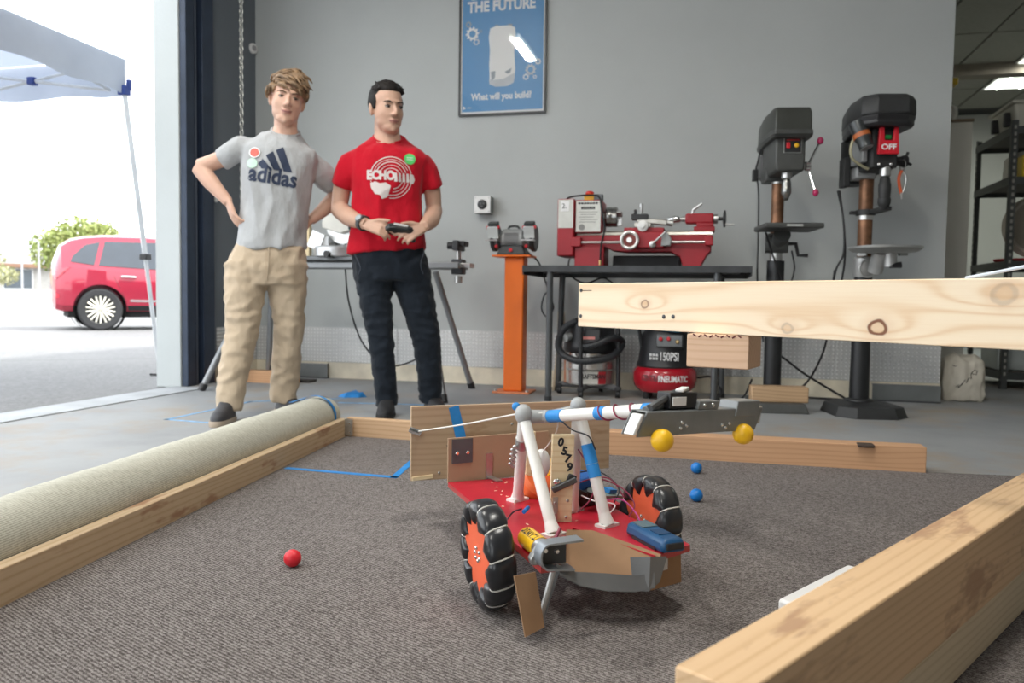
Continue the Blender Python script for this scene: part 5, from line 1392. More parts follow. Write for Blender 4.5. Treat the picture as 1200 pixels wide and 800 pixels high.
# shelving
r = Root('storage_shelf', 'dark steel boltless shelving unit in the storeroom', 'shelf', (4.6, 1.52, 0))
SH = mat('shelf_steel', (0.065, 0.07, 0.068), 0.5, 0.3, 0.15, 8)
hole_me = MB().box((0, 0, 0), (0.016, 0.003, 0.026)).mesh('post_hole', mat('hole_pale', (0.30, 0.29, 0.26), 0.7), 0)
for x, y in ((4.03, 1.10), (4.03, 1.95), (5.25, 1.10), (5.25, 1.95)):
    sx = 1 if x < 4.5 else -1
    sy = 1 if y < 1.5 else -1
    p = r.part(MB().span((x, y, 0), (x + sx * 0.045, y + sy * 0.004, 2.06)).span((x, y, 0), (x + sx * 0.004, y + sy * 0.045, 2.06)), 'post', SH, smooth=0)
    if x < 4.5:
        for q in range(38):
            z = 0.12 + q * 0.051
            o = bpy.data.objects.new('post_hole', hole_me); COL.objects.link(o); o.parent = p
            o.location = (x + 0.024, y - 0.0015, z)
            if y > 1.5:
                o.location = (x - 0.0015, y - 0.024, z); o.rotation_euler = (0, 0, PI / 2)
for z in (2.0, 1.62, 0.98, 0.12):
    r.part(MB().span((4.035, 1.105, z - 0.006), (5.245, 1.945, z + 0.006)), 'shelf_board', mat('shelf_board', (0.10, 0.095, 0.085), 0.8), smooth=0)
    r.part(MB().span((4.034, 1.098, z - 0.045), (5.246, 1.108, z + 0.012)), 'front_beam', SH, smooth=0)
    r.part(MB().span((4.034, 1.942, z - 0.045), (5.246, 1.952, z + 0.012)), 'rear_beam', SH, smooth=0)
    r.part(MB().span((4.026, 1.10, z - 0.045), (4.036, 1.95, z + 0.012)), 'end_beam', SH, smooth=0)
    r.part(MB().span((5.244, 1.10, z - 0.045), (5.254, 1.95, z + 0.012)), 'end_beam', SH, smooth=0)
r = Root('storage_tote', 'large white plastic tote on the top shelf of the storeroom', 'tote', (4.6, 1.5, 2.006))
TT = mat('tote_white', (0.62, 0.60, 0.52), 0.5, 0, 0.08, 4)
r.part(MB().box((4.48, 1.50, 2.115), (0.74, 0.50, 0.21), None, 0, (1.08, 1.08)), 'tub', TT, bevel=0.02)
r.part(MB().box((4.48, 1.50, 2.225), (0.84, 0.58, 0.022)), 'rim', TT, bevel=0.008)
for y in (1.36, 1.64):
    r.part(MB().span((4.05, y - 0.025, 2.06), (4.105, y + 0.025, 2.17)), 'latch', BLACK, bevel=0.006)
r = Root('cardboard_carton', 'brown cardboard carton behind the white tote on the top shelf', 'carton', (4.75, 1.83, 2.006))
r.part(MB().span((4.3, 1.80, 2.007), (4.95, 1.94, 2.35)), 'carton_body', mat('carton_brown', (0.30, 0.19, 0.11), 0.85), bevel=0.004)
r.part(MB().span((4.58, 1.799, 2.01), (4.64, 1.8005, 2.35)), 'packing_tape', mat('tan_tape', (0.45, 0.32, 0.2), 0.4), smooth=0)
crumple('white_sack', (4.28, 1.56, 1.64), (0.13, 0.19, 0.24), bagm, 0.03, 8, 'slumped white sack on the second storeroom shelf', 'sack', 2.4)
r = Root('yellow_carton', 'orange and yellow box beside the white sack on the second shelf', 'box', (4.62, 1.45, 1.626))
r.part(MB().span((4.48, 1.32, 1.627), (4.80, 1.62, 1.80)), 'box_body', mat('box_orange', (0.50, 0.22, 0.06), 0.6), bevel=0.004)
r.part(MB().span((4.475, 1.315, 1.80), (4.805, 1.625, 1.845)), 'lid', mat('box_yellow', (0.75, 0.50, 0.03), 0.5), bevel=0.004)
r = Root('yellow_case', 'bright yellow case at the photo edge on the second storeroom shelf', 'case', (4.5, 1.2, 1.626))
r.part(MB().span((4.12, 1.12, 1.627), (4.44, 1.28, 1.80)), 'case_body', mat('box_yellow', ()), bevel=0.008)
r.part(MB().span((4.15, 1.118, 1.69), (4.40, 1.1205, 1.73)), 'label', mat('box_orange', ()), smooth=0)
t = thing('fan_shroud', 'round off-white basin standing on edge on the storeroom shelf', 'basin', (4.45, 1.55, 0.986))
MB().lathe([(0.05, 0.0), (0.15, 0.02), (0.23, 0.07), (0.265, 0.10), (0.285, 0.10), (0.285, 0.115), (0.25, 0.115), (0.21, 0.085), (0.13, 0.04), (0.04, 0.02)], (0, 0.1, 0.27), (-0.25, -1, 0.35), 48).build('dish', mat('basin_cream', (0.42, 0.38, 0.31), 0.5, 0, 0.1), t)
MB().torus((0.028, -0.012, 0.31), (-0.25, -1, 0.35), 0.283, 0.012, 48, 8).build('rim', mat('basin_rim', (0.60, 0.57, 0.5), 0.5), t)
tag(MB().lathe([(0.02, 0), (0.14, 0.004), (0.16, 0.03), (0.15, 0.035), (0.05, 0.02)], (4.20, 1.42, 0.987), (0, 0, 1), 32).build('red_tray', mat('tray_red', (0.5, 0.02, 0.03), 0.4)), 'shallow red dish on the shelf below the off-white basin', 'dish')
t = thing('black_helmet', 'glossy black rounded helmet at the photo edge on the storeroom shelf', 'helmet', (4.33, 1.24, 0.987))
MB().ell((0.0, 0.0, 0.33), (0.13, 0.11, 0.16)).build('shell', BLACK, t)
MB().cyl((0, 0, 0.0), (0, 0, 0.2), 0.06, 0.05).build('stand', BLACK, t)
# the shelf's lower bay
r = Root('orange_bucket', 'orange bucket on the bottom shelf of the storeroom', 'bucket', (4.6, 1.35, 0.126))
r.part(MB().lathe([(0.12, 0), (0.15, 0.34), (0.155, 0.345), (0.155, 0.36)], (4.62, 1.35, 0.127), (0, 0, 1), 32), 'pail', mat('bucket_orange', (0.45, 0.11, 0.03), 0.5))
r.part(MB().tube([(4.62 + 0.15 * math.cos(PI * k / 10), 1.35 - 0.15 * math.sin(PI * k / 10) * 0.5, 0.47 - 0.12 * math.sin(PI * k / 10)) for k in range(11)], 0.004, 6), 'handle', STEEL)
r = Root('white_crate', 'pale plastic crate on the bottom storeroom shelf', 'crate', (4.2, 1.55, 0.126))
r.part(MB().box((4.2, 1.55, 0.29), (0.24, 0.4, 0.32), None, 0, (1.06, 1.06)), 'crate_body', mat('crate_pale', (0.42, 0.45, 0.44), 0.5), bevel=0.012)
r.part(MB().box((4.2, 1.55, 0.455), (0.27, 0.44, 0.02)), 'crate_lid', mat('crate_lid', (0.5, 0.52, 0.5), 0.5), bevel=0.006)
# sack on the floor by the wall end
o = crumple('paper_sack', (3.50, 0.20, 0.0), (0.135, 0.12, 0.31), mat('sack_paper', (0.62, 0.57, 0.48), 0.8, 0, 0.08, 6), 0.02, 4, 'white paper sack with handwriting on the floor beside the end of the grey wall', 'sack', 4.0)
bpy.context.view_layer.update()
def project_on(o, pts, d, off=0.003):
    """drop points on the surface of o along direction d (world), return local coords"""
    Mi = o.matrix_world.inverted()
    me = o.data
    bv = BVHTree.FromPolygons([v.co for v in me.vertices], [tuple(p.vertices) for p in me.polygons])
    dl = (Mi.to_3x3() @ Vector(d)).normalized()
    out = []
    for p in pts:
        q = Mi @ Vector(p)
        h = bv.ray_cast(q - dl * 1.0, dl, 3.0)
        out.append((h[0] - dl * off) if h[0] is not None else None)
    return out
scr = [[(3.42, 0.245), (3.43, 0.235), (3.445, 0.24)], [(3.44, 0.10), (3.46, 0.115), (3.455, 0.09), (3.475, 0.125), (3.47, 0.11), (3.49, 0.15), (3.50, 0.13), (3.515, 0.165), (3.53, 0.155), (3.53, 0.19), (3.55, 0.215), (3.57, 0.21), (3.56, 0.185), (3.535, 0.19)]]
mb = MB()
for s in scr:
    q = project_on(o, [(x, -0.5, z) for x, z in s], (0.0, 1, 0), 0.002)
    q = [p for p in q if p is not None]
    if len(q) > 1:
        mb.tube(q, 0.0022, 5)
if mb.v:
    mb.build('handwriting', INK, o)

# ================================================================== PLAYING FIELD
def lumber(name, L, w, h2, loc, rz, m, label, cat='timber', group=None, rot=None):
    """board with its middle on local origin, long axis X, bottom at z = 0"""
    o = MB().box((0, 0, h2 / 2), (L, w, h2)).build(name, m, None, loc=loc, rot=rot or (0, 0, rz), bevel=0.003)
    return tag(o, label, cat, group)
def lumber_ab(name, a, b2, side, w, h2, z, m, label, **k):
    """face edge runs a->b; body lies on 'side' (+1 = to the left of a->b)"""
    a = Vector((a[0], a[1], 0)); b2 = Vector((b2[0], b2[1], 0))
    d = (b2 - a); L = d.length; d.normalize(); n = Vector((-d.y, d.x, 0)) * side
    c = (a + b2) / 2 + n * (w / 2)
    return lumber(name, L, w, h2, (c.x, c.y, z), math.atan2(d.y, d.x), m, label, **k)
fir = wood('fir_stud', (0.62, 0.47, 0.31), (0.46, 0.31, 0.17), 0.6, stain=(0.36, 0.19, 0.11))
lumber_ab('field_board', (0.60, -5.72), (0.222, -2.41), 1, 0.038, 0.083, 0.0, fir, 'long fir board lying along the rolled carpet, edge of the field')
lumber_ab('field_board', (0.225, -2.43), (1.30, -2.47), 1, 0.038, 0.089, 0.0, wood('orange_stud', (0.66, 0.45, 0.28), (0.5, 0.3, 0.16), 2.0), 'orange board behind the plywood of the robot at the rear of the field')
lumber_ab('field_board', (1.31, -2.50), (2.648, -2.475), 1, 0.089, 0.10, 0.0, wood('reddish_beam', (0.60, 0.36, 0.21), (0.46, 0.25, 0.13), 1.2), 'reddish timber with a dark end notch at the rear edge of the carpet')
tag(MB().box((0, 0, 0), (0.06, 0.05, 0.012)).build('beam_plug', mat('dark_knot', (0.06, 0.04, 0.03), 0.8), loc=(2.43, -2.478, 0.098), bevel=0.004), 'dark plug on the top edge of the reddish timber', 'plug')
t = thing('angle_brace', 'galvanised corner bracket joining the two field boards beside the carpet roll', 'bracket', (0.235, -2.44, 0))
MB().span((0.0, -0.012, 0.01), (0.03, -0.008, 0.085)).build('plate', STEEL, t, smooth=0)
MB().span((-0.012, -0.008, 0.01), (0.0, 0.03, 0.085)).build('side_plate', STEEL, t, smooth=0)
for z in (0.025, 0.065):
    MB().lathe([(0.006, 0), (0.004, 0.003)], (0.016, -0.012, z), (0, -1, 0), 8).build('screw', CHROME, t)

# rolled-up carpet
a, b2 = Vector((0.60, -5.72, 0)), Vector((0.222, -2.41, 0))
d = (b2 - a).normalized(); n = Vector((-d.y, d.x, 0))
c0 = a + n * (0.045 + 0.092); c1 = b2 + n * (0.045 + 0.092) + d * 0.02
t = thing('carpet_roll', 'long rolled-up carpet showing its beige backing beside the field board', 'carpet roll', ((c0 + c1) / 2), math.atan2(d.y, d.x))
L = (c1 - c0).length
m, nt, b = new_mat('beige_carpet_backing')
sx = nd(nt, 'ShaderNodeSeparateXYZ'); nt.links.new(mapping(nt), sx.inputs[0])
ang = mathn(nt, 'ARCTAN2', mathn(nt, 'SUBTRACT', sx.outputs[2], 0.0915), sx.outputs[1])
wv = mathn(nt, 'MULTIPLY', mathn(nt, 'ADD', mathn(nt, 'SINE', mathn(nt, 'ADD', mathn(nt, 'MULTIPLY', ang, 118.0), mathn(nt, 'MULTIPLY', sx.outputs[0], 6.0))), 1.0), 0.5)
sp = tnoise(nt, mapping(nt, (140, 60, 60)), 1.0, 3, 0.7)
big = tnoise(nt, mapping(nt, (1.5, 8, 8)), 1.0, 3, 0.6)
f = mathn(nt, 'ADD', mathn(nt, 'ADD', mathn(nt, 'MULTIPLY', wv, 0.25), mathn(nt, 'MULTIPLY', sp, 0.5)), mathn(nt, 'MULTIPLY', big, 0.25))
nt.links.new(ramp(nt, f, [(0.28, (0.32, 0.31, 0.25)), (0.5, (0.52, 0.51, 0.43)), (0.72, (0.66, 0.65, 0.57))]), b.inputs['Base Color'])
b.inputs['Roughness'].default_value = 0.9
bump(nt, b, f, 0.3, 0.003)
mb = MB(); prof = []
NR = 40
ringsX = [-L / 2 + L * k / 60 for k in range(61)]
vs = []
for k, x in enumerate(ringsX):
    rr = 0.092 + 0.0010 * math.sin(k * 0.7) + 0.0006 * math.sin(k * 1.9)
    for q in range(NR):
        g = 2 * PI * q / NR
        sag = 0.004 * math.cos(2 * g)
        vs.append((x, (rr + sag) * math.cos(g), 0.0915 + (rr + sag) * math.sin(g) * 0.985))
fs = [(k * NR + q, k * NR + (q + 1) % NR, (k + 1) * NR + (q + 1) % NR, (k + 1) * NR + q) for k in range(60) for q in range(NR)]
mb.add(vs, fs)
mb.build('roll_body', m, t, smooth=60)
# spiral end
for sx in (-1, 1):
    P = []
    for q in range(120):
        g = q * 0.26
        rr = 0.088 - 0.0027 * g
        if rr < 0.008:
            break
        P.append((sx * (L / 2 - 0.004), rr * math.cos(g), 0.0915 + rr * math.sin(g)))
    MB().tube(P, 0.007, 5).build('spiral_end', mat('carpet_edge', (0.20, 0.18, 0.16), 0.95), t)
V = []
for q in range(NR + 1):
    g = 2 * PI * q / NR
    for x in (L / 2 - 0.085, L / 2 - 0.06):
        V.append((x, 0.0985 * math.cos(g), 0.0925 + 0.0975 * math.sin(g)))
MB().add(V, [(2 * q, 2 * q + 2, 2 * q + 3, 2 * q + 1) for q in range(NR)]).build('tape_band', BTAPE, t)
# long tape strip along the ridge
V = []
for k in range(9):
    x = L / 2 - 0.25 + 0.03 * k * (0.5 if k else 0)
MB().add([(L / 2 - 0.30, 0.012, 0.1872), (L / 2 - 0.08, 0.03, 0.1852), (L / 2 - 0.08, 0.045, 0.181), (L / 2 - 0.30, 0.03, 0.1852)], [(0, 1, 2, 3)]).build('tape_strip', BTAPE, t, smooth=0)

# big board hanging in at the right (2x6), its cross block and its post
bd = Vector((0.7625, -0.647, 0)); bn = Vector((-bd.y, bd.x, 0))
bl = 2.44
KNOTS = [(-0.916, 0.007, 0.012, 0.75), (-0.423, -0.044, 0.013, 0.4), (-0.193, -0.037, 0.0175, 1.0), (0.063, 0.039, 0.018, 0.35)]
bp = Vector((1.415, -3.188, 0.556))
K = KNOTS
beam_m = wood('pale_pine_beam', (0.86, 0.73, 0.55), (0.70, 0.47, 0.27), 0.3, K, ring=3.4, dist=4.5)
c = bp + bd * (bl / 2) + bn * 0.019
t = thing('pine_beam', 'long pale pine board with dark knots held up across the scene', 'board', (c.x, c.y, 0.626), math.atan2(bd.y, bd.x))
MB().box((0, 0, 0), (bl, 0.038, 0.14)).build('plank', beam_m, t, bevel=0.0025)
for x, z in ((-1.206, 0.048), (-1.206, -0.036), (-0.839, -0.029), (-0.803, -0.028)):
    MB().lathe([(0.006, 0), (0.006, 0.002), (0.003, 0.003)], (x, -0.019, z), (0, -1, 0), 10).build('screw', DARKSTEEL, t)
MB().box((-1.18, -0.0195, 0.047), (0.05, 0.001, 0.002)).build('crack', mat('crack_dark', (0.08, 0.05, 0.03), 0.9), t, smooth=0)
o = MB().box((-0.083, 0.07, 0.0445), (0.166, 0.14, 0.089)).build('cross_block', wood('pinkish_block', (0.74, 0.52, 0.36), (0.6, 0.38, 0.24), 0.9), None, loc=(1.935, -3.615, 0.466), rot=(0, 0, R(-16)), bevel=0.003)
tag(o, 'pinkish timber block fixed under the pale pine board', 'timber block')
mb = MB()
for k in range(9):
    mb.box((-0.145 + 0.015 * k, -0.001, 0.086 - 0.002 * (k % 2)), (0.010, 0.001, 0.004), (0, 0.6 * (-1) ** k, 0))
mb.build('pencil_mark', mat('dark_red_pen', (0.12, 0.02, 0.02), 0.7), o, smooth=0)
pp = bp + bd * 2.05
t = thing('support_post', 'square timber post carrying the pale pine board outside the picture', 'post', (pp.x, pp.y, 0), math.atan2(bd.y, bd.x))
MB().span((-0.045, 0.0395, 0.046), (0.045, 0.128, 0.70)).build('post', fir, t, bevel=0.003)
MB().span((-0.25, 0.04, 0.004), (0.25, 0.125, 0.046)).build('foot', fir, t, bevel=0.003)
for x in (-0.02, 0.02):
    MB().lathe([(0.008, 0), (0.005, 0.004)], (x, 0.0, 0.62), (0, -1, 0), 8).build('screw', STEEL, t)
pt = bp + bd * 1.215
tag(MB().tube(spline([(pt.x, pt.y + 0.02, 0.697), (pt.x + 0.06, pt.y - 0.03, 0.712), (pt.x + 0.16, pt.y - 0.10, 0.74), (pt.x + 0.30, pt.y - 0.16, 0.80), (pt.x + 0.5, pt.y - 0.3, 0.76), (pp.x, pp.y, 0.700)], 8), 0.0035, 8).build('white_cable', mat('blue_white_cable', (0.62, 0.68, 0.78), 0.4)), 'thin bluish white cable lying over the pale pine board', 'cable')

# foreground stack at the lower right
dirv = Vector((0.519, 0.855, 0)).normalized(); nrm = Vector((dirv.y, -dirv.x, 0))
base = Vector((1.807, -4.883, 0))
rz = math.atan2(dirv.y, dirv.x)
top_m = wood('honey_beam', (0.72, 0.50, 0.30), (0.56, 0.35, 0.18), 1.5, stain=(0.42, 0.25, 0.15))
Lb = 2.4
c = base + dirv * (Lb / 2) + nrm * 0.043
lumber('edge_beam', Lb, 0.086, 0.14, (c.x, c.y, 0.0975), rz, top_m, 'thick honey-coloured beam in the near corner, upper one of the stack', 'beam')
c = base + dirv * (Lb / 2 + 0.05) + nrm * 0.045
lumber('edge_beam', Lb, 0.080, 0.089, (c.x, c.y, 0.008), rz, wood('pale_stud', (0.66, 0.54, 0.37), (0.5, 0.38, 0.23), 2.7), 'pale timber under the thick honey-coloured beam', 'beam')
t = thing('white_bar', 'white plastic bar with a blue taped end behind the thick near beam', 'bar', (2.085, -3.985, 0.004), math.atan2(0.254, 0.163))
MB().span((-0.16, -0.02, 0), (0.16, 0.02, 0.042)).build('bar', WHITE, t, bevel=0.006)
MB().span((-0.166, -0.021, 0.0), (-0.159, 0.021, 0.02)).build('tape_end', BTAPE, t, bevel=0.004)

# balls
for lab, col, p, rr in (('small red ball alone on the carpet', (0.72, 0.02, 0.035), (0.895, -4.10), 0.0205), ('small blue ball nearer the reddish timber', (0.005, 0.19, 0.60), (1.80, -2.755), 0.0205), ('small blue ball nearer the robot wheel', (0.005, 0.19, 0.60), (1.807, -3.185), 0.0205)):
    o = MB().ell((0, 0, 0), rr, None, 32, 20).build('ball', mat('ball_red' if col[0] > 0.5 else 'ball_blue', col, 0.4, 0, 0.04), loc=(p[0], p[1], 0.004 + rr))
    tag(o, lab, 'ball', 'small playing balls')

# ================================================================== THE ROBOT (local: front towards -Y)
rob = thing('robot', 'home-built two-wheeled robot with red deck, white pipe towers and orange wheels', 'robot', (1.507, -4.33, 0.012), R(34))
DECK = mat('red_deck_paint', (0.47, 0.012, 0.03), 0.4, 0, 0.1, 8, 0.1, 60)
PLY = mat('raw_ply_edge', (0.55, 0.36, 0.2), 0.7)
dz = -0.008
poly = [(0.035, 0.0), (0.065, 0.0), (0.2, 0.215), (0.275, -0.012), (0.382, 0.03), (0.382, 0.16), (0.365, 0.17), (0.365, 0.36), (0.40, 0.37), (0.40, 0.72), (0.05, 0.72), (0.05, 0.34), (0.04, 0.33)]
dk = MB().prism(poly, 0.1285 + dz, 0.132 + dz, 'xy').build('deck', DECK, rob, smooth=0)
MB().prism(poly, 0.118 + dz, 0.1284 + dz, 'xy').build('deck_ply', mat('deck_edge_red', (0.42, 0.05, 0.045), 0.6), dk, smooth=0)
rnd = random.Random(4)
mb = MB()
for k in range(26):
    x, y = rnd.uniform(0.1, 0.36), rnd.uniform(0.25, 0.68)
    if k < 6:
        x, y = rnd.uniform(0.29, 0.36), rnd.uniform(0.03, 0.15)
    mb.box((x, y, 0.1324 + dz), (rnd.uniform(0.004, 0.014), rnd.uniform(0.003, 0.006), 0.0008), (0, 0, rnd.uniform(0, 3)))
s = mb.build('wood_chips', mat('chip_pale', (0.75, 0.55, 0.4), 0.8), dk, smooth=0); s['kind'] = 'stuff'
PVC = mat('white_pvc_pipe', (0.78, 0.77, 0.73), 0.35, 0, 0.05, 6)
FIT = mat('pvc_fitting_grey', (0.36, 0.37, 0.37), 0.5)
ORW = mat('orange_disc', (0.80, 0.13, 0.05), 0.55, 0, 0.08, 6)
TUBE = mat('inner_tube_rubber', (0.018, 0.019, 0.022), 0.28, 0, 0.2, 12)
ZIP = mat('white_zip_tie', (0.62, 0.60, 0.55), 0.45)
# wheels
def wheel(c, tilt, seed):
    M4 = Matrix.Translation(Vector(c)) @ Matrix.Rotation(tilt, 4, 'Y')
    N = 11
    def loc(r0, a, x):
        return M4 @ Vector((x, r0 * math.cos(a), r0 * math.sin(a)))
    w = MB().lathe([(0.094, -0.020), (0.094, 0.020)], (0, 0, 0), (1, 0, 0), 44).xform(M4).build('wheel', ORW, rob)
    vs = []; n, mseg = 176, 18
    per = n // N
    for i in range(n):
        a = 2 * PI * i / n + seed
        for k in range(mseg):
            g = 2 * PI * k / mseg
            cg, sg = math.cos(g), math.sin(g)
            ph = ((i / per) + 0.10 * cg) % 1.0
            s = abs(math.sin(PI * ph)) ** 0.45
            r_out = 0.113 - 0.007 * (1 - s)
            r_in = 0.058 + 0.028 * abs(2 * ph - 1) ** 0.9
            wd = 0.031 * (0.72 + 0.28 * s)
            rm, h = (r_out + r_in) / 2, (r_out - r_in) / 2
            x = wd * math.copysign(abs(cg) ** 0.75, cg)
            rr = rm + h * math.copysign(abs(sg) ** 0.8, sg)
            vs.append(loc(rr, a, x))
    fs = [(i * mseg + k, ((i + 1) % n) * mseg + k, ((i + 1) % n) * mseg + (k + 1) % mseg, i * mseg + (k + 1) % mseg) for i in range(n) for k in range(mseg)]
    MB().add(vs, fs).build('inner_tube_tyre', TUBE, w, smooth=75)
    for i in range(N):
        a = 2 * PI * i / N + seed
        P = []
        for k in range(16):
            g = 2 * PI * k / 16
            P.append(loc(0.0965 + 0.0125 * math.sin(g), a - 0.10 * math.cos(g) * 2 * PI / N, 0.0245 * math.copysign(abs(math.cos(g)) ** 0.7, math.cos(g))))
        MB().tube(P, 0.0018, 5, False, 0, True).build('zip_tie', ZIP, w)
    for a in (0.2, 1.3, 2.6, 3.5, 4.4, 5.6):
        p = loc(0.012 + 0.012 * (a % 1.1), a, -0.0205)
        MB().ell(p, 0.0042, None, 8, 6).build('hub_screw', CHROME, w)
    return w
wheel((-0.020, 0.16, 0.113 + dz), R(-4), 0.1)
wheel((0.418, 0.262, 0.113 + dz), R(6), 0.3)
MB().cyl((-0.02, 0.16, 0.113 + dz), (0.06, 0.15, 0.113 + dz), 0.006, n=10).build('axle', STEEL, rob)
MB().cyl((0.36, 0.262, 0.113 + dz), (0.42, 0.262, 0.113 + dz), 0.006, n=10).build('axle', STEEL, rob)
# drive motors
def motor(a, b2, r0, txt=None):
    mo = MB().cyl(a, b2, r0, n=28).build('drive_motor', mat('motor_yellow', (0.85, 0.50, 0.015), 0.35, 0, 0.05), rob)
    d = (Vector(b2) - Vector(a)).normalized()
    MB().cyl(Vector(b2), Vector(b2) + d * 0.018, r0 * 0.95, n=24).build('gearbox', STEEL, mo)
    if txt:
        Rt = d; up = Vector((0.25, 0, 1)) - d * Vector((0.25, 0, 1)).dot(d); up.normalize()
        nrm = up.cross(Rt) * -1
        vs, fs = text_polys(txt, 0.020, 0.0008)
        cc = (Vector(a) + Vector(b2)) / 2
        x, y, _ = frame_from(d)
        V = []
        upv = Vector((-0.35, -0.35, 0.87)); upv = (upv - d * upv.dot(d)).normalized(); sd = d.cross(upv)
        for v in vs:
            g = v.y / r0
            V.append(cc + d * (v.x * 0.85) + (upv * math.cos(g) + sd * math.sin(g)) * (r0 + 0.0008))
        me = bpy.data.meshes.new('lettering'); me.from_pydata([tuple(p) for p in V], [], fs); me.materials.append(INK)
        o = bpy.data.objects.new('lettering', me); COL.objects.link(o); o.parent = mo
motor((0.052, 0.118, 0.152 + dz), (0.052, 0.045, 0.152 + dz), 0.021, 'DEWALT')
GB = mat('gear_bracket', (0.38, 0.38, 0.37), 0.35, 0.7)
MB().prism([(0.02, 0.132), (0.06, 0.132), (0.066, 0.16), (0.05, 0.172), (0.03, 0.165), (0.015, 0.145)], 0.005, 0.022).xform(Matrix.Translation((0, 0, dz))).build('motor_bracket', GB, rob, bevel=0.002)
for x, z in ((0.028, 0.14), (0.05, 0.15), (0.058, 0.165), (0.04, 0.16)):
    MB().lathe([(0.0035, 0), (0.0025, 0.003)], (x, 0.005, z + dz), (0, -1, 0), 8).build('screw', CHROME, rob)
# curved aluminium hook bracket at the left front
P = []
for k in range(15):
    a = PI * 0.5 + PI * k / 14
    P.append((0.040 + 0.020 * math.cos(a), 0.158 + 0.026 * math.sin(a)))
out = [(0.107, 0.186)] + [(x, z) for x, z in P] + [(0.09, 0.128)]
inn = [(0.107, 0.182)] + [(0.040 + 0.0165 * math.cos(PI * .5 + PI * k / 14), 0.158 + 0.0225 * math.sin(PI * .5 + PI * k / 14)) for k in range(15)] + [(0.09, 0.132)]
mb = MB(); n = len(out)
V = [(x, -0.034, z + dz) for x, z in out] + [(x, -0.034, z + dz) for x, z in inn] + [(x, 0.0, z + dz) for x, z in out] + [(x, 0.0, z + dz) for x, z in inn]
F = []
for k in range(n - 1):
    F += [(k, k + 1, n + k + 1, n + k), (2 * n + k, 3 * n + k, 3 * n + k + 1, 2 * n + k + 1), (k, 2 * n + k, 2 * n + k + 1, k + 1), (n + k, n + k + 1, 3 * n + k + 1, 3 * n + k)]
F += [(0, n, 3 * n, 2 * n), (n - 1, 3 * n - 1, 4 * n - 1, 2 * n - 1)]
ALG = mat('grey_aluminium', (0.30, 0.33, 0.36), 0.4, 0.6, 0.1, 14)
hk = mb.add(V, F).build('hook_bracket', ALG, rob)
MB().span((0.03, -0.003, 0.135 + dz), (0.085, 0.0, 0.18 + dz)).build('hook_web', mat('dark_web', (0.05, 0.055, 0.06), 0.5, 0.3), hk, smooth=0)
for x, z in ((0.042, 0.162), (0.066, 0.158)):
    MB().lathe([(0.006, 0), (0.004, 0.003)], (x, -0.003, z + dz), (0, -1, 0), 10).build('bolt', CHROME, hk)
# cardboard scoop wall with duct tape
CARD = mat('brown_cardboard', (0.27, 0.155, 0.08), 0.85, 0, 0.08, 12, 0.1, 80)
DUCT = mat('grey_duct_tape', (0.15, 0.155, 0.16), 0.45, 0.2, 0.12, 12, 0.3, 40)
def sheet(name, pts_top, pts_bot, th, m, parent=rob):
    """panel between two polylines, given thickness along its normal"""
    n = len(pts_top)
    T = [Vector(p) + Vector((0, 0, dz)) for p in pts_top]; B2 = [Vector(p) + Vector((0, 0, dz)) for p in pts_bot]
    V = T + B2
    nr = (T[-1] - T[0]).cross(B2[0] - T[0]).normalized() * th
    V2 = V + [v + nr for v in V]
    F = []
    for k in range(n - 1):
        F += [(k, k + 1, n + k + 1, n + k), (2 * n + k, 3 * n + k, 3 * n + k + 1, 2 * n + k + 1), (k, 2 * n + k, 2 * n + k + 1, k + 1), (n + k, n + k + 1, 3 * n + k + 1, 3 * n + k)]
    F += [(0, n, 3 * n, 2 * n), (n - 1, 3 * n - 1, 4 * n - 1, 2 * n - 1)]
    return MB().add(V2, F).build(name, m, parent, smooth=30)
sc = sheet('scoop_wall', [(0.165, 0.175, 0.142), (0.22, 0.16, 0.14), (0.283, -0.02, 0.137)], [(0.11, 0.06, 0.10), (0.16, 0.03, 0.088), (0.255, -0.03, 0.075)], 0.004, CARD)
sheet('tape_strip', [(0.055, -0.02, 0.140), (0.10, -0.015, 0.118), (0.16, -0.012, 0.108), (0.225, -0.024, 0.100), (0.262, -0.03, 0.105)], [(0.06, -0.035, 0.122), (0.10, -0.035, 0.098), (0.155, -0.035, 0.082), (0.215, -0.038, 0.074), (0.258, -0.04, 0.078)], -0.003, DUCT, sc)
sheet('tape_patch', [(0.225, -0.0, 0.130), (0.255, -0.027, 0.136), (0.292, -0.028, 0.134)], [(0.215, -0.036, 0.076), (0.245, -0.042, 0.074), (0.276, -0.03, 0.085)], -0.0015, DUCT, sc)
sheet('side_skirt', [(0.272, -0.010, 0.120), (0.355, 0.022, 0.122)], [(0.268, -0.010, 0.062), (0.358, 0.022, 0.058)], 0.004, CARD)
MB().box((0.297, -0.004, 0.108 + dz), (0.03, 0.002, 0.022), (0, 0, 0.35)).build('tape_patch', mat('pale_grey_tape', (0.45, 0.46, 0.47), 0.4), rob, smooth=0)
sheet('hanging_flap', [(-0.020, -0.004, 0.120), (0.024, 0.0, 0.122)], [(-0.006, -0.03, 0.012), (0.034, -0.025, 0.024)], 0.005, CARD)
MB().tube([(0.072, 0.02, 0.125 + dz), (0.042, 0.01, 0.035 + dz), (0.04, 0.012, 0.01 + dz)], 0.006, 8).build('skid_rod', STEEL, rob)
MB().tube([(0.088, 0.03, 0.125 + dz), (0.05, 0.02, 0.03 + dz), (0.048, 0.022, 0.01 + dz)], 0.005, 8).build('skid_rod', ALG, rob)
MB().span((0.19, 0.60, 0.02), (0.23, 0.64, 0.118 + dz)).build('rear_caster_block', fir, rob, smooth=0)
MB().cyl((0.195, 0.62, 0.022), (0.225, 0.62, 0.022), 0.021, n=16).build('rear_caster', RUBBER, rob)
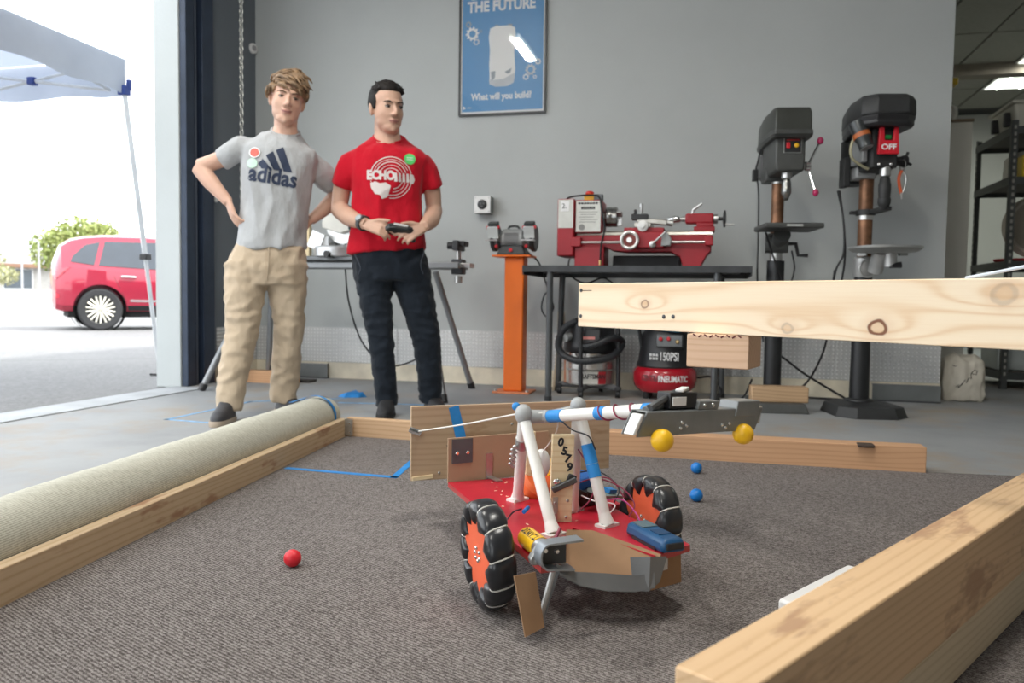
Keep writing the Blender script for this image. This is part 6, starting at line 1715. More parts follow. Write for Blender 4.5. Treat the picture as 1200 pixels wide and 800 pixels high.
# towers
def zz(p):
    return (p[0], p[1], p[2] + dz)
def tower(name, feet, apex):
    for ft in feet:
        f0 = Vector(zz(ft)); ap = Vector(zz(apex))
        d = (ap - f0).normalized()
        lg = MB().tube([f0 + d * 0.02, ap], 0.0134, 18).build('tower_leg', PVC, rob)
        MB().box((f0.x, f0.y, f0.z + 0.003), (0.05, 0.03, 0.006), (0, 0, 0.4)).tube([f0 + Vector((0, 0, 0.003)), f0 + d * 0.03], [0.018, 0.0134], 14).build('flattened_foot', PVC, lg, smooth=40)
        for s in (-0.016, 0.016):
            MB().lathe([(0.004, 0), (0.003, 0.002)], (f0.x + s * math.cos(0.4), f0.y + s * math.sin(0.4), f0.z + 0.006), (0, 0, 1), 8).build('screw', STEEL, lg)
    return apex
aL = tower('left', [(0.135, 0.175, 0.132), (0.165, 0.478, 0.132)], (0.122, 0.33, 0.368))
aR = tower('right', [(0.278, 0.205, 0.132), (0.256, 0.345, 0.132)], (0.236, 0.28, 0.392))
MB().tube([zz(aL), zz((0.178, 0.31, 0.374)), zz((0.25, 0.285, 0.392))], 0.0085, 12).build('pivot_rod', STEEL, rob)
MB().ell(zz((0.121, 0.33, 0.372)), (0.020, 0.024, 0.024)).build('tower_cap', FIT, rob)
MB().ell(zz((0.236, 0.28, 0.395)), (0.018, 0.022, 0.020)).build('tower_cap', FIT, rob)
MB().ell(zz((0.11, 0.35, 0.388)), (0.010, 0.010, 0.010)).build('blue_cap', BTAPE, rob)
MB().tube([zz((0.1325, 0.366, 0.310)), zz((0.1370, 0.381, 0.286))], 0.0158, 14).build('clamp_band', STEEL, rob)
rr = MB()
for k in range(14):
    rr.ell(zz((0.116 + 0.005 * math.sin(k * 2.1), 0.372 + 0.0015 * k, 0.29 - 0.004 * k)), (0.005, 0.005, 0.004), None, 8, 6)
rr.build('bead_chain', STEEL, rob)
# blue tape wraps and arm
arm0, arm1 = Vector(zz((0.165, 0.345, 0.362))), Vector(zz((0.256, -0.085, 0.436)))
arm = MB().tube([arm0, arm1], 0.0134, 20).build('arm_pipe', PVC, rob)
def wrap(p, d, w, r0, m, parent, nm='tape_wrap'):
    d = Vector(d).normalized()
    return MB().tube([Vector(p) - d * w / 2, Vector(p) + d * w / 2], r0, 18).build(nm, m, parent)
ad = (arm1 - arm0)
for f, w in ((0.16, 0.06), (0.54, 0.03), (0.90, 0.05)):
    wrap(arm0 + ad * f, ad, w, 0.0145, BTAPE, arm)
wrap(arm0 + ad * 0.03, ad, 0.07, 0.0155, FIT, arm, 'duct_wrap')
MB().tube([zz((0.118, 0.335, 0.366)), arm0 + ad * 0.06], [0.017, 0.0155], 14).build('pivot_elbow', FIT, rob)
WR1 = mat('red_wire', (0.25, 0.02, 0.06), 0.4); WR2 = mat('dark_wire', (0.02, 0.02, 0.03), 0.4)
P = []
for k in range(60):
    f = 0.50 + 0.32 * k / 59
    x, y, dd = frame_from(ad)
    g = k * 0.30
    P.append(arm0 + ad * f + (x * math.cos(g) + y * math.sin(g)) * 0.0155)
MB().tube(P, 0.0018, 6).build('spiral_wire', WR1, arm)
rd = Vector(zz((0.236, 0.28, 0.392))) - Vector(zz((0.278, 0.205, 0.132)))
wrap(Vector(zz((0.278, 0.205, 0.132))) + rd * 0.60, rd, 0.045, 0.0148, BTAPE, rob)
wrap(Vector(zz((0.278, 0.205, 0.132))) + rd * 0.46, rd, 0.03, 0.0146, BTAPE, rob)
# gripper bar with the two yellow balls
g0, g1 = Vector(zz((0.135, -0.160, 0.424))), Vector(zz((0.452, -0.082, 0.412)))
gd = (g1 - g0).normalized(); gs = Vector((-gd.y, gd.x, 0)).normalized(); gu = gd.cross(gs)
if gu.z < 0:
    gu = -gu
GR = mat('gripper_grey', (0.22, 0.23, 0.23), 0.45, 0.35, 0.15, 14)
Lg = (g1 - g0).length
def gbox(name, u0, u1, v0, v1, w0, w1, m, parent, shear=0.0, bevel=0.002):
    V = []
    for w in (w0, w1):
        for v in (v0, v1):
            for u in (u0, u1):
                V.append(g0 + gd * (u + shear * (w - w0)) + gs * v + gu * w)
    return MB().add(V, [(0, 2, 3, 1), (4, 5, 7, 6), (0, 1, 5, 4), (2, 6, 7, 3), (0, 4, 6, 2), (1, 3, 7, 5)]).build(name, m, parent, bevel=bevel)
grip = gbox('gripper_bar', 0.01, Lg - 0.005, -0.003, 0.001, -0.024, 0.020, GR, rob, 0.5)
gbox('gripper_back', 0.01, Lg - 0.005, 0.036, 0.040, -0.024, 0.020, GR, grip, 0.5)
gbox('gripper_top', 0.04, Lg - 0.02, 0.001, 0.036, 0.016, 0.020, GR, grip)
gbox('white_end', 0.0, 0.008, -0.004, 0.022, -0.020, 0.016, WHITE, grip, 0.5)
gbox('mount_bracket', 0.16, 0.215, -0.002, 0.03, 0.020, 0.036, GR, grip, 0.2)
gbox('end_bracket', 0.26, 0.325, -0.006, 0.040, 0.004, 0.034, GR, grip, 0.2)
gbox('bright_end', Lg - 0.016, Lg + 0.012, 0.0, 0.036, -0.012, 0.022, STEEL, grip, 0.2)
for u, w in ((0.115, -0.012), (0.13, -0.008), (0.118, -0.002), (0.225, -0.010), (0.235, -0.016), (0.245, -0.008), (0.175, 0.028), (0.198, 0.028)):
    p = g0 + gd * u + gs * -0.0032 + gu * w
    MB().ell(p, 0.0035, None, 8, 6).build('rivet', CHROME, grip)
MB().tube([arm1 - ad.normalized() * 0.01, g0 + gd * 0.08 + gs * 0.02 + gu * 0.03, g0 + gd * 0.05 + gs * 0.02 + gu * 0.018], 0.009, 10).build('arm_strut', GR, grip)
MB().tube([g0 + gd * 0.05 + gs * 0.01 + gu * 0.025, g0 + gd * 0.12 + gs * 0.02 + gu * 0.05, g0 + gd * 0.165 + gs * 0.03 + gu * 0.05], [0.007, 0.006, 0.005], 8).build('dark_rod', GUNM, grip)
sv = gbox('servo', 0.095, 0.165, 0.005, 0.04, 0.022, 0.052, BLACK, grip)
gbox('servo_label', 0.10, 0.135, 0.0035, 0.005, 0.028, 0.044, WPRINT, grip)
MB().box(g0 + gd * 0.14 + gs * 0.02 + gu * 0.056, (0.05, 0.016, 0.006), (0, 0, 0.8)).build('servo_horn', WHITE, grip, bevel=0.002)
for lab, p in (('yellow ball held at the white end of the robot gripper', (0.191, -0.168, 0.394)), ('yellow ball held at the bright end of the robot gripper', (0.411, -0.098, 0.384))):
    wp = rob.matrix_basis @ Vector(zz(p))
    M4 = Matrix.Translation(rob.location) @ Matrix.Rotation(R(34), 4, 'Z')
    wp = M4 @ Vector(zz(p))
    o = MB().ell((0, 0, 0), 0.0202, None, 32, 20).build('ball', mat('ball_yellow', (0.88, 0.50, 0.012), 0.4, 0, 0.04), loc=wp)
    tag(o, lab, 'ball', 'small playing balls')
# number plank
NB = wood('number_plank', (0.80, 0.66, 0.43), (0.68, 0.50, 0.28), 4.0)
pl = MB().box((0, 0, 0.10), (0.05, 0.018, 0.20)).build('number_plank', NB, rob, loc=zz((0.192, 0.272, 0.132)), rot=(0, R(1), R(-14)), bevel=0.0015)
for ch, x, z in (('0', -0.006, 0.183), ('5', 0.003, 0.163), ('7', 0.011, 0.146), ('9', 0.016, 0.126)):
    lettering('lettering', ch, 0.026, INK, pl, FRONT((x, -0.0094, z)) @ Matrix.Rotation(R(-12), 4, 'Z'), 0.0012)
MB().box((0.004, -0.016, 0.088), (0.06, 0.012, 0.014), (0, R(-25), 0)).build('latch_arm', GUNM, pl, bevel=0.003)
MB().box((0.020, -0.014, 0.10), (0.02, 0.010, 0.022), (0, R(20), 0)).build('hinge_knuckle', BLACK, pl, bevel=0.003)
MB().ell((-0.012, -0.014, 0.094), (0.009, 0.006, 0.008)).build('latch_bolt', CHROME, pl)
MB().box((-0.014, -0.0100, 0.030), (0.012, 0.002, 0.055)).build('corner_strap', STEEL, pl, smooth=0)
for x, z in ((0.012, 0.012), (0.014, 0.05), (-0.014, 0.02), (-0.014, 0.045)):
    MB().ell((x, -0.0105, z), (0.0035, 0.002, 0.0035), None, 8, 6).build('screw', STEEL, pl)
# electronics on the deck
EL = BLACK
MB().box(zz((0.29, 0.40, 0.152)), (0.10, 0.08, 0.04), (0, 0, 0.3)).build('control_box', EL, rob, bevel=0.006)
MB().box(zz((0.30, 0.41, 0.185)), (0.09, 0.06, 0.028), (0, R(-12), 0.4)).build('battery_pack', mat('battery_blue', (0.01, 0.10, 0.36), 0.35), rob, bevel=0.006)
MB().box(zz((0.272, 0.46, 0.212)), (0.055, 0.05, 0.045), (0, 0, 0.2)).build('yellow_connector', mat('connector_yellow', (0.85, 0.45, 0.02), 0.4), rob, bevel=0.005)
MB().box(zz((0.265, 0.35, 0.175)), (0.05, 0.04, 0.02), (0, R(25), 0.3)).build('black_clip', EL, rob, bevel=0.004)
MB().box(zz((0.335, 0.33, 0.172)), (0.075, 0.055, 0.008), (R(10), R(10), 0.5)).build('circuit_board', mat('board_teal', (0.25, 0.33, 0.32), 0.5), rob, smooth=0)
MB().box(zz((0.345, 0.325, 0.18)), (0.03, 0.02, 0.01), (R(10), R(10), 0.5)).build('board_chip', BTAPE, rob, smooth=0)
mb = MB()
MB().lathe([(0.045, 0), (0.05, 0.012), (0.05, 0.04), (0.04, 0.05)], zz((0.225, 0.53, 0.14)), (0.2, -0.6, 0.7), 28).build('orange_reel', mat('reel_orange', (0.72, 0.13, 0.03), 0.45), rob)
MB().ell(zz((0.205, 0.42, 0.235)), (0.022, 0.02, 0.036)).build('white_counterweight', mat('soft_white', (0.75, 0.74, 0.72), 0.7), rob)
MB().span(zz((0.195, 0.50, 0.132)), zz((0.22, 0.53, 0.30))).build('rear_upright', NB, rob, smooth=0)
MB().box(zz((0.265, 0.40, 0.285)), (0.02, 0.02, 0.04)).build('dark_clamp', GUNM, rob, bevel=0.003)
wires = [([(0.26, 0.36, 0.19), (0.30, 0.31, 0.215), (0.345, 0.27, 0.20), (0.36, 0.23, 0.17), (0.33, 0.2, 0.15)], WR1), ([(0.28, 0.40, 0.21), (0.33, 0.36, 0.22), (0.36, 0.31, 0.19), (0.34, 0.29, 0.16)], WR2),
         ([(0.25, 0.38, 0.18), (0.29, 0.30, 0.165), (0.33, 0.27, 0.16), (0.30, 0.25, 0.14)], WPRINT), ([(0.31, 0.35, 0.21), (0.35, 0.33, 0.205), (0.365, 0.29, 0.17)], WR1), ([(0.24, 0.30, 0.30), (0.262, 0.25, 0.24), (0.255, 0.24, 0.19), (0.235, 0.27, 0.15)], WR1),
         ([(0.30, 0.29, 0.165), (0.33, 0.24, 0.18), (0.345, 0.2, 0.16), (0.335, 0.15, 0.145)], mat('pink_wire', (0.5, 0.05, 0.25), 0.4)), ([(0.20, 0.30, 0.36), (0.22, 0.27, 0.34), (0.245, 0.24, 0.33), (0.26, 0.235, 0.30)], WR2), ([(0.06, 0.28, 0.135), (0.09, 0.31, 0.15), (0.125, 0.345, 0.147)], WR2),
         ([(0.095, 0.24, 0.134), (0.075, 0.20, 0.14), (0.06, 0.13, 0.165)], WR1)]
for pts, m in wires:
    MB().tube(spline([zz(p) for p in pts], 6), 0.0018, 5).build('wire', m, rob)
MB().tube([zz((0.122, 0.322, 0.146)), zz((0.142, 0.345, 0.149))], 0.005, 8).build('blue_wire_cap', mat('ball_blue', ()), rob)
MB().tube([zz((0.10, 0.10, 0.135)), zz((0.13, 0.13, 0.16))], 0.004, 6).build('red_stick', WR1, rob)
# back boards
PLYW = wood('weathered_ply', (0.50, 0.36, 0.24), (0.38, 0.26, 0.16), 5.0, stain=(0.33, 0.20, 0.11))
bb = MB().box((0.3, 0.0, 0.105), (0.625, 0.012, 0.212)).build('back_board', PLYW, rob, loc=zz((-0.02, 0.82, 0.120)), bevel=0.0015)
MB().box((0.125, -0.0065, 0.15), (0.030, 0.002, 0.118), (0, R(-14), 0)).build('tape_strip', BTAPE, bb, smooth=0)
MB().box((0.02, -0.008, 0.008), (0.06, 0.012, 0.010), (0, R(-4), 0)).build('bottom_batten', NB, bb, smooth=0)
MB().box((0.115, -0.0062, 0.095), (0.05, 0.001, 0.002)).build('scratch', INK, bb, smooth=0)
for x, z in ((0.10, 0.05), (0.07, 0.018), (0.29, 0.15)):
    MB().ell((x, -0.007, z), (0.004, 0.002, 0.004), None, 8, 6).build('screw', STEEL, bb)
MB().tube([(-0.018, -0.008, 0.148), (0.0, -0.012, 0.14), (0.012, -0.014, 0.134)], [0.008, 0.010, 0.009], 10).build('string_clamp', CHROME, bb)
for x in (0.10, 0.33):
    MB().span(zz((x, 0.765, 0.14)), zz((x + 0.03, 0.815, 0.17))).build('batten', NB, rob, smooth=0)
pb = MB().box((0.16, 0.0, 0.055), (0.32, 0.006, 0.125)).build('front_panel', mat('tan_hardboard', (0.40, 0.27, 0.17), 0.75, 0, 0.08, 6, 0.1, 50), rob, loc=zz((0.05, 0.725, 0.135)), rot=(0, 0, R(8)), bevel=0.001)
MB().box((0.042, -0.0045, 0.08), (0.062, 0.003, 0.068)).build('grey_plate', mat('dark_grey_plate', (0.10, 0.105, 0.115), 0.5, 0.2), pb, smooth=0)
for x in (0.026, 0.058):
    MB().box((x, -0.0075, 0.075), (0.010, 0.004, 0.010), (0, 0.6, 0)).build('bolt', CHROME, pb, bevel=0.002)
MB().box((0.125, -0.006, 0.03), (0.02, 0.004, 0.075)).box((0.128, -0.035, -0.0), (0.02, 0.06, 0.003)).build('angle_bracket', STEEL, pb, smooth=0)
MB().tube(spline([zz((-0.015, 0.80, 0.263)), zz((0.05, 0.57, 0.315)), zz((0.115, 0.345, 0.372))], 4), 0.0022, 6).build('pull_string', mat('white_string', (0.75, 0.73, 0.68), 0.8), rob)
MB().tube(spline([zz((0.19, 0.29, 0.385)), zz((0.20, 0.32, 0.33)), zz((0.205, 0.42, 0.26))], 4), 0.0016, 6).build('pull_string', mat('white_string', ()), rob)
# blue handheld meter lying on the deck
mt = thing('blue_meter', 'dark blue handheld meter lying on the near corner of the red deck', 'meter', M4 @ Vector(zz((0.316, 0.062, 0.1325))), R(34 + 272))
mt.scale = (1.12, 1.12, 1.12)
MB().box((0, 0, 0.013), (0.135, 0.052, 0.025), None, 0, (0.96, 0.86)).build('case', mat('meter_blue', (0.008, 0.075, 0.19), 0.35), mt, bevel=0.008)
MB().box((-0.035, 0, 0.0262), (0.04, 0.032, 0.002)).build('screen', mat('meter_screen', (0.10, 0.17, 0.2), 0.25), mt, smooth=0)
MB().box((0.0675, 0, 0.013), (0.004, 0.036, 0.013)).build('battery_port', BLACK, mt, bevel=0.003)
MB().box((0.02, 0, 0.0262), (0.03, 0.026, 0.002)).build('keypad', mat('meter_pad', (0.006, 0.05, 0.13), 0.5), mt, smooth=0)
MB().box((0.0, 0, 0.003), (0.08, 0.05, 0.006)).build('base_strip', BLACK, mt, smooth=0)

# ================================================================== PEOPLE
SKIN1 = mat('fair_skin', (0.62, 0.38, 0.28), 0.5, 0, 0.06, 12, sss=0.08)
SKIN2 = mat('light_skin', (0.56, 0.345, 0.25), 0.5, 0, 0.06, 12, sss=0.08)
LIPS = mat('lip_skin', (0.52, 0.25, 0.20), 0.45, 0, 0.05, sss=0.05)
EYEW = mat('eye_white', (0.42, 0.38, 0.35), 0.25)
EYED = mat('eye_iris', (0.03, 0.02, 0.015), 0.15)
def cloth(name, col, var=0.1, weave=600.0, wr=3.0):
    if name in MATS:
        return MATS[name]
    m, nt, b = new_mat(name)
    v = mapping(nt)
    n = tnoise(nt, v, 9, 4)
    f = tnoise(nt, v, weave, 2)
    c = ramp(nt, mathn(nt, 'ADD', mathn(nt, 'MULTIPLY', n, 0.6), mathn(nt, 'MULTIPLY', f, 0.4)), [(0.3, tuple(x * (1 - var) for x in col)), (0.7, tuple(min(1, x * (1 + var)) for x in col))])
    nt.links.new(c, b.inputs['Base Color'])
    b.inputs['Roughness'].default_value = 0.9
    b.inputs['Specular IOR Level'].default_value = 0.15
    b.inputs['Sheen Weight'].default_value = 0.1
    bump(nt, b, tnoise(nt, mapping(nt, (1, 1, 0.55)), 14, 3, 0.5), 0.5, 0.03)
    MATS[name] = m
    return m

HX, HY, HZ = 1.12, 1.06, 1.07
def add_head(mb, c, Mr):
    """head shapes around centre c, turned by Mr (face towards -Y)"""
    def E(p, r, rot=None):
        q = Vector(c) + Mr @ Vector((p[0] * HX, p[1] * HY, p[2] * HZ))
        rr = Mr @ (euler(rot) if rot else Matrix.Identity(3))
        mb.ell(q, (r[0] * HX, r[1] * HY, r[2] * HZ), rr, 20, 14)
    E((0, 0.014, 0.040), (0.074, 0.096, 0.086))
    E((0, -0.021, -0.018), (0.0675, 0.073, 0.088))
    E((0, -0.022, -0.058), (0.0615, 0.063, 0.052))
    E((0, -0.046, -0.088), (0.043, 0.040, 0.030))
    E((0, -0.074, -0.100), (0.016, 0.014, 0.014))
    E((0.034, -0.052, -0.020), (0.026, 0.026, 0.032)); E((-0.034, -0.052, -0.020), (0.026, 0.026, 0.032))
    E((0, -0.080, 0.030), (0.045, 0.013, 0.012))
    for s in (-1, 1):
        E((s * 0.0745, 0.018, -0.004), (0.009, 0.020, 0.032), (0, s * 0.15, s * 0.25))
        E((s * 0.011, -0.098, -0.031), (0.008, 0.010, 0.0075))
    mb.tube([Vector(c) + Mr @ Vector((p[0] * HX, p[1] * HY, p[2] * HZ)) for p in ((0, -0.082, 0.024), (0, -0.096, 0.004), (0, -0.110, -0.018), (0, -0.112, -0.027), (0, -0.098, -0.034))], [0.0085, 0.009, 0.0115, 0.012, 0.009], 12)
    E((0, -0.088, -0.056), (0.023, 0.009, 0.0055)); E((0, -0.085, -0.068), (0.019, 0.010, 0.0065))
def hand(mb, wrist, d, nrm, side, curl=0.5, spread=0.12, thumb=(0.75, 0.55, -0.15), tcurl=0.3, sc=1.0):
    """wrist point, finger direction, back-of-hand normal, thumb side sign"""
    d = Vector(d).normalized(); nrm = Vector(nrm); nrm = (nrm - d * nrm.dot(d)).normalized()
    s = d.cross(nrm) * side
    w = Vector(wrist)
    for off, r0 in ((0.026, 0.0135), (0.009, 0.0145), (-0.009, 0.0145), (-0.025, 0.0125)):
        mb.tube([w + s * off * 0.6, w + d * 0.045 * sc + s * off, w + d * 0.084 * sc + s * off * 1.08], [0.015, r0, r0 * 0.85], 10)
    for k, (off, ln) in enumerate(((0.030, 0.076), (0.0105, 0.084), (-0.0105, 0.078), (-0.029, 0.062))):
        p = w + d * 0.082 * sc + s * off * 1.05
        dd = (d + s * (off * spread * 28)).normalized()
        pts = [p - dd * 0.012, p]
        c2 = curl if not hasattr(curl, '__len__') else curl[k]
        for j, f in enumerate((0.46, 0.30, 0.24)):
            ax = dd.cross(nrm).normalized()
            dd = (Matrix.Rotation(-c2 * (0.9 if j == 0 else 1.15), 3, ax) @ dd).normalized()
            pts.append(pts[-1] + dd * ln * f * sc)
        mb.tube(pts, [0.0100, 0.0098, 0.0090, 0.0082, 0.0070], 10)
        mb.ell(pts[-1], 0.0072, None, 10, 8)
    td = (s * thumb[0] + d * thumb[1] + nrm * thumb[2]).normalized()
    p0 = w + d * 0.018 + s * 0.018
    p1 = p0 + td * 0.040 * sc
    t2 = (td * (1 - tcurl) + d * tcurl).normalized()
    p2 = p1 + t2 * 0.032 * sc; p3 = p2 + (t2 * 0.85 + d * 0.25).normalized() * 0.026 * sc
    mb.tube([p0, p1, p2, p3], [0.015, 0.0125, 0.0105, 0.0082], 10)
    mb.ell(p3, 0.0084, None, 10, 8)
def face_parts(body, c, Mr, brow_m, gaze=(0, 0), smile=0.0, squint=1.0):
    def W2(p):
        return Vector(c) + Mr @ Vector((p[0] * HX, p[1] * HY, p[2] * HZ))
    for s in (-1, 1):
        ey = MB().ell(W2((s * 0.031, -0.0795, 0.006)), (0.0145, 0.0085, 0.0062 * squint), Mr, 16, 10).build('eye', EYEW, body)
        MB().ell(W2((s * 0.031 + gaze[0], -0.0868, 0.006 + gaze[1])), (0.0072, 0.0035, 0.0060 * squint), Mr, 12, 8).build('iris', EYED, ey)
        MB().tube([W2((s * 0.0175, -0.0842, 0.009)), W2((s * 0.031, -0.0888, 0.0135 * (0.6 + 0.4 * squint))), W2((s * 0.0455, -0.0805, 0.0075))], [0.0018, 0.0027, 0.0017], 6).build('eyelid_line', brow_m, ey)
        MB().tube([W2((s * 0.013, -0.0915, 0.025)), W2((s * 0.028, -0.0915, 0.0305)), W2((s * 0.042, -0.0835, 0.0295)), W2((s * 0.052, -0.073, 0.0245))], [0.0030, 0.0040, 0.0034, 0.0016], 8).build('eyebrow', brow_m, body)
    MB().tube([W2((-0.024, -0.0835, -0.061 + smile)), W2((-0.011, -0.0945, -0.0622)), W2((0, -0.0975, -0.0628)), W2((0.011, -0.0945, -0.0622)), W2((0.024, -0.0835, -0.061 + smile * 0.7))], [0.0012, 0.0017, 0.002, 0.0017, 0.0012], 6).build('mouth_line', mat('mouth_dark', (0.16, 0.05, 0.05), 0.5), body)
    for s in (-1, 1):
        MB().ell(W2((s * 0.0065, -0.1045, -0.0365)), (0.003, 0.003, 0.0018), Mr, 8, 6).build('nostril', mat('mouth_dark', ()), body)
def paint_lips(body, c, Mr):
    me = body.data
    Mi = Mr.transposed()
    for p in me.polygons:
        q = Mi @ (p.center - Vector(c)); q = Vector((q.x / HX, q.y / HY, q.z / HZ))
        if abs(q.x) < 0.0245 and q.y < -0.083 and abs(q.z + 0.062) < 0.0095 * (1 - (abs(q.x) / 0.03) ** 2) + 0.001:
            p.material_index = 1
def limb(mb, pts, rad, n=16):
    P = spline(pts, 5)
    r2 = []
    for i in range(len(P)):
        f = i / (len(P) - 1) * (len(rad) - 1); k = min(int(f), len(rad) - 2)
        r2.append(rad[k] + (rad[k + 1] - rad[k]) * (f - k))
    mb.tube(P, r2, n)
def fold(scale, amp, seed, zs=1.0):
    def w(co):
        a = noise.noise(Vector((co.x * scale + seed, co.y * scale, co.z * scale * zs)))
        b2 = noise.noise(Vector((co.x * scale * 2.3 + seed, co.y * scale * 2.3, co.z * scale * zs * 2.1 + 3)))
        return amp * ((1 - abs(a) * 2.2) * 0.7 + 0.45 * b2 - 0.3)
    return w
def decal(surface, shapes, m, name, parent, off=0.003, d=(0, 1, 0), sub=0.02):
    """flat XZ shapes (verts, faces) laid on the cloth along +Y (local)"""
    bm = bmesh.new()
    for vs, fs in shapes:
        bv = [bm.verts.new((v[0], 0, v[1])) for v in vs]
        for f in fs:
            try:
                bm.faces.new([bv[i] for i in f])
            except ValueError:
                pass
    bmesh.ops.triangulate(bm, faces=bm.faces)
    for _ in range(3):
        long_e = [e for e in bm.edges if e.calc_length() > sub]
        if not long_e:
            break
        bmesh.ops.subdivide_edges(bm, edges=long_e, cuts=1)
        bmesh.ops.triangulate(bm, faces=bm.faces)
    me0 = surface.data
    bvh = BVHTree.FromPolygons([v.co for v in me0.vertices], [tuple(p.vertices) for p in me0.polygons])
    bad = []
    for v in bm.verts:
        h = bvh.ray_cast(Vector((v.co.x, -1.0, v.co.z)), Vector((0, 1, 0)), 2.0)
        if h[0] is None:
            bad.append(v)
        else:
            v.co = h[0] - Vector((0, off, 0))
    bmesh.ops.delete(bm, geom=bad, context='VERTS')
    me = bpy.data.meshes.new(name); bm.to_mesh(me); bm.free()
    me.materials.append(m)
    o = bpy.data.objects.new(name, me); COL.objects.link(o); o.parent = parent
    return o
def txt_shape(body, size, cx, cz, bold=0.0, sx=1.0, rot=0.0, shear=0.0):
    vs, fs = text_polys(body, size, bold, shear)
    c, s = math.cos(rot), math.sin(rot)
    return ([(cx + v.x * sx * c - v.y * s, cz + v.x * sx * s + v.y * c) for v in vs], fs)
def disc_shape(cx, cz, r, n=24):
    return ([(cx + r * math.cos(2 * PI * k / n), cz + r * math.sin(2 * PI * k / n)) for k in range(n)], [tuple(range(n))])
def ring_shape(cx, cz, r0, r1, a0, a1, n=40):
    V = []
    for k in range(n + 1):
        a = a0 + (a1 - a0) * k / n
        V += [(cx + r0 * math.cos(a), cz + r0 * math.sin(a)), (cx + r1 * math.cos(a), cz + r1 * math.sin(a))]
    return (V, [(2 * k, 2 * k + 1, 2 * k + 3, 2 * k + 2) for k in range(n)])
def shoe(loc, ang, upper_m, sole_m, parent, accent=None, pitch=0.0):
    """toe towards local -Y before turning by ang"""
    M4 = Matrix.Translation(Vector(loc)) @ Matrix.Rotation(ang, 4, 'Z') @ Matrix.Rotation(pitch, 4, 'X')
    mb = MB().loft([(0, -0.075, 0.022, 0.047, 0.135), (0, -0.072, 0.045, 0.046, 0.130), (0, -0.055, 0.068, 0.040, 0.105), (0, -0.015, 0.092, 0.036, 0.062), (0, 0.005, 0.115, 0.036, 0.045)], 24, 2.3)
    mb.xform(M4)
    u = remesh(mb, 'shoe', upper_m, parent, 0.006, 4)
    MB().loft([(0, -0.077, 0.0, 0.046, 0.140), (0, -0.077, 0.012, 0.050, 0.144), (0, -0.077, 0.028, 0.048, 0.140)], 28, 2.4).xform(M4).build('sole', sole_m, u)
    for k in range(4):
        y = -0.055 - 0.022 * k; z = 0.085 - 0.009 * k
        MB().tube([(-0.020, y, z - 0.004), (0, y - 0.004, z + 0.003), (0.020, y, z - 0.004)], 0.003, 6).xform(M4).build('lace', accent or upper_m, u)
    return u

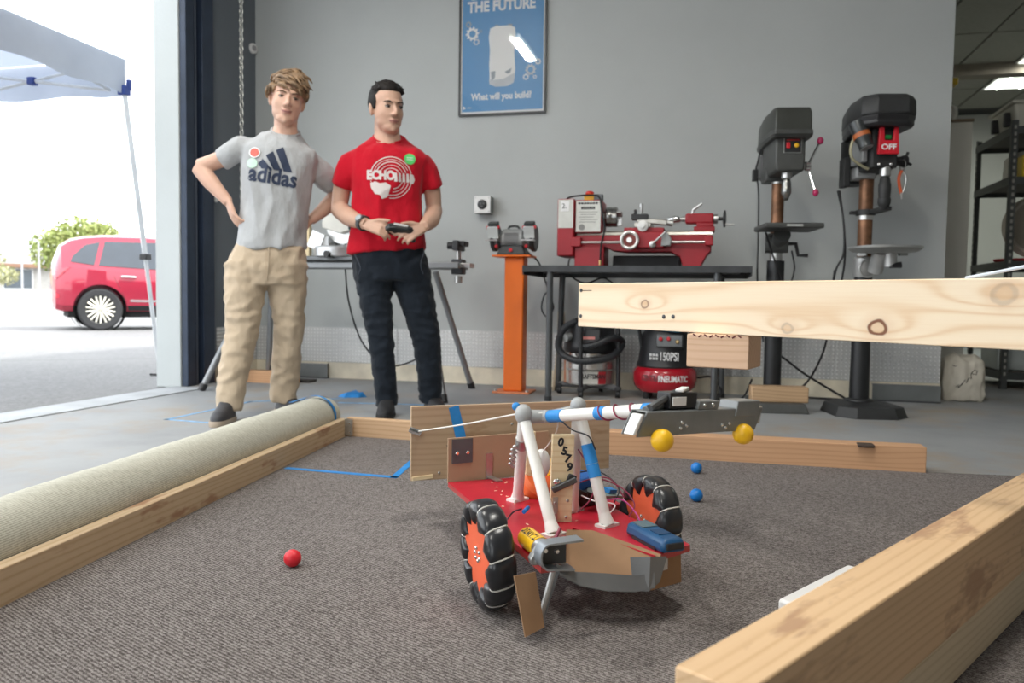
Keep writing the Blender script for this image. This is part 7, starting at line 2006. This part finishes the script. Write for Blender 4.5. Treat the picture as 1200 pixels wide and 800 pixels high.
# ---------------------------------------------------------------- person in grey
def person_grey():
    t = thing('person', 'person in grey T-shirt and khaki trousers standing with hands on hips', 'person', (-0.43, -2.02, 0), R(31), 'people watching the robot')
    HC = (0.103, -0.015, 1.655)
    MR = (Matrix.Rotation(R(8), 3, 'Y') @ Matrix.Rotation(R(4), 3, 'X') @ Matrix.Rotation(R(3), 3, 'Z'))
    mb = MB()
    add_head(mb, HC, MR)
    limb(mb, [(0.098, 0.010, 1.60), (0.096, 0.020, 1.53), (0.092, 0.028, 1.45)], [0.060, 0.059, 0.080])
    mb.loft([(0.02, 0, 0.80, 0.14, 0.10), (0.025, 0, 0.95, 0.13, 0.095), (0.05, 0, 1.15, 0.135, 0.09), (0.065, 0, 1.32, 0.150, 0.090), (0.075, 0.01, 1.40, 0.13, 0.075, -0.13), (0.085, 0.015, 1.46, 0.075, 0.055, -0.10)], 24)
    # arms
    limb(mb, [(-0.07, 0.01, 1.40), (-0.19, 0.05, 1.362), (-0.335, 0.10, 1.305)], [0.040, 0.043, 0.042])
    limb(mb, [(-0.335, 0.10, 1.305), (-0.275, 0.055, 1.225), (-0.188, -0.005, 1.12)], [0.044, 0.042, 0.027])
    hand(mb, (-0.188, -0.005, 1.12), (0.33, -0.28, -0.90), (-0.85, -0.25, -0.20), 1, 0.34, 0.10, (0.5, 0.75, -0.2))
    limb(mb, [(0.215, 0.015, 1.355), (0.300, 0.072, 1.285), (0.372, 0.13, 1.205)], [0.040, 0.042, 0.041])
    limb(mb, [(0.372, 0.13, 1.205), (0.31, 0.10, 1.13), (0.225, 0.06, 1.05)], [0.043, 0.041, 0.027])
    hand(mb, (0.225, 0.06, 1.05), (-0.5, 0.1, -0.75), (0.85, 0.1, -0.4), -1, 0.4, 0.08, (0.5, 0.75, -0.2))
    limb(mb, [(-0.08, 0, 0.88), (-0.125, -0.05, 0.46), (-0.185, -0.10, 0.10)], [0.085, 0.055, 0.038])
    limb(mb, [(0.10, 0, 0.88), (0.112, 0.02, 0.46), (0.09, 0.10, 0.10)], [0.085, 0.055, 0.038])
    body = remesh(mb, 'body', [SKIN1, LIPS], t, 0.0052, 4)
    paint_lips(body, HC, MR)
    hairc = mat('tousled_brown_hair', (0.22, 0.135, 0.07), 0.5, 0, 0.55, 30)
    face_parts(body, HC, MR, mat('brown_brow', (0.15, 0.09, 0.05), 0.7), (0.001, -0.001), 0.006, 0.75)
    # hair: many swept locks over a cap
    rnd = random.Random(11)
    hb = MB()
    def HP(p):
        return Vector(HC) + MR @ Vector((p[0] * HX, p[1] * HY, p[2] * HZ))
    hb.ell(HP((0, 0.026, 0.054)), (0.088, 0.102, 0.092), MR, 24, 16)
    cap = hb
    for k in range(230):
        th = rnd.uniform(0, 2 * PI); ph = math.acos(rnd.uniform(0.02, 1.0))
        p = Vector((0.080 * math.sin(ph) * math.cos(th), 0.024 + 0.096 * math.sin(ph) * math.sin(th), 0.052 + 0.088 * math.cos(ph)))
        front = p.y < -0.02
        if (p.z < 0.05 and p.y < -0.02) or p.z < 0.03:
            continue
        out = Vector((p.x / 0.08, (p.y - 0.024) / 0.1, (p.z - 0.05) / 0.088)).normalized()
        flow = Vector((0.75, -0.30, -0.10)) if p.z > 0.075 else Vector((0.10 * math.copysign(1, p.x), 0.15, -1.0))
        if front and p.z > 0.06:
            flow = Vector((0.80, -0.55, -0.38))
        flow += Vector((rnd.gauss(0, 0.28), rnd.gauss(0, 0.28), rnd.gauss(0, 0.22)))
        flow = (flow - out * flow.dot(out) * 0.85).normalized()
        ln = rnd.uniform(0.038, 0.072) * (0.55 if (p.x > 0.045 or p.z < 0.06) else 1.0)
        lift = rnd.uniform(0.10, 0.45)
        pts = [p - out * 0.006, p + flow * ln * 0.4 + out * ln * lift * 0.6, p + flow * ln * 0.8 + out * ln * lift * 0.55, p + flow * ln * 1.15 + out * ln * lift * 0.1]
        hb.tube([HP(q) for q in pts], [0.0085, 0.0095, 0.007, 0.002], 6)
    hb.build('hair', hairc, t, smooth=60)
    # shirt
    GREYT = cloth('heather_grey_cotton', (0.42, 0.43, 0.44), 0.12, 300)
    sb = MB().loft([(0.022, 0.0, 0.882, 0.184, 0.132, 0.05), (0.024, 0.0, 0.90, 0.182, 0.132, 0.05), (0.030, 0, 0.98, 0.172, 0.122), (0.042, 0, 1.10, 0.168, 0.118), (0.054, 0, 1.22, 0.176, 0.122), (0.062, 0, 1.32, 0.186, 0.122), (0.070, 0.005, 1.385, 0.200, 0.114, -0.13), (0.078, 0.010, 1.430, 0.175, 0.098, -0.14), (0.086, 0.016, 1.460, 0.128, 0.084, -0.13, 0.12), (0.093, 0.02, 1.492, 0.090, 0.078, -0.06, 0.40), (0.095, 0.022, 1.510, 0.072, 0.068, -0.03, 0.55)], 32, 2.1)
    limb(sb, [(-0.05, 0.0, 1.405), (-0.130, 0.028, 1.397), (-0.226, 0.06, 1.345)], [0.060, 0.066, 0.058])
    limb(sb, [(0.200, 0.010, 1.360), (0.270, 0.05, 1.315), (0.345, 0.105, 1.243)], [0.058, 0.066, 0.058])
    sh = remesh(sb, 'shirt', GREYT, t, 0.0085, 9, fold(8.0, 0.017, 2.0, 0.5))
    NAVY = mat('navy_print', (0.02, 0.032, 0.07), 0.7, 0, 0.1)
    bars = [([(-0.035, 1.325), (-0.012, 1.348), (0.028, 1.298), (-0.018, 1.298)], [(0, 1, 2, 3)]), ([(0.003, 1.365), (0.038, 1.388), (0.078, 1.292), (0.040, 1.295)], [(0, 1, 2, 3)]), ([(0.052, 1.395), (0.088, 1.413), (0.132, 1.285), (0.090, 1.290)], [(0, 1, 2, 3)])]
    decal(sh, [([(x - 0.006, z - 0.012) for x, z in b2[0]], b2[1]) for b2 in bars], NAVY, 'print', sh)
    decal(sh, [txt_shape('adidas', 0.115, 0.032, 1.248, 0.0035, 0.84, R(-8))], NAVY, 'lettering', sh)
    decal(sh, [disc_shape(-0.058, 1.368, 0.027)], mat('red_sticker', (0.62, 0.13, 0.10), 0.6), 'badge', sh, 0.005)
    decal(sh, [ring_shape(-0.058, 1.368, 0.022, 0.027, 0, 2 * PI)], WPRINT, 'badge_rim', sh, 0.006)
    decal(sh, [disc_shape(-0.070, 1.314, 0.025)], mat('pale_green_sticker', (0.55, 0.78, 0.62), 0.6), 'badge', sh, 0.006)
    limb2 = MB().torus((0.095, 0.020, 1.506), (0.03, -0.55, 1), 0.071, 0.0065, 36, 8)
    limb2.build('collar', GREYT, sh)
    # trousers
    KH = cloth('khaki_twill', (0.50, 0.40, 0.29), 0.08, 400)
    pb2 = MB().loft([(-0.002, 0.0, 0.70, 0.198, 0.122), (0.0, 0.0, 0.80, 0.207, 0.128), (0.02, 0.0, 0.90, 0.172, 0.112), (0.025, 0, 0.93, 0.165, 0.108)], 28, 2.4)
    limb(pb2, [(-0.098, -0.005, 0.80), (-0.112, -0.03, 0.62), (-0.126, -0.05, 0.44), (-0.165, -0.075, 0.24), (-0.187, -0.09, 0.055)], [0.112, 0.098, 0.081, 0.073, 0.068], 20)
    limb(pb2, [(0.100, 0.0, 0.80), (0.106, 0.01, 0.62), (0.112, 0.025, 0.44), (0.095, 0.07, 0.24), (0.086, 0.095, 0.075)], [0.110, 0.094, 0.078, 0.074, 0.072], 20)
    tr = remesh(pb2, 'trousers', KH, t, 0.0085, 4, fold(10, 0.011, 5.0, 1.5))
    MB().tube(spline([(0.01, -0.128, 0.89), (0.008, -0.135, 0.80), (0.0, -0.125, 0.72)], 5), 0.003, 5).build('fly_seam', KH, tr)
    SB = mat('dark_shoe', (0.035, 0.035, 0.04), 0.6, 0, 0.2, 20)
    shoe((-0.192, -0.10, 0.0), R(-14), SB, mat('tan_sole', (0.42, 0.34, 0.26), 0.7), t, mat('rust_lace', (0.3, 0.12, 0.09), 0.7))
    shoe((0.088, 0.095, 0.0), R(38), SB, mat('tan_sole', ()), t, mat('rust_lace', ()))
    return t
person_grey()

# ---------------------------------------------------------------- person in red
def person_red():
    t = thing('person', 'person in red T-shirt and dark jeans holding a game controller', 'person', (0.14, -1.75, 0), R(25), 'people watching the robot')
    HC = (-0.012, -0.02, 1.639)
    MR = (Matrix.Rotation(R(-2), 3, 'Y') @ Matrix.Rotation(R(22), 3, 'Z') @ Matrix.Rotation(R(6), 3, 'X'))
    mb = MB()
    add_head(mb, HC, MR)
    limb(mb, [(-0.012, 0.010, 1.60), (-0.010, 0.018, 1.52), (-0.006, 0.025, 1.44)], [0.066, 0.068, 0.088])
    mb.loft([(0.0, 0, 0.80, 0.145, 0.105), (-0.005, 0, 0.95, 0.15, 0.10), (-0.008, 0, 1.15, 0.15, 0.10), (-0.005, 0, 1.32, 0.160, 0.095), (0, 0.01, 1.39, 0.145, 0.08), (0, 0.015, 1.45, 0.085, 0.06)], 24)
    limb(mb, [(-0.190, 0.01, 1.36), (-0.240, 0.035, 1.25), (-0.262, 0.06, 1.115)], [0.045, 0.050, 0.044])
    limb(mb, [(-0.262, 0.06, 1.115), (-0.205, -0.06, 1.06), (-0.118, -0.188, 1.015)], [0.049, 0.048, 0.029])
    hand(mb, (-0.118, -0.188, 1.015), (0.86, -0.34, -0.26), (-0.22, -0.80, 0.45), -1, (0.30, 0.40, 0.52, 0.60), 0.10, (0.45, 0.85, 0.25), 0.5)
    limb(mb, [(0.190, 0.01, 1.36), (0.232, 0.035, 1.25), (0.250, 0.06, 1.125)], [0.045, 0.049, 0.043])
    limb(mb, [(0.250, 0.06, 1.125), (0.222, -0.06, 1.06), (0.172, -0.188, 1.010)], [0.048, 0.046, 0.029])
    hand(mb, (0.172, -0.188, 1.010), (-0.80, -0.36, -0.40), (0.22, -0.80, 0.44), 1, (0.32, 0.42, 0.52, 0.60), 0.10, (0.55, 0.75, 0.25), 0.45)
    limb(mb, [(-0.07, 0, 0.88), (-0.04, -0.02, 0.43), (0.0, -0.01, 0.08)], [0.085, 0.055, 0.036])
    limb(mb, [(0.11, 0, 0.88), (0.205, 0.01, 0.43), (0.242, 0.07, 0.08)], [0.085, 0.055, 0.036])
    body = remesh(mb, 'body', [SKIN2, LIPS], t, 0.0052, 4)
    paint_lips(body, HC, MR)
    face_parts(body, HC, MR, mat('black_brow', (0.03, 0.022, 0.018), 0.7), (0.003, -0.002), -0.001, 0.8)
    def HP(p):
        return Vector(HC) + MR @ Vector((p[0] * HX, p[1] * HY, p[2] * HZ))
    DH = mat('short_dark_hair', (0.014, 0.011, 0.010), 0.6, 0, 0.4, 60, 0.4, 160, spec=0.2)
    hb = MB()
    hb.ell(HP((0, 0.028, 0.054)), (0.087, 0.098, 0.087), MR, 28, 18)
    hb.ell(HP((0, 0.006, 0.094)), (0.070, 0.080, 0.048), MR @ euler((R(5), 0, 0)), 24, 14)
    for s in (-1, 1):
        hb.ell(HP((s * 0.067, 0.022, 0.034)), (0.016, 0.052, 0.044), MR, 16, 10)
        hb.ell(HP((s * 0.069, -0.010, 0.014)), (0.007, 0.012, 0.022), MR, 12, 8)
    rnd = random.Random(3)
    for k in range(240):
        th = rnd.uniform(0, 2 * PI); ph = math.acos(rnd.uniform(0.25, 1.0))
        p = Vector((0.077 * math.sin(ph) * math.cos(th), 0.016 + 0.094 * math.sin(ph) * math.sin(th), 0.056 + 0.082 * math.cos(ph)))
        if p.y < -0.035 or (p.z < 0.085 and p.y < -0.02):
            continue
        out = Vector((p.x / 0.08, (p.y - 0.02) / 0.1, (p.z - 0.05) / 0.083)).normalized()
        fl = Vector((0.5 + rnd.gauss(0, 0.3), -0.25 + rnd.gauss(0, 0.3), 0.2)); fl = (fl - out * fl.dot(out) * 0.7).normalized()
        hb.tube([HP(p - out * 0.006), HP(p + fl * 0.010 + out * 0.004), HP(p + fl * 0.022 + out * 0.003)], [0.006, 0.0055, 0.0015], 5)
    remesh(hb, 'hair', DH, t, 0.004, 1)
    REDT = cloth('red_cotton', (0.50, 0.008, 0.022), 0.12, 300)
    sb = MB().loft([(-0.008, 0.0, 0.888, 0.214, 0.140, 0.09), (-0.008, 0.0, 0.905, 0.212, 0.140, 0.09), (-0.010, 0, 1.0, 0.196, 0.130, 0.04), (-0.010, 0, 1.12, 0.184, 0.124), (-0.006, 0, 1.24, 0.186, 0.126), (-0.002, 0, 1.33, 0.198, 0.126), (0.002, 0.005, 1.385, 0.216, 0.114), (0.0, 0.010, 1.425, 0.190, 0.098), (-0.002, 0.015, 1.453, 0.142, 0.088, 0, 0.12), (-0.003, 0.018, 1.484, 0.102, 0.082, 0, 0.40), (-0.004, 0.02, 1.504, 0.080, 0.074, 0, 0.58)], 32, 2.1)
    limb(sb, [(-0.145, 0.004, 1.385), (-0.210, 0.018, 1.335), (-0.252, 0.036, 1.232)], [0.055, 0.067, 0.064])
    limb(sb, [(0.145, 0.004, 1.385), (0.203, 0.018, 1.335), (0.240, 0.036, 1.240)], [0.055, 0.067, 0.063])
    sh = remesh(sb, 'shirt', REDT, t, 0.0085, 9, fold(7.5, 0.016, 9.0, 0.55))
    PR = mat('shirt_white_print', (0.66, 0.60, 0.58), 0.7, 0, 0.06)
    cx, cz = 0.008, 1.268
    rings = [ring_shape(cx, cz, 0.105, 0.110, R(15), R(172)), ring_shape(cx, cz, 0.092, 0.095, R(25), R(165)), ring_shape(cx, cz, 0.078, 0.083, R(20), R(160)), ring_shape(cx, cz, 0.062, 0.065, R(25), R(155)), ring_shape(cx, cz, 0.045, 0.049, R(25), R(150)),
             ring_shape(cx, cz, 0.105, 0.109, R(-95), R(-12)), ring_shape(cx, cz, 0.090, 0.094, R(-100), R(-15)), ring_shape(cx, cz, 0.075, 0.078, R(-85), R(-18)), ring_shape(cx, cz, 0.058, 0.062, R(-80), R(-20)), ring_shape(cx, cz, 0.105, 0.108, R(190), R(215))]
    decal(sh, rings, PR, 'print', sh, 0.003)
    decal(sh, [([(-0.112, 1.250), (-0.112, 1.302), (0.02, 1.302), (0.02, 1.250)], [(0, 1, 2, 3)])], REDT, 'print_ground', sh, 0.0036)
    decal(sh, [([(0.024 + 0.021 * k, 1.247), (0.024 + 0.021 * k, 1.292), (0.036 + 0.021 * k, 1.292), (0.040 + 0.021 * k, 1.247)], [(0, 1, 2, 3)]) for k in range(4)] + [([(0.105, 1.244), (0.105, 1.294), (0.125, 1.288), (0.132, 1.262), (0.122, 1.240)], [(0, 1, 2, 3, 4)])], PR, 'print', sh, 0.004)
    decal(sh, [txt_shape('ECHO', 0.062, -0.046, 1.276, 0.0042, 0.84)], PR, 'lettering', sh, 0.0052)
    blob = [(-0.10, 1.235), (-0.075, 1.245), (-0.05, 1.235), (-0.02, 1.24), (0.005, 1.225), (0.0, 1.20), (-0.015, 1.19), (-0.012, 1.165), (-0.04, 1.155), (-0.05, 1.175), (-0.075, 1.18), (-0.07, 1.20), (-0.095, 1.21)]
    decal(sh, [(blob, [tuple(range(len(blob)))])], PR, 'print', sh, 0.004)
    decal(sh, [disc_shape(0.105, 1.372, 0.030)], mat('green_sticker', (0.09, 0.55, 0.13), 0.6), 'badge', sh, 0.005)
    decal(sh, [([(0.088, 1.376 - 0.010 * k), (0.122, 1.376 - 0.010 * k), (0.122, 1.380 - 0.010 * k), (0.088, 1.380 - 0.010 * k)], [(0, 1, 2, 3)]) for k in range(2)], mat('pale_green_sticker', ()), 'badge_print', sh, 0.006)
    MB().torus((-0.004, 0.018, 1.499), (0.0, -0.58, 1), 0.078, 0.007, 36, 8).build('collar', REDT, sh)
    JE = cloth('dark_denim', (0.014, 0.019, 0.027), 0.35, 500)
    pb2 = MB().loft([(0.015, 0.0, 0.735, 0.196, 0.122), (0.012, 0.0, 0.82, 0.204, 0.130), (0.0, 0.0, 0.90, 0.190, 0.124, 0.05), (0.0, 0, 0.925, 0.186, 0.12, 0.05)], 28, 2.4)
    limb(pb2, [(-0.080, -0.0, 0.80), (-0.065, -0.01, 0.62), (-0.038, -0.02, 0.42), (-0.020, -0.015, 0.24), (-0.002, -0.005, 0.055)], [0.108, 0.088, 0.069, 0.062, 0.058], 20)
    limb(pb2, [(0.110, 0.0, 0.80), (0.160, 0.005, 0.62), (0.207, 0.01, 0.42), (0.228, 0.04, 0.24), (0.242, 0.065, 0.065)], [0.110, 0.095, 0.078, 0.068, 0.064], 20)
    tr = remesh(pb2, 'jeans', JE, t, 0.0085, 4, fold(11, 0.009, 15.0, 1.8))
    MB().tube(spline([(-0.185, -0.07, 0.88), (-0.15, -0.115, 0.80), (-0.16, -0.11, 0.76)], 5), 0.002, 5).build('pocket_seam', mat('denim_seam', (0.05, 0.06, 0.08), 0.8), tr)
    MB().tube(spline([(0.19, -0.075, 0.90), (0.165, -0.115, 0.82), (0.18, -0.105, 0.77)], 5), 0.002, 5).build('pocket_seam', mat('denim_seam', ()), tr)
    SB = mat('black_shoe', (0.016, 0.016, 0.018), 0.65, 0, 0.2, 20)
    shoe((0.0, 0.005, 0.0), R(-8), SB, mat('black_sole', (0.012, 0.012, 0.012), 0.7), t)
    shoe((0.245, 0.075, 0.0), R(14), SB, mat('black_sole', ()), t)
    # watch
    a = Vector((-0.205, -0.05, 1.06)).lerp(Vector((-0.118, -0.188, 1.015)), 0.80)
    d = Vector((0.087, -0.115, -0.045)).normalized()
    wt = MB().tube([a - d * 0.013, a + d * 0.013], 0.0405, 24).build('watch_strap', mat('watch_dark', (0.06, 0.065, 0.07), 0.5), t)
    n = Vector((-0.45, -0.75, 0.48)); n = (n - d * n.dot(d)).normalized()
    MB().lathe([(0.020, 0), (0.021, 0.006), (0.019, 0.010)], a + n * 0.037, n, 24).build('watch_case', mat('watch_case', (0.25, 0.27, 0.29), 0.3, 0.6), wt)
    MB().lathe([(0.0165, 0.010), (0.016, 0.011)], a + n * 0.037, n, 24).build('watch_face', mat('watch_face', (0.35, 0.40, 0.42), 0.2), wt)
    return t
tp = person_red()
# controller held in both hands (room coordinates from the person's frame)
M4 = Matrix.Translation((0.14, -1.75, 0)) @ Matrix.Rotation(R(25), 4, 'Z')
ct = thing('game_controller', 'black and silver game controller held by the person in red', 'controller', M4 @ Vector((0.050, -0.207, 0.990)), R(25))
CB = mat('controller_black', (0.02, 0.022, 0.022), 0.35)
g = MB()
g.loft([(0, 0, -0.018, 0.066, 0.034), (0, 0, 0.0, 0.074, 0.040), (0, 0, 0.016, 0.068, 0.034)], 28, 2.6)
for s in (-1, 1):
    g.tube([(s * 0.058, -0.002, 0.0), (s * 0.072, 0.030, -0.006), (s * 0.078, 0.060, -0.014)], [0.024, 0.020, 0.013], 14)
g.xform(Matrix.Rotation(R(9), 4, 'Y') @ Matrix.Rotation(R(-32), 4, 'X'))
remesh(g, 'shell', CB, ct, 0.004, 3)
MQ = Matrix.Rotation(R(9), 4, 'Y') @ Matrix.Rotation(R(-32), 4, 'X')
MB().box((0, -0.036, 0.004), (0.075, 0.010, 0.014)).xform(MQ).build('front_trim', mat('controller_silver', (0.55, 0.55, 0.55), 0.35, 0.4), ct, bevel=0.003)
MB().box((0, 0.004, 0.017), (0.05, 0.030, 0.006)).xform(MQ).build('top_plate', mat('controller_silver', ()), ct, bevel=0.002)
for s in (-1, 1):
    MB().lathe([(0.007, 0), (0.006, 0.010), (0.011, 0.014), (0.010, 0.018)], (s * 0.035, 0.016, 0.016), (0, 0, 1), 16).xform(MQ).build('thumb_stick', CB, ct)
    MB().box((s * 0.048, -0.034, -0.002), (0.028, 0.012, 0.012)).xform(MQ).build('trigger', CB, ct, bevel=0.003)
    for q in range(4):
        a = q * PI / 2
        MB().lathe([(0.004, 0), (0.0035, 0.003)], (s * 0.052 + 0.009 * math.cos(a), 0.0 + 0.009 * math.sin(a), 0.014), (0, 0, 1), 8).xform(MQ).build('button', GREYM, ct)
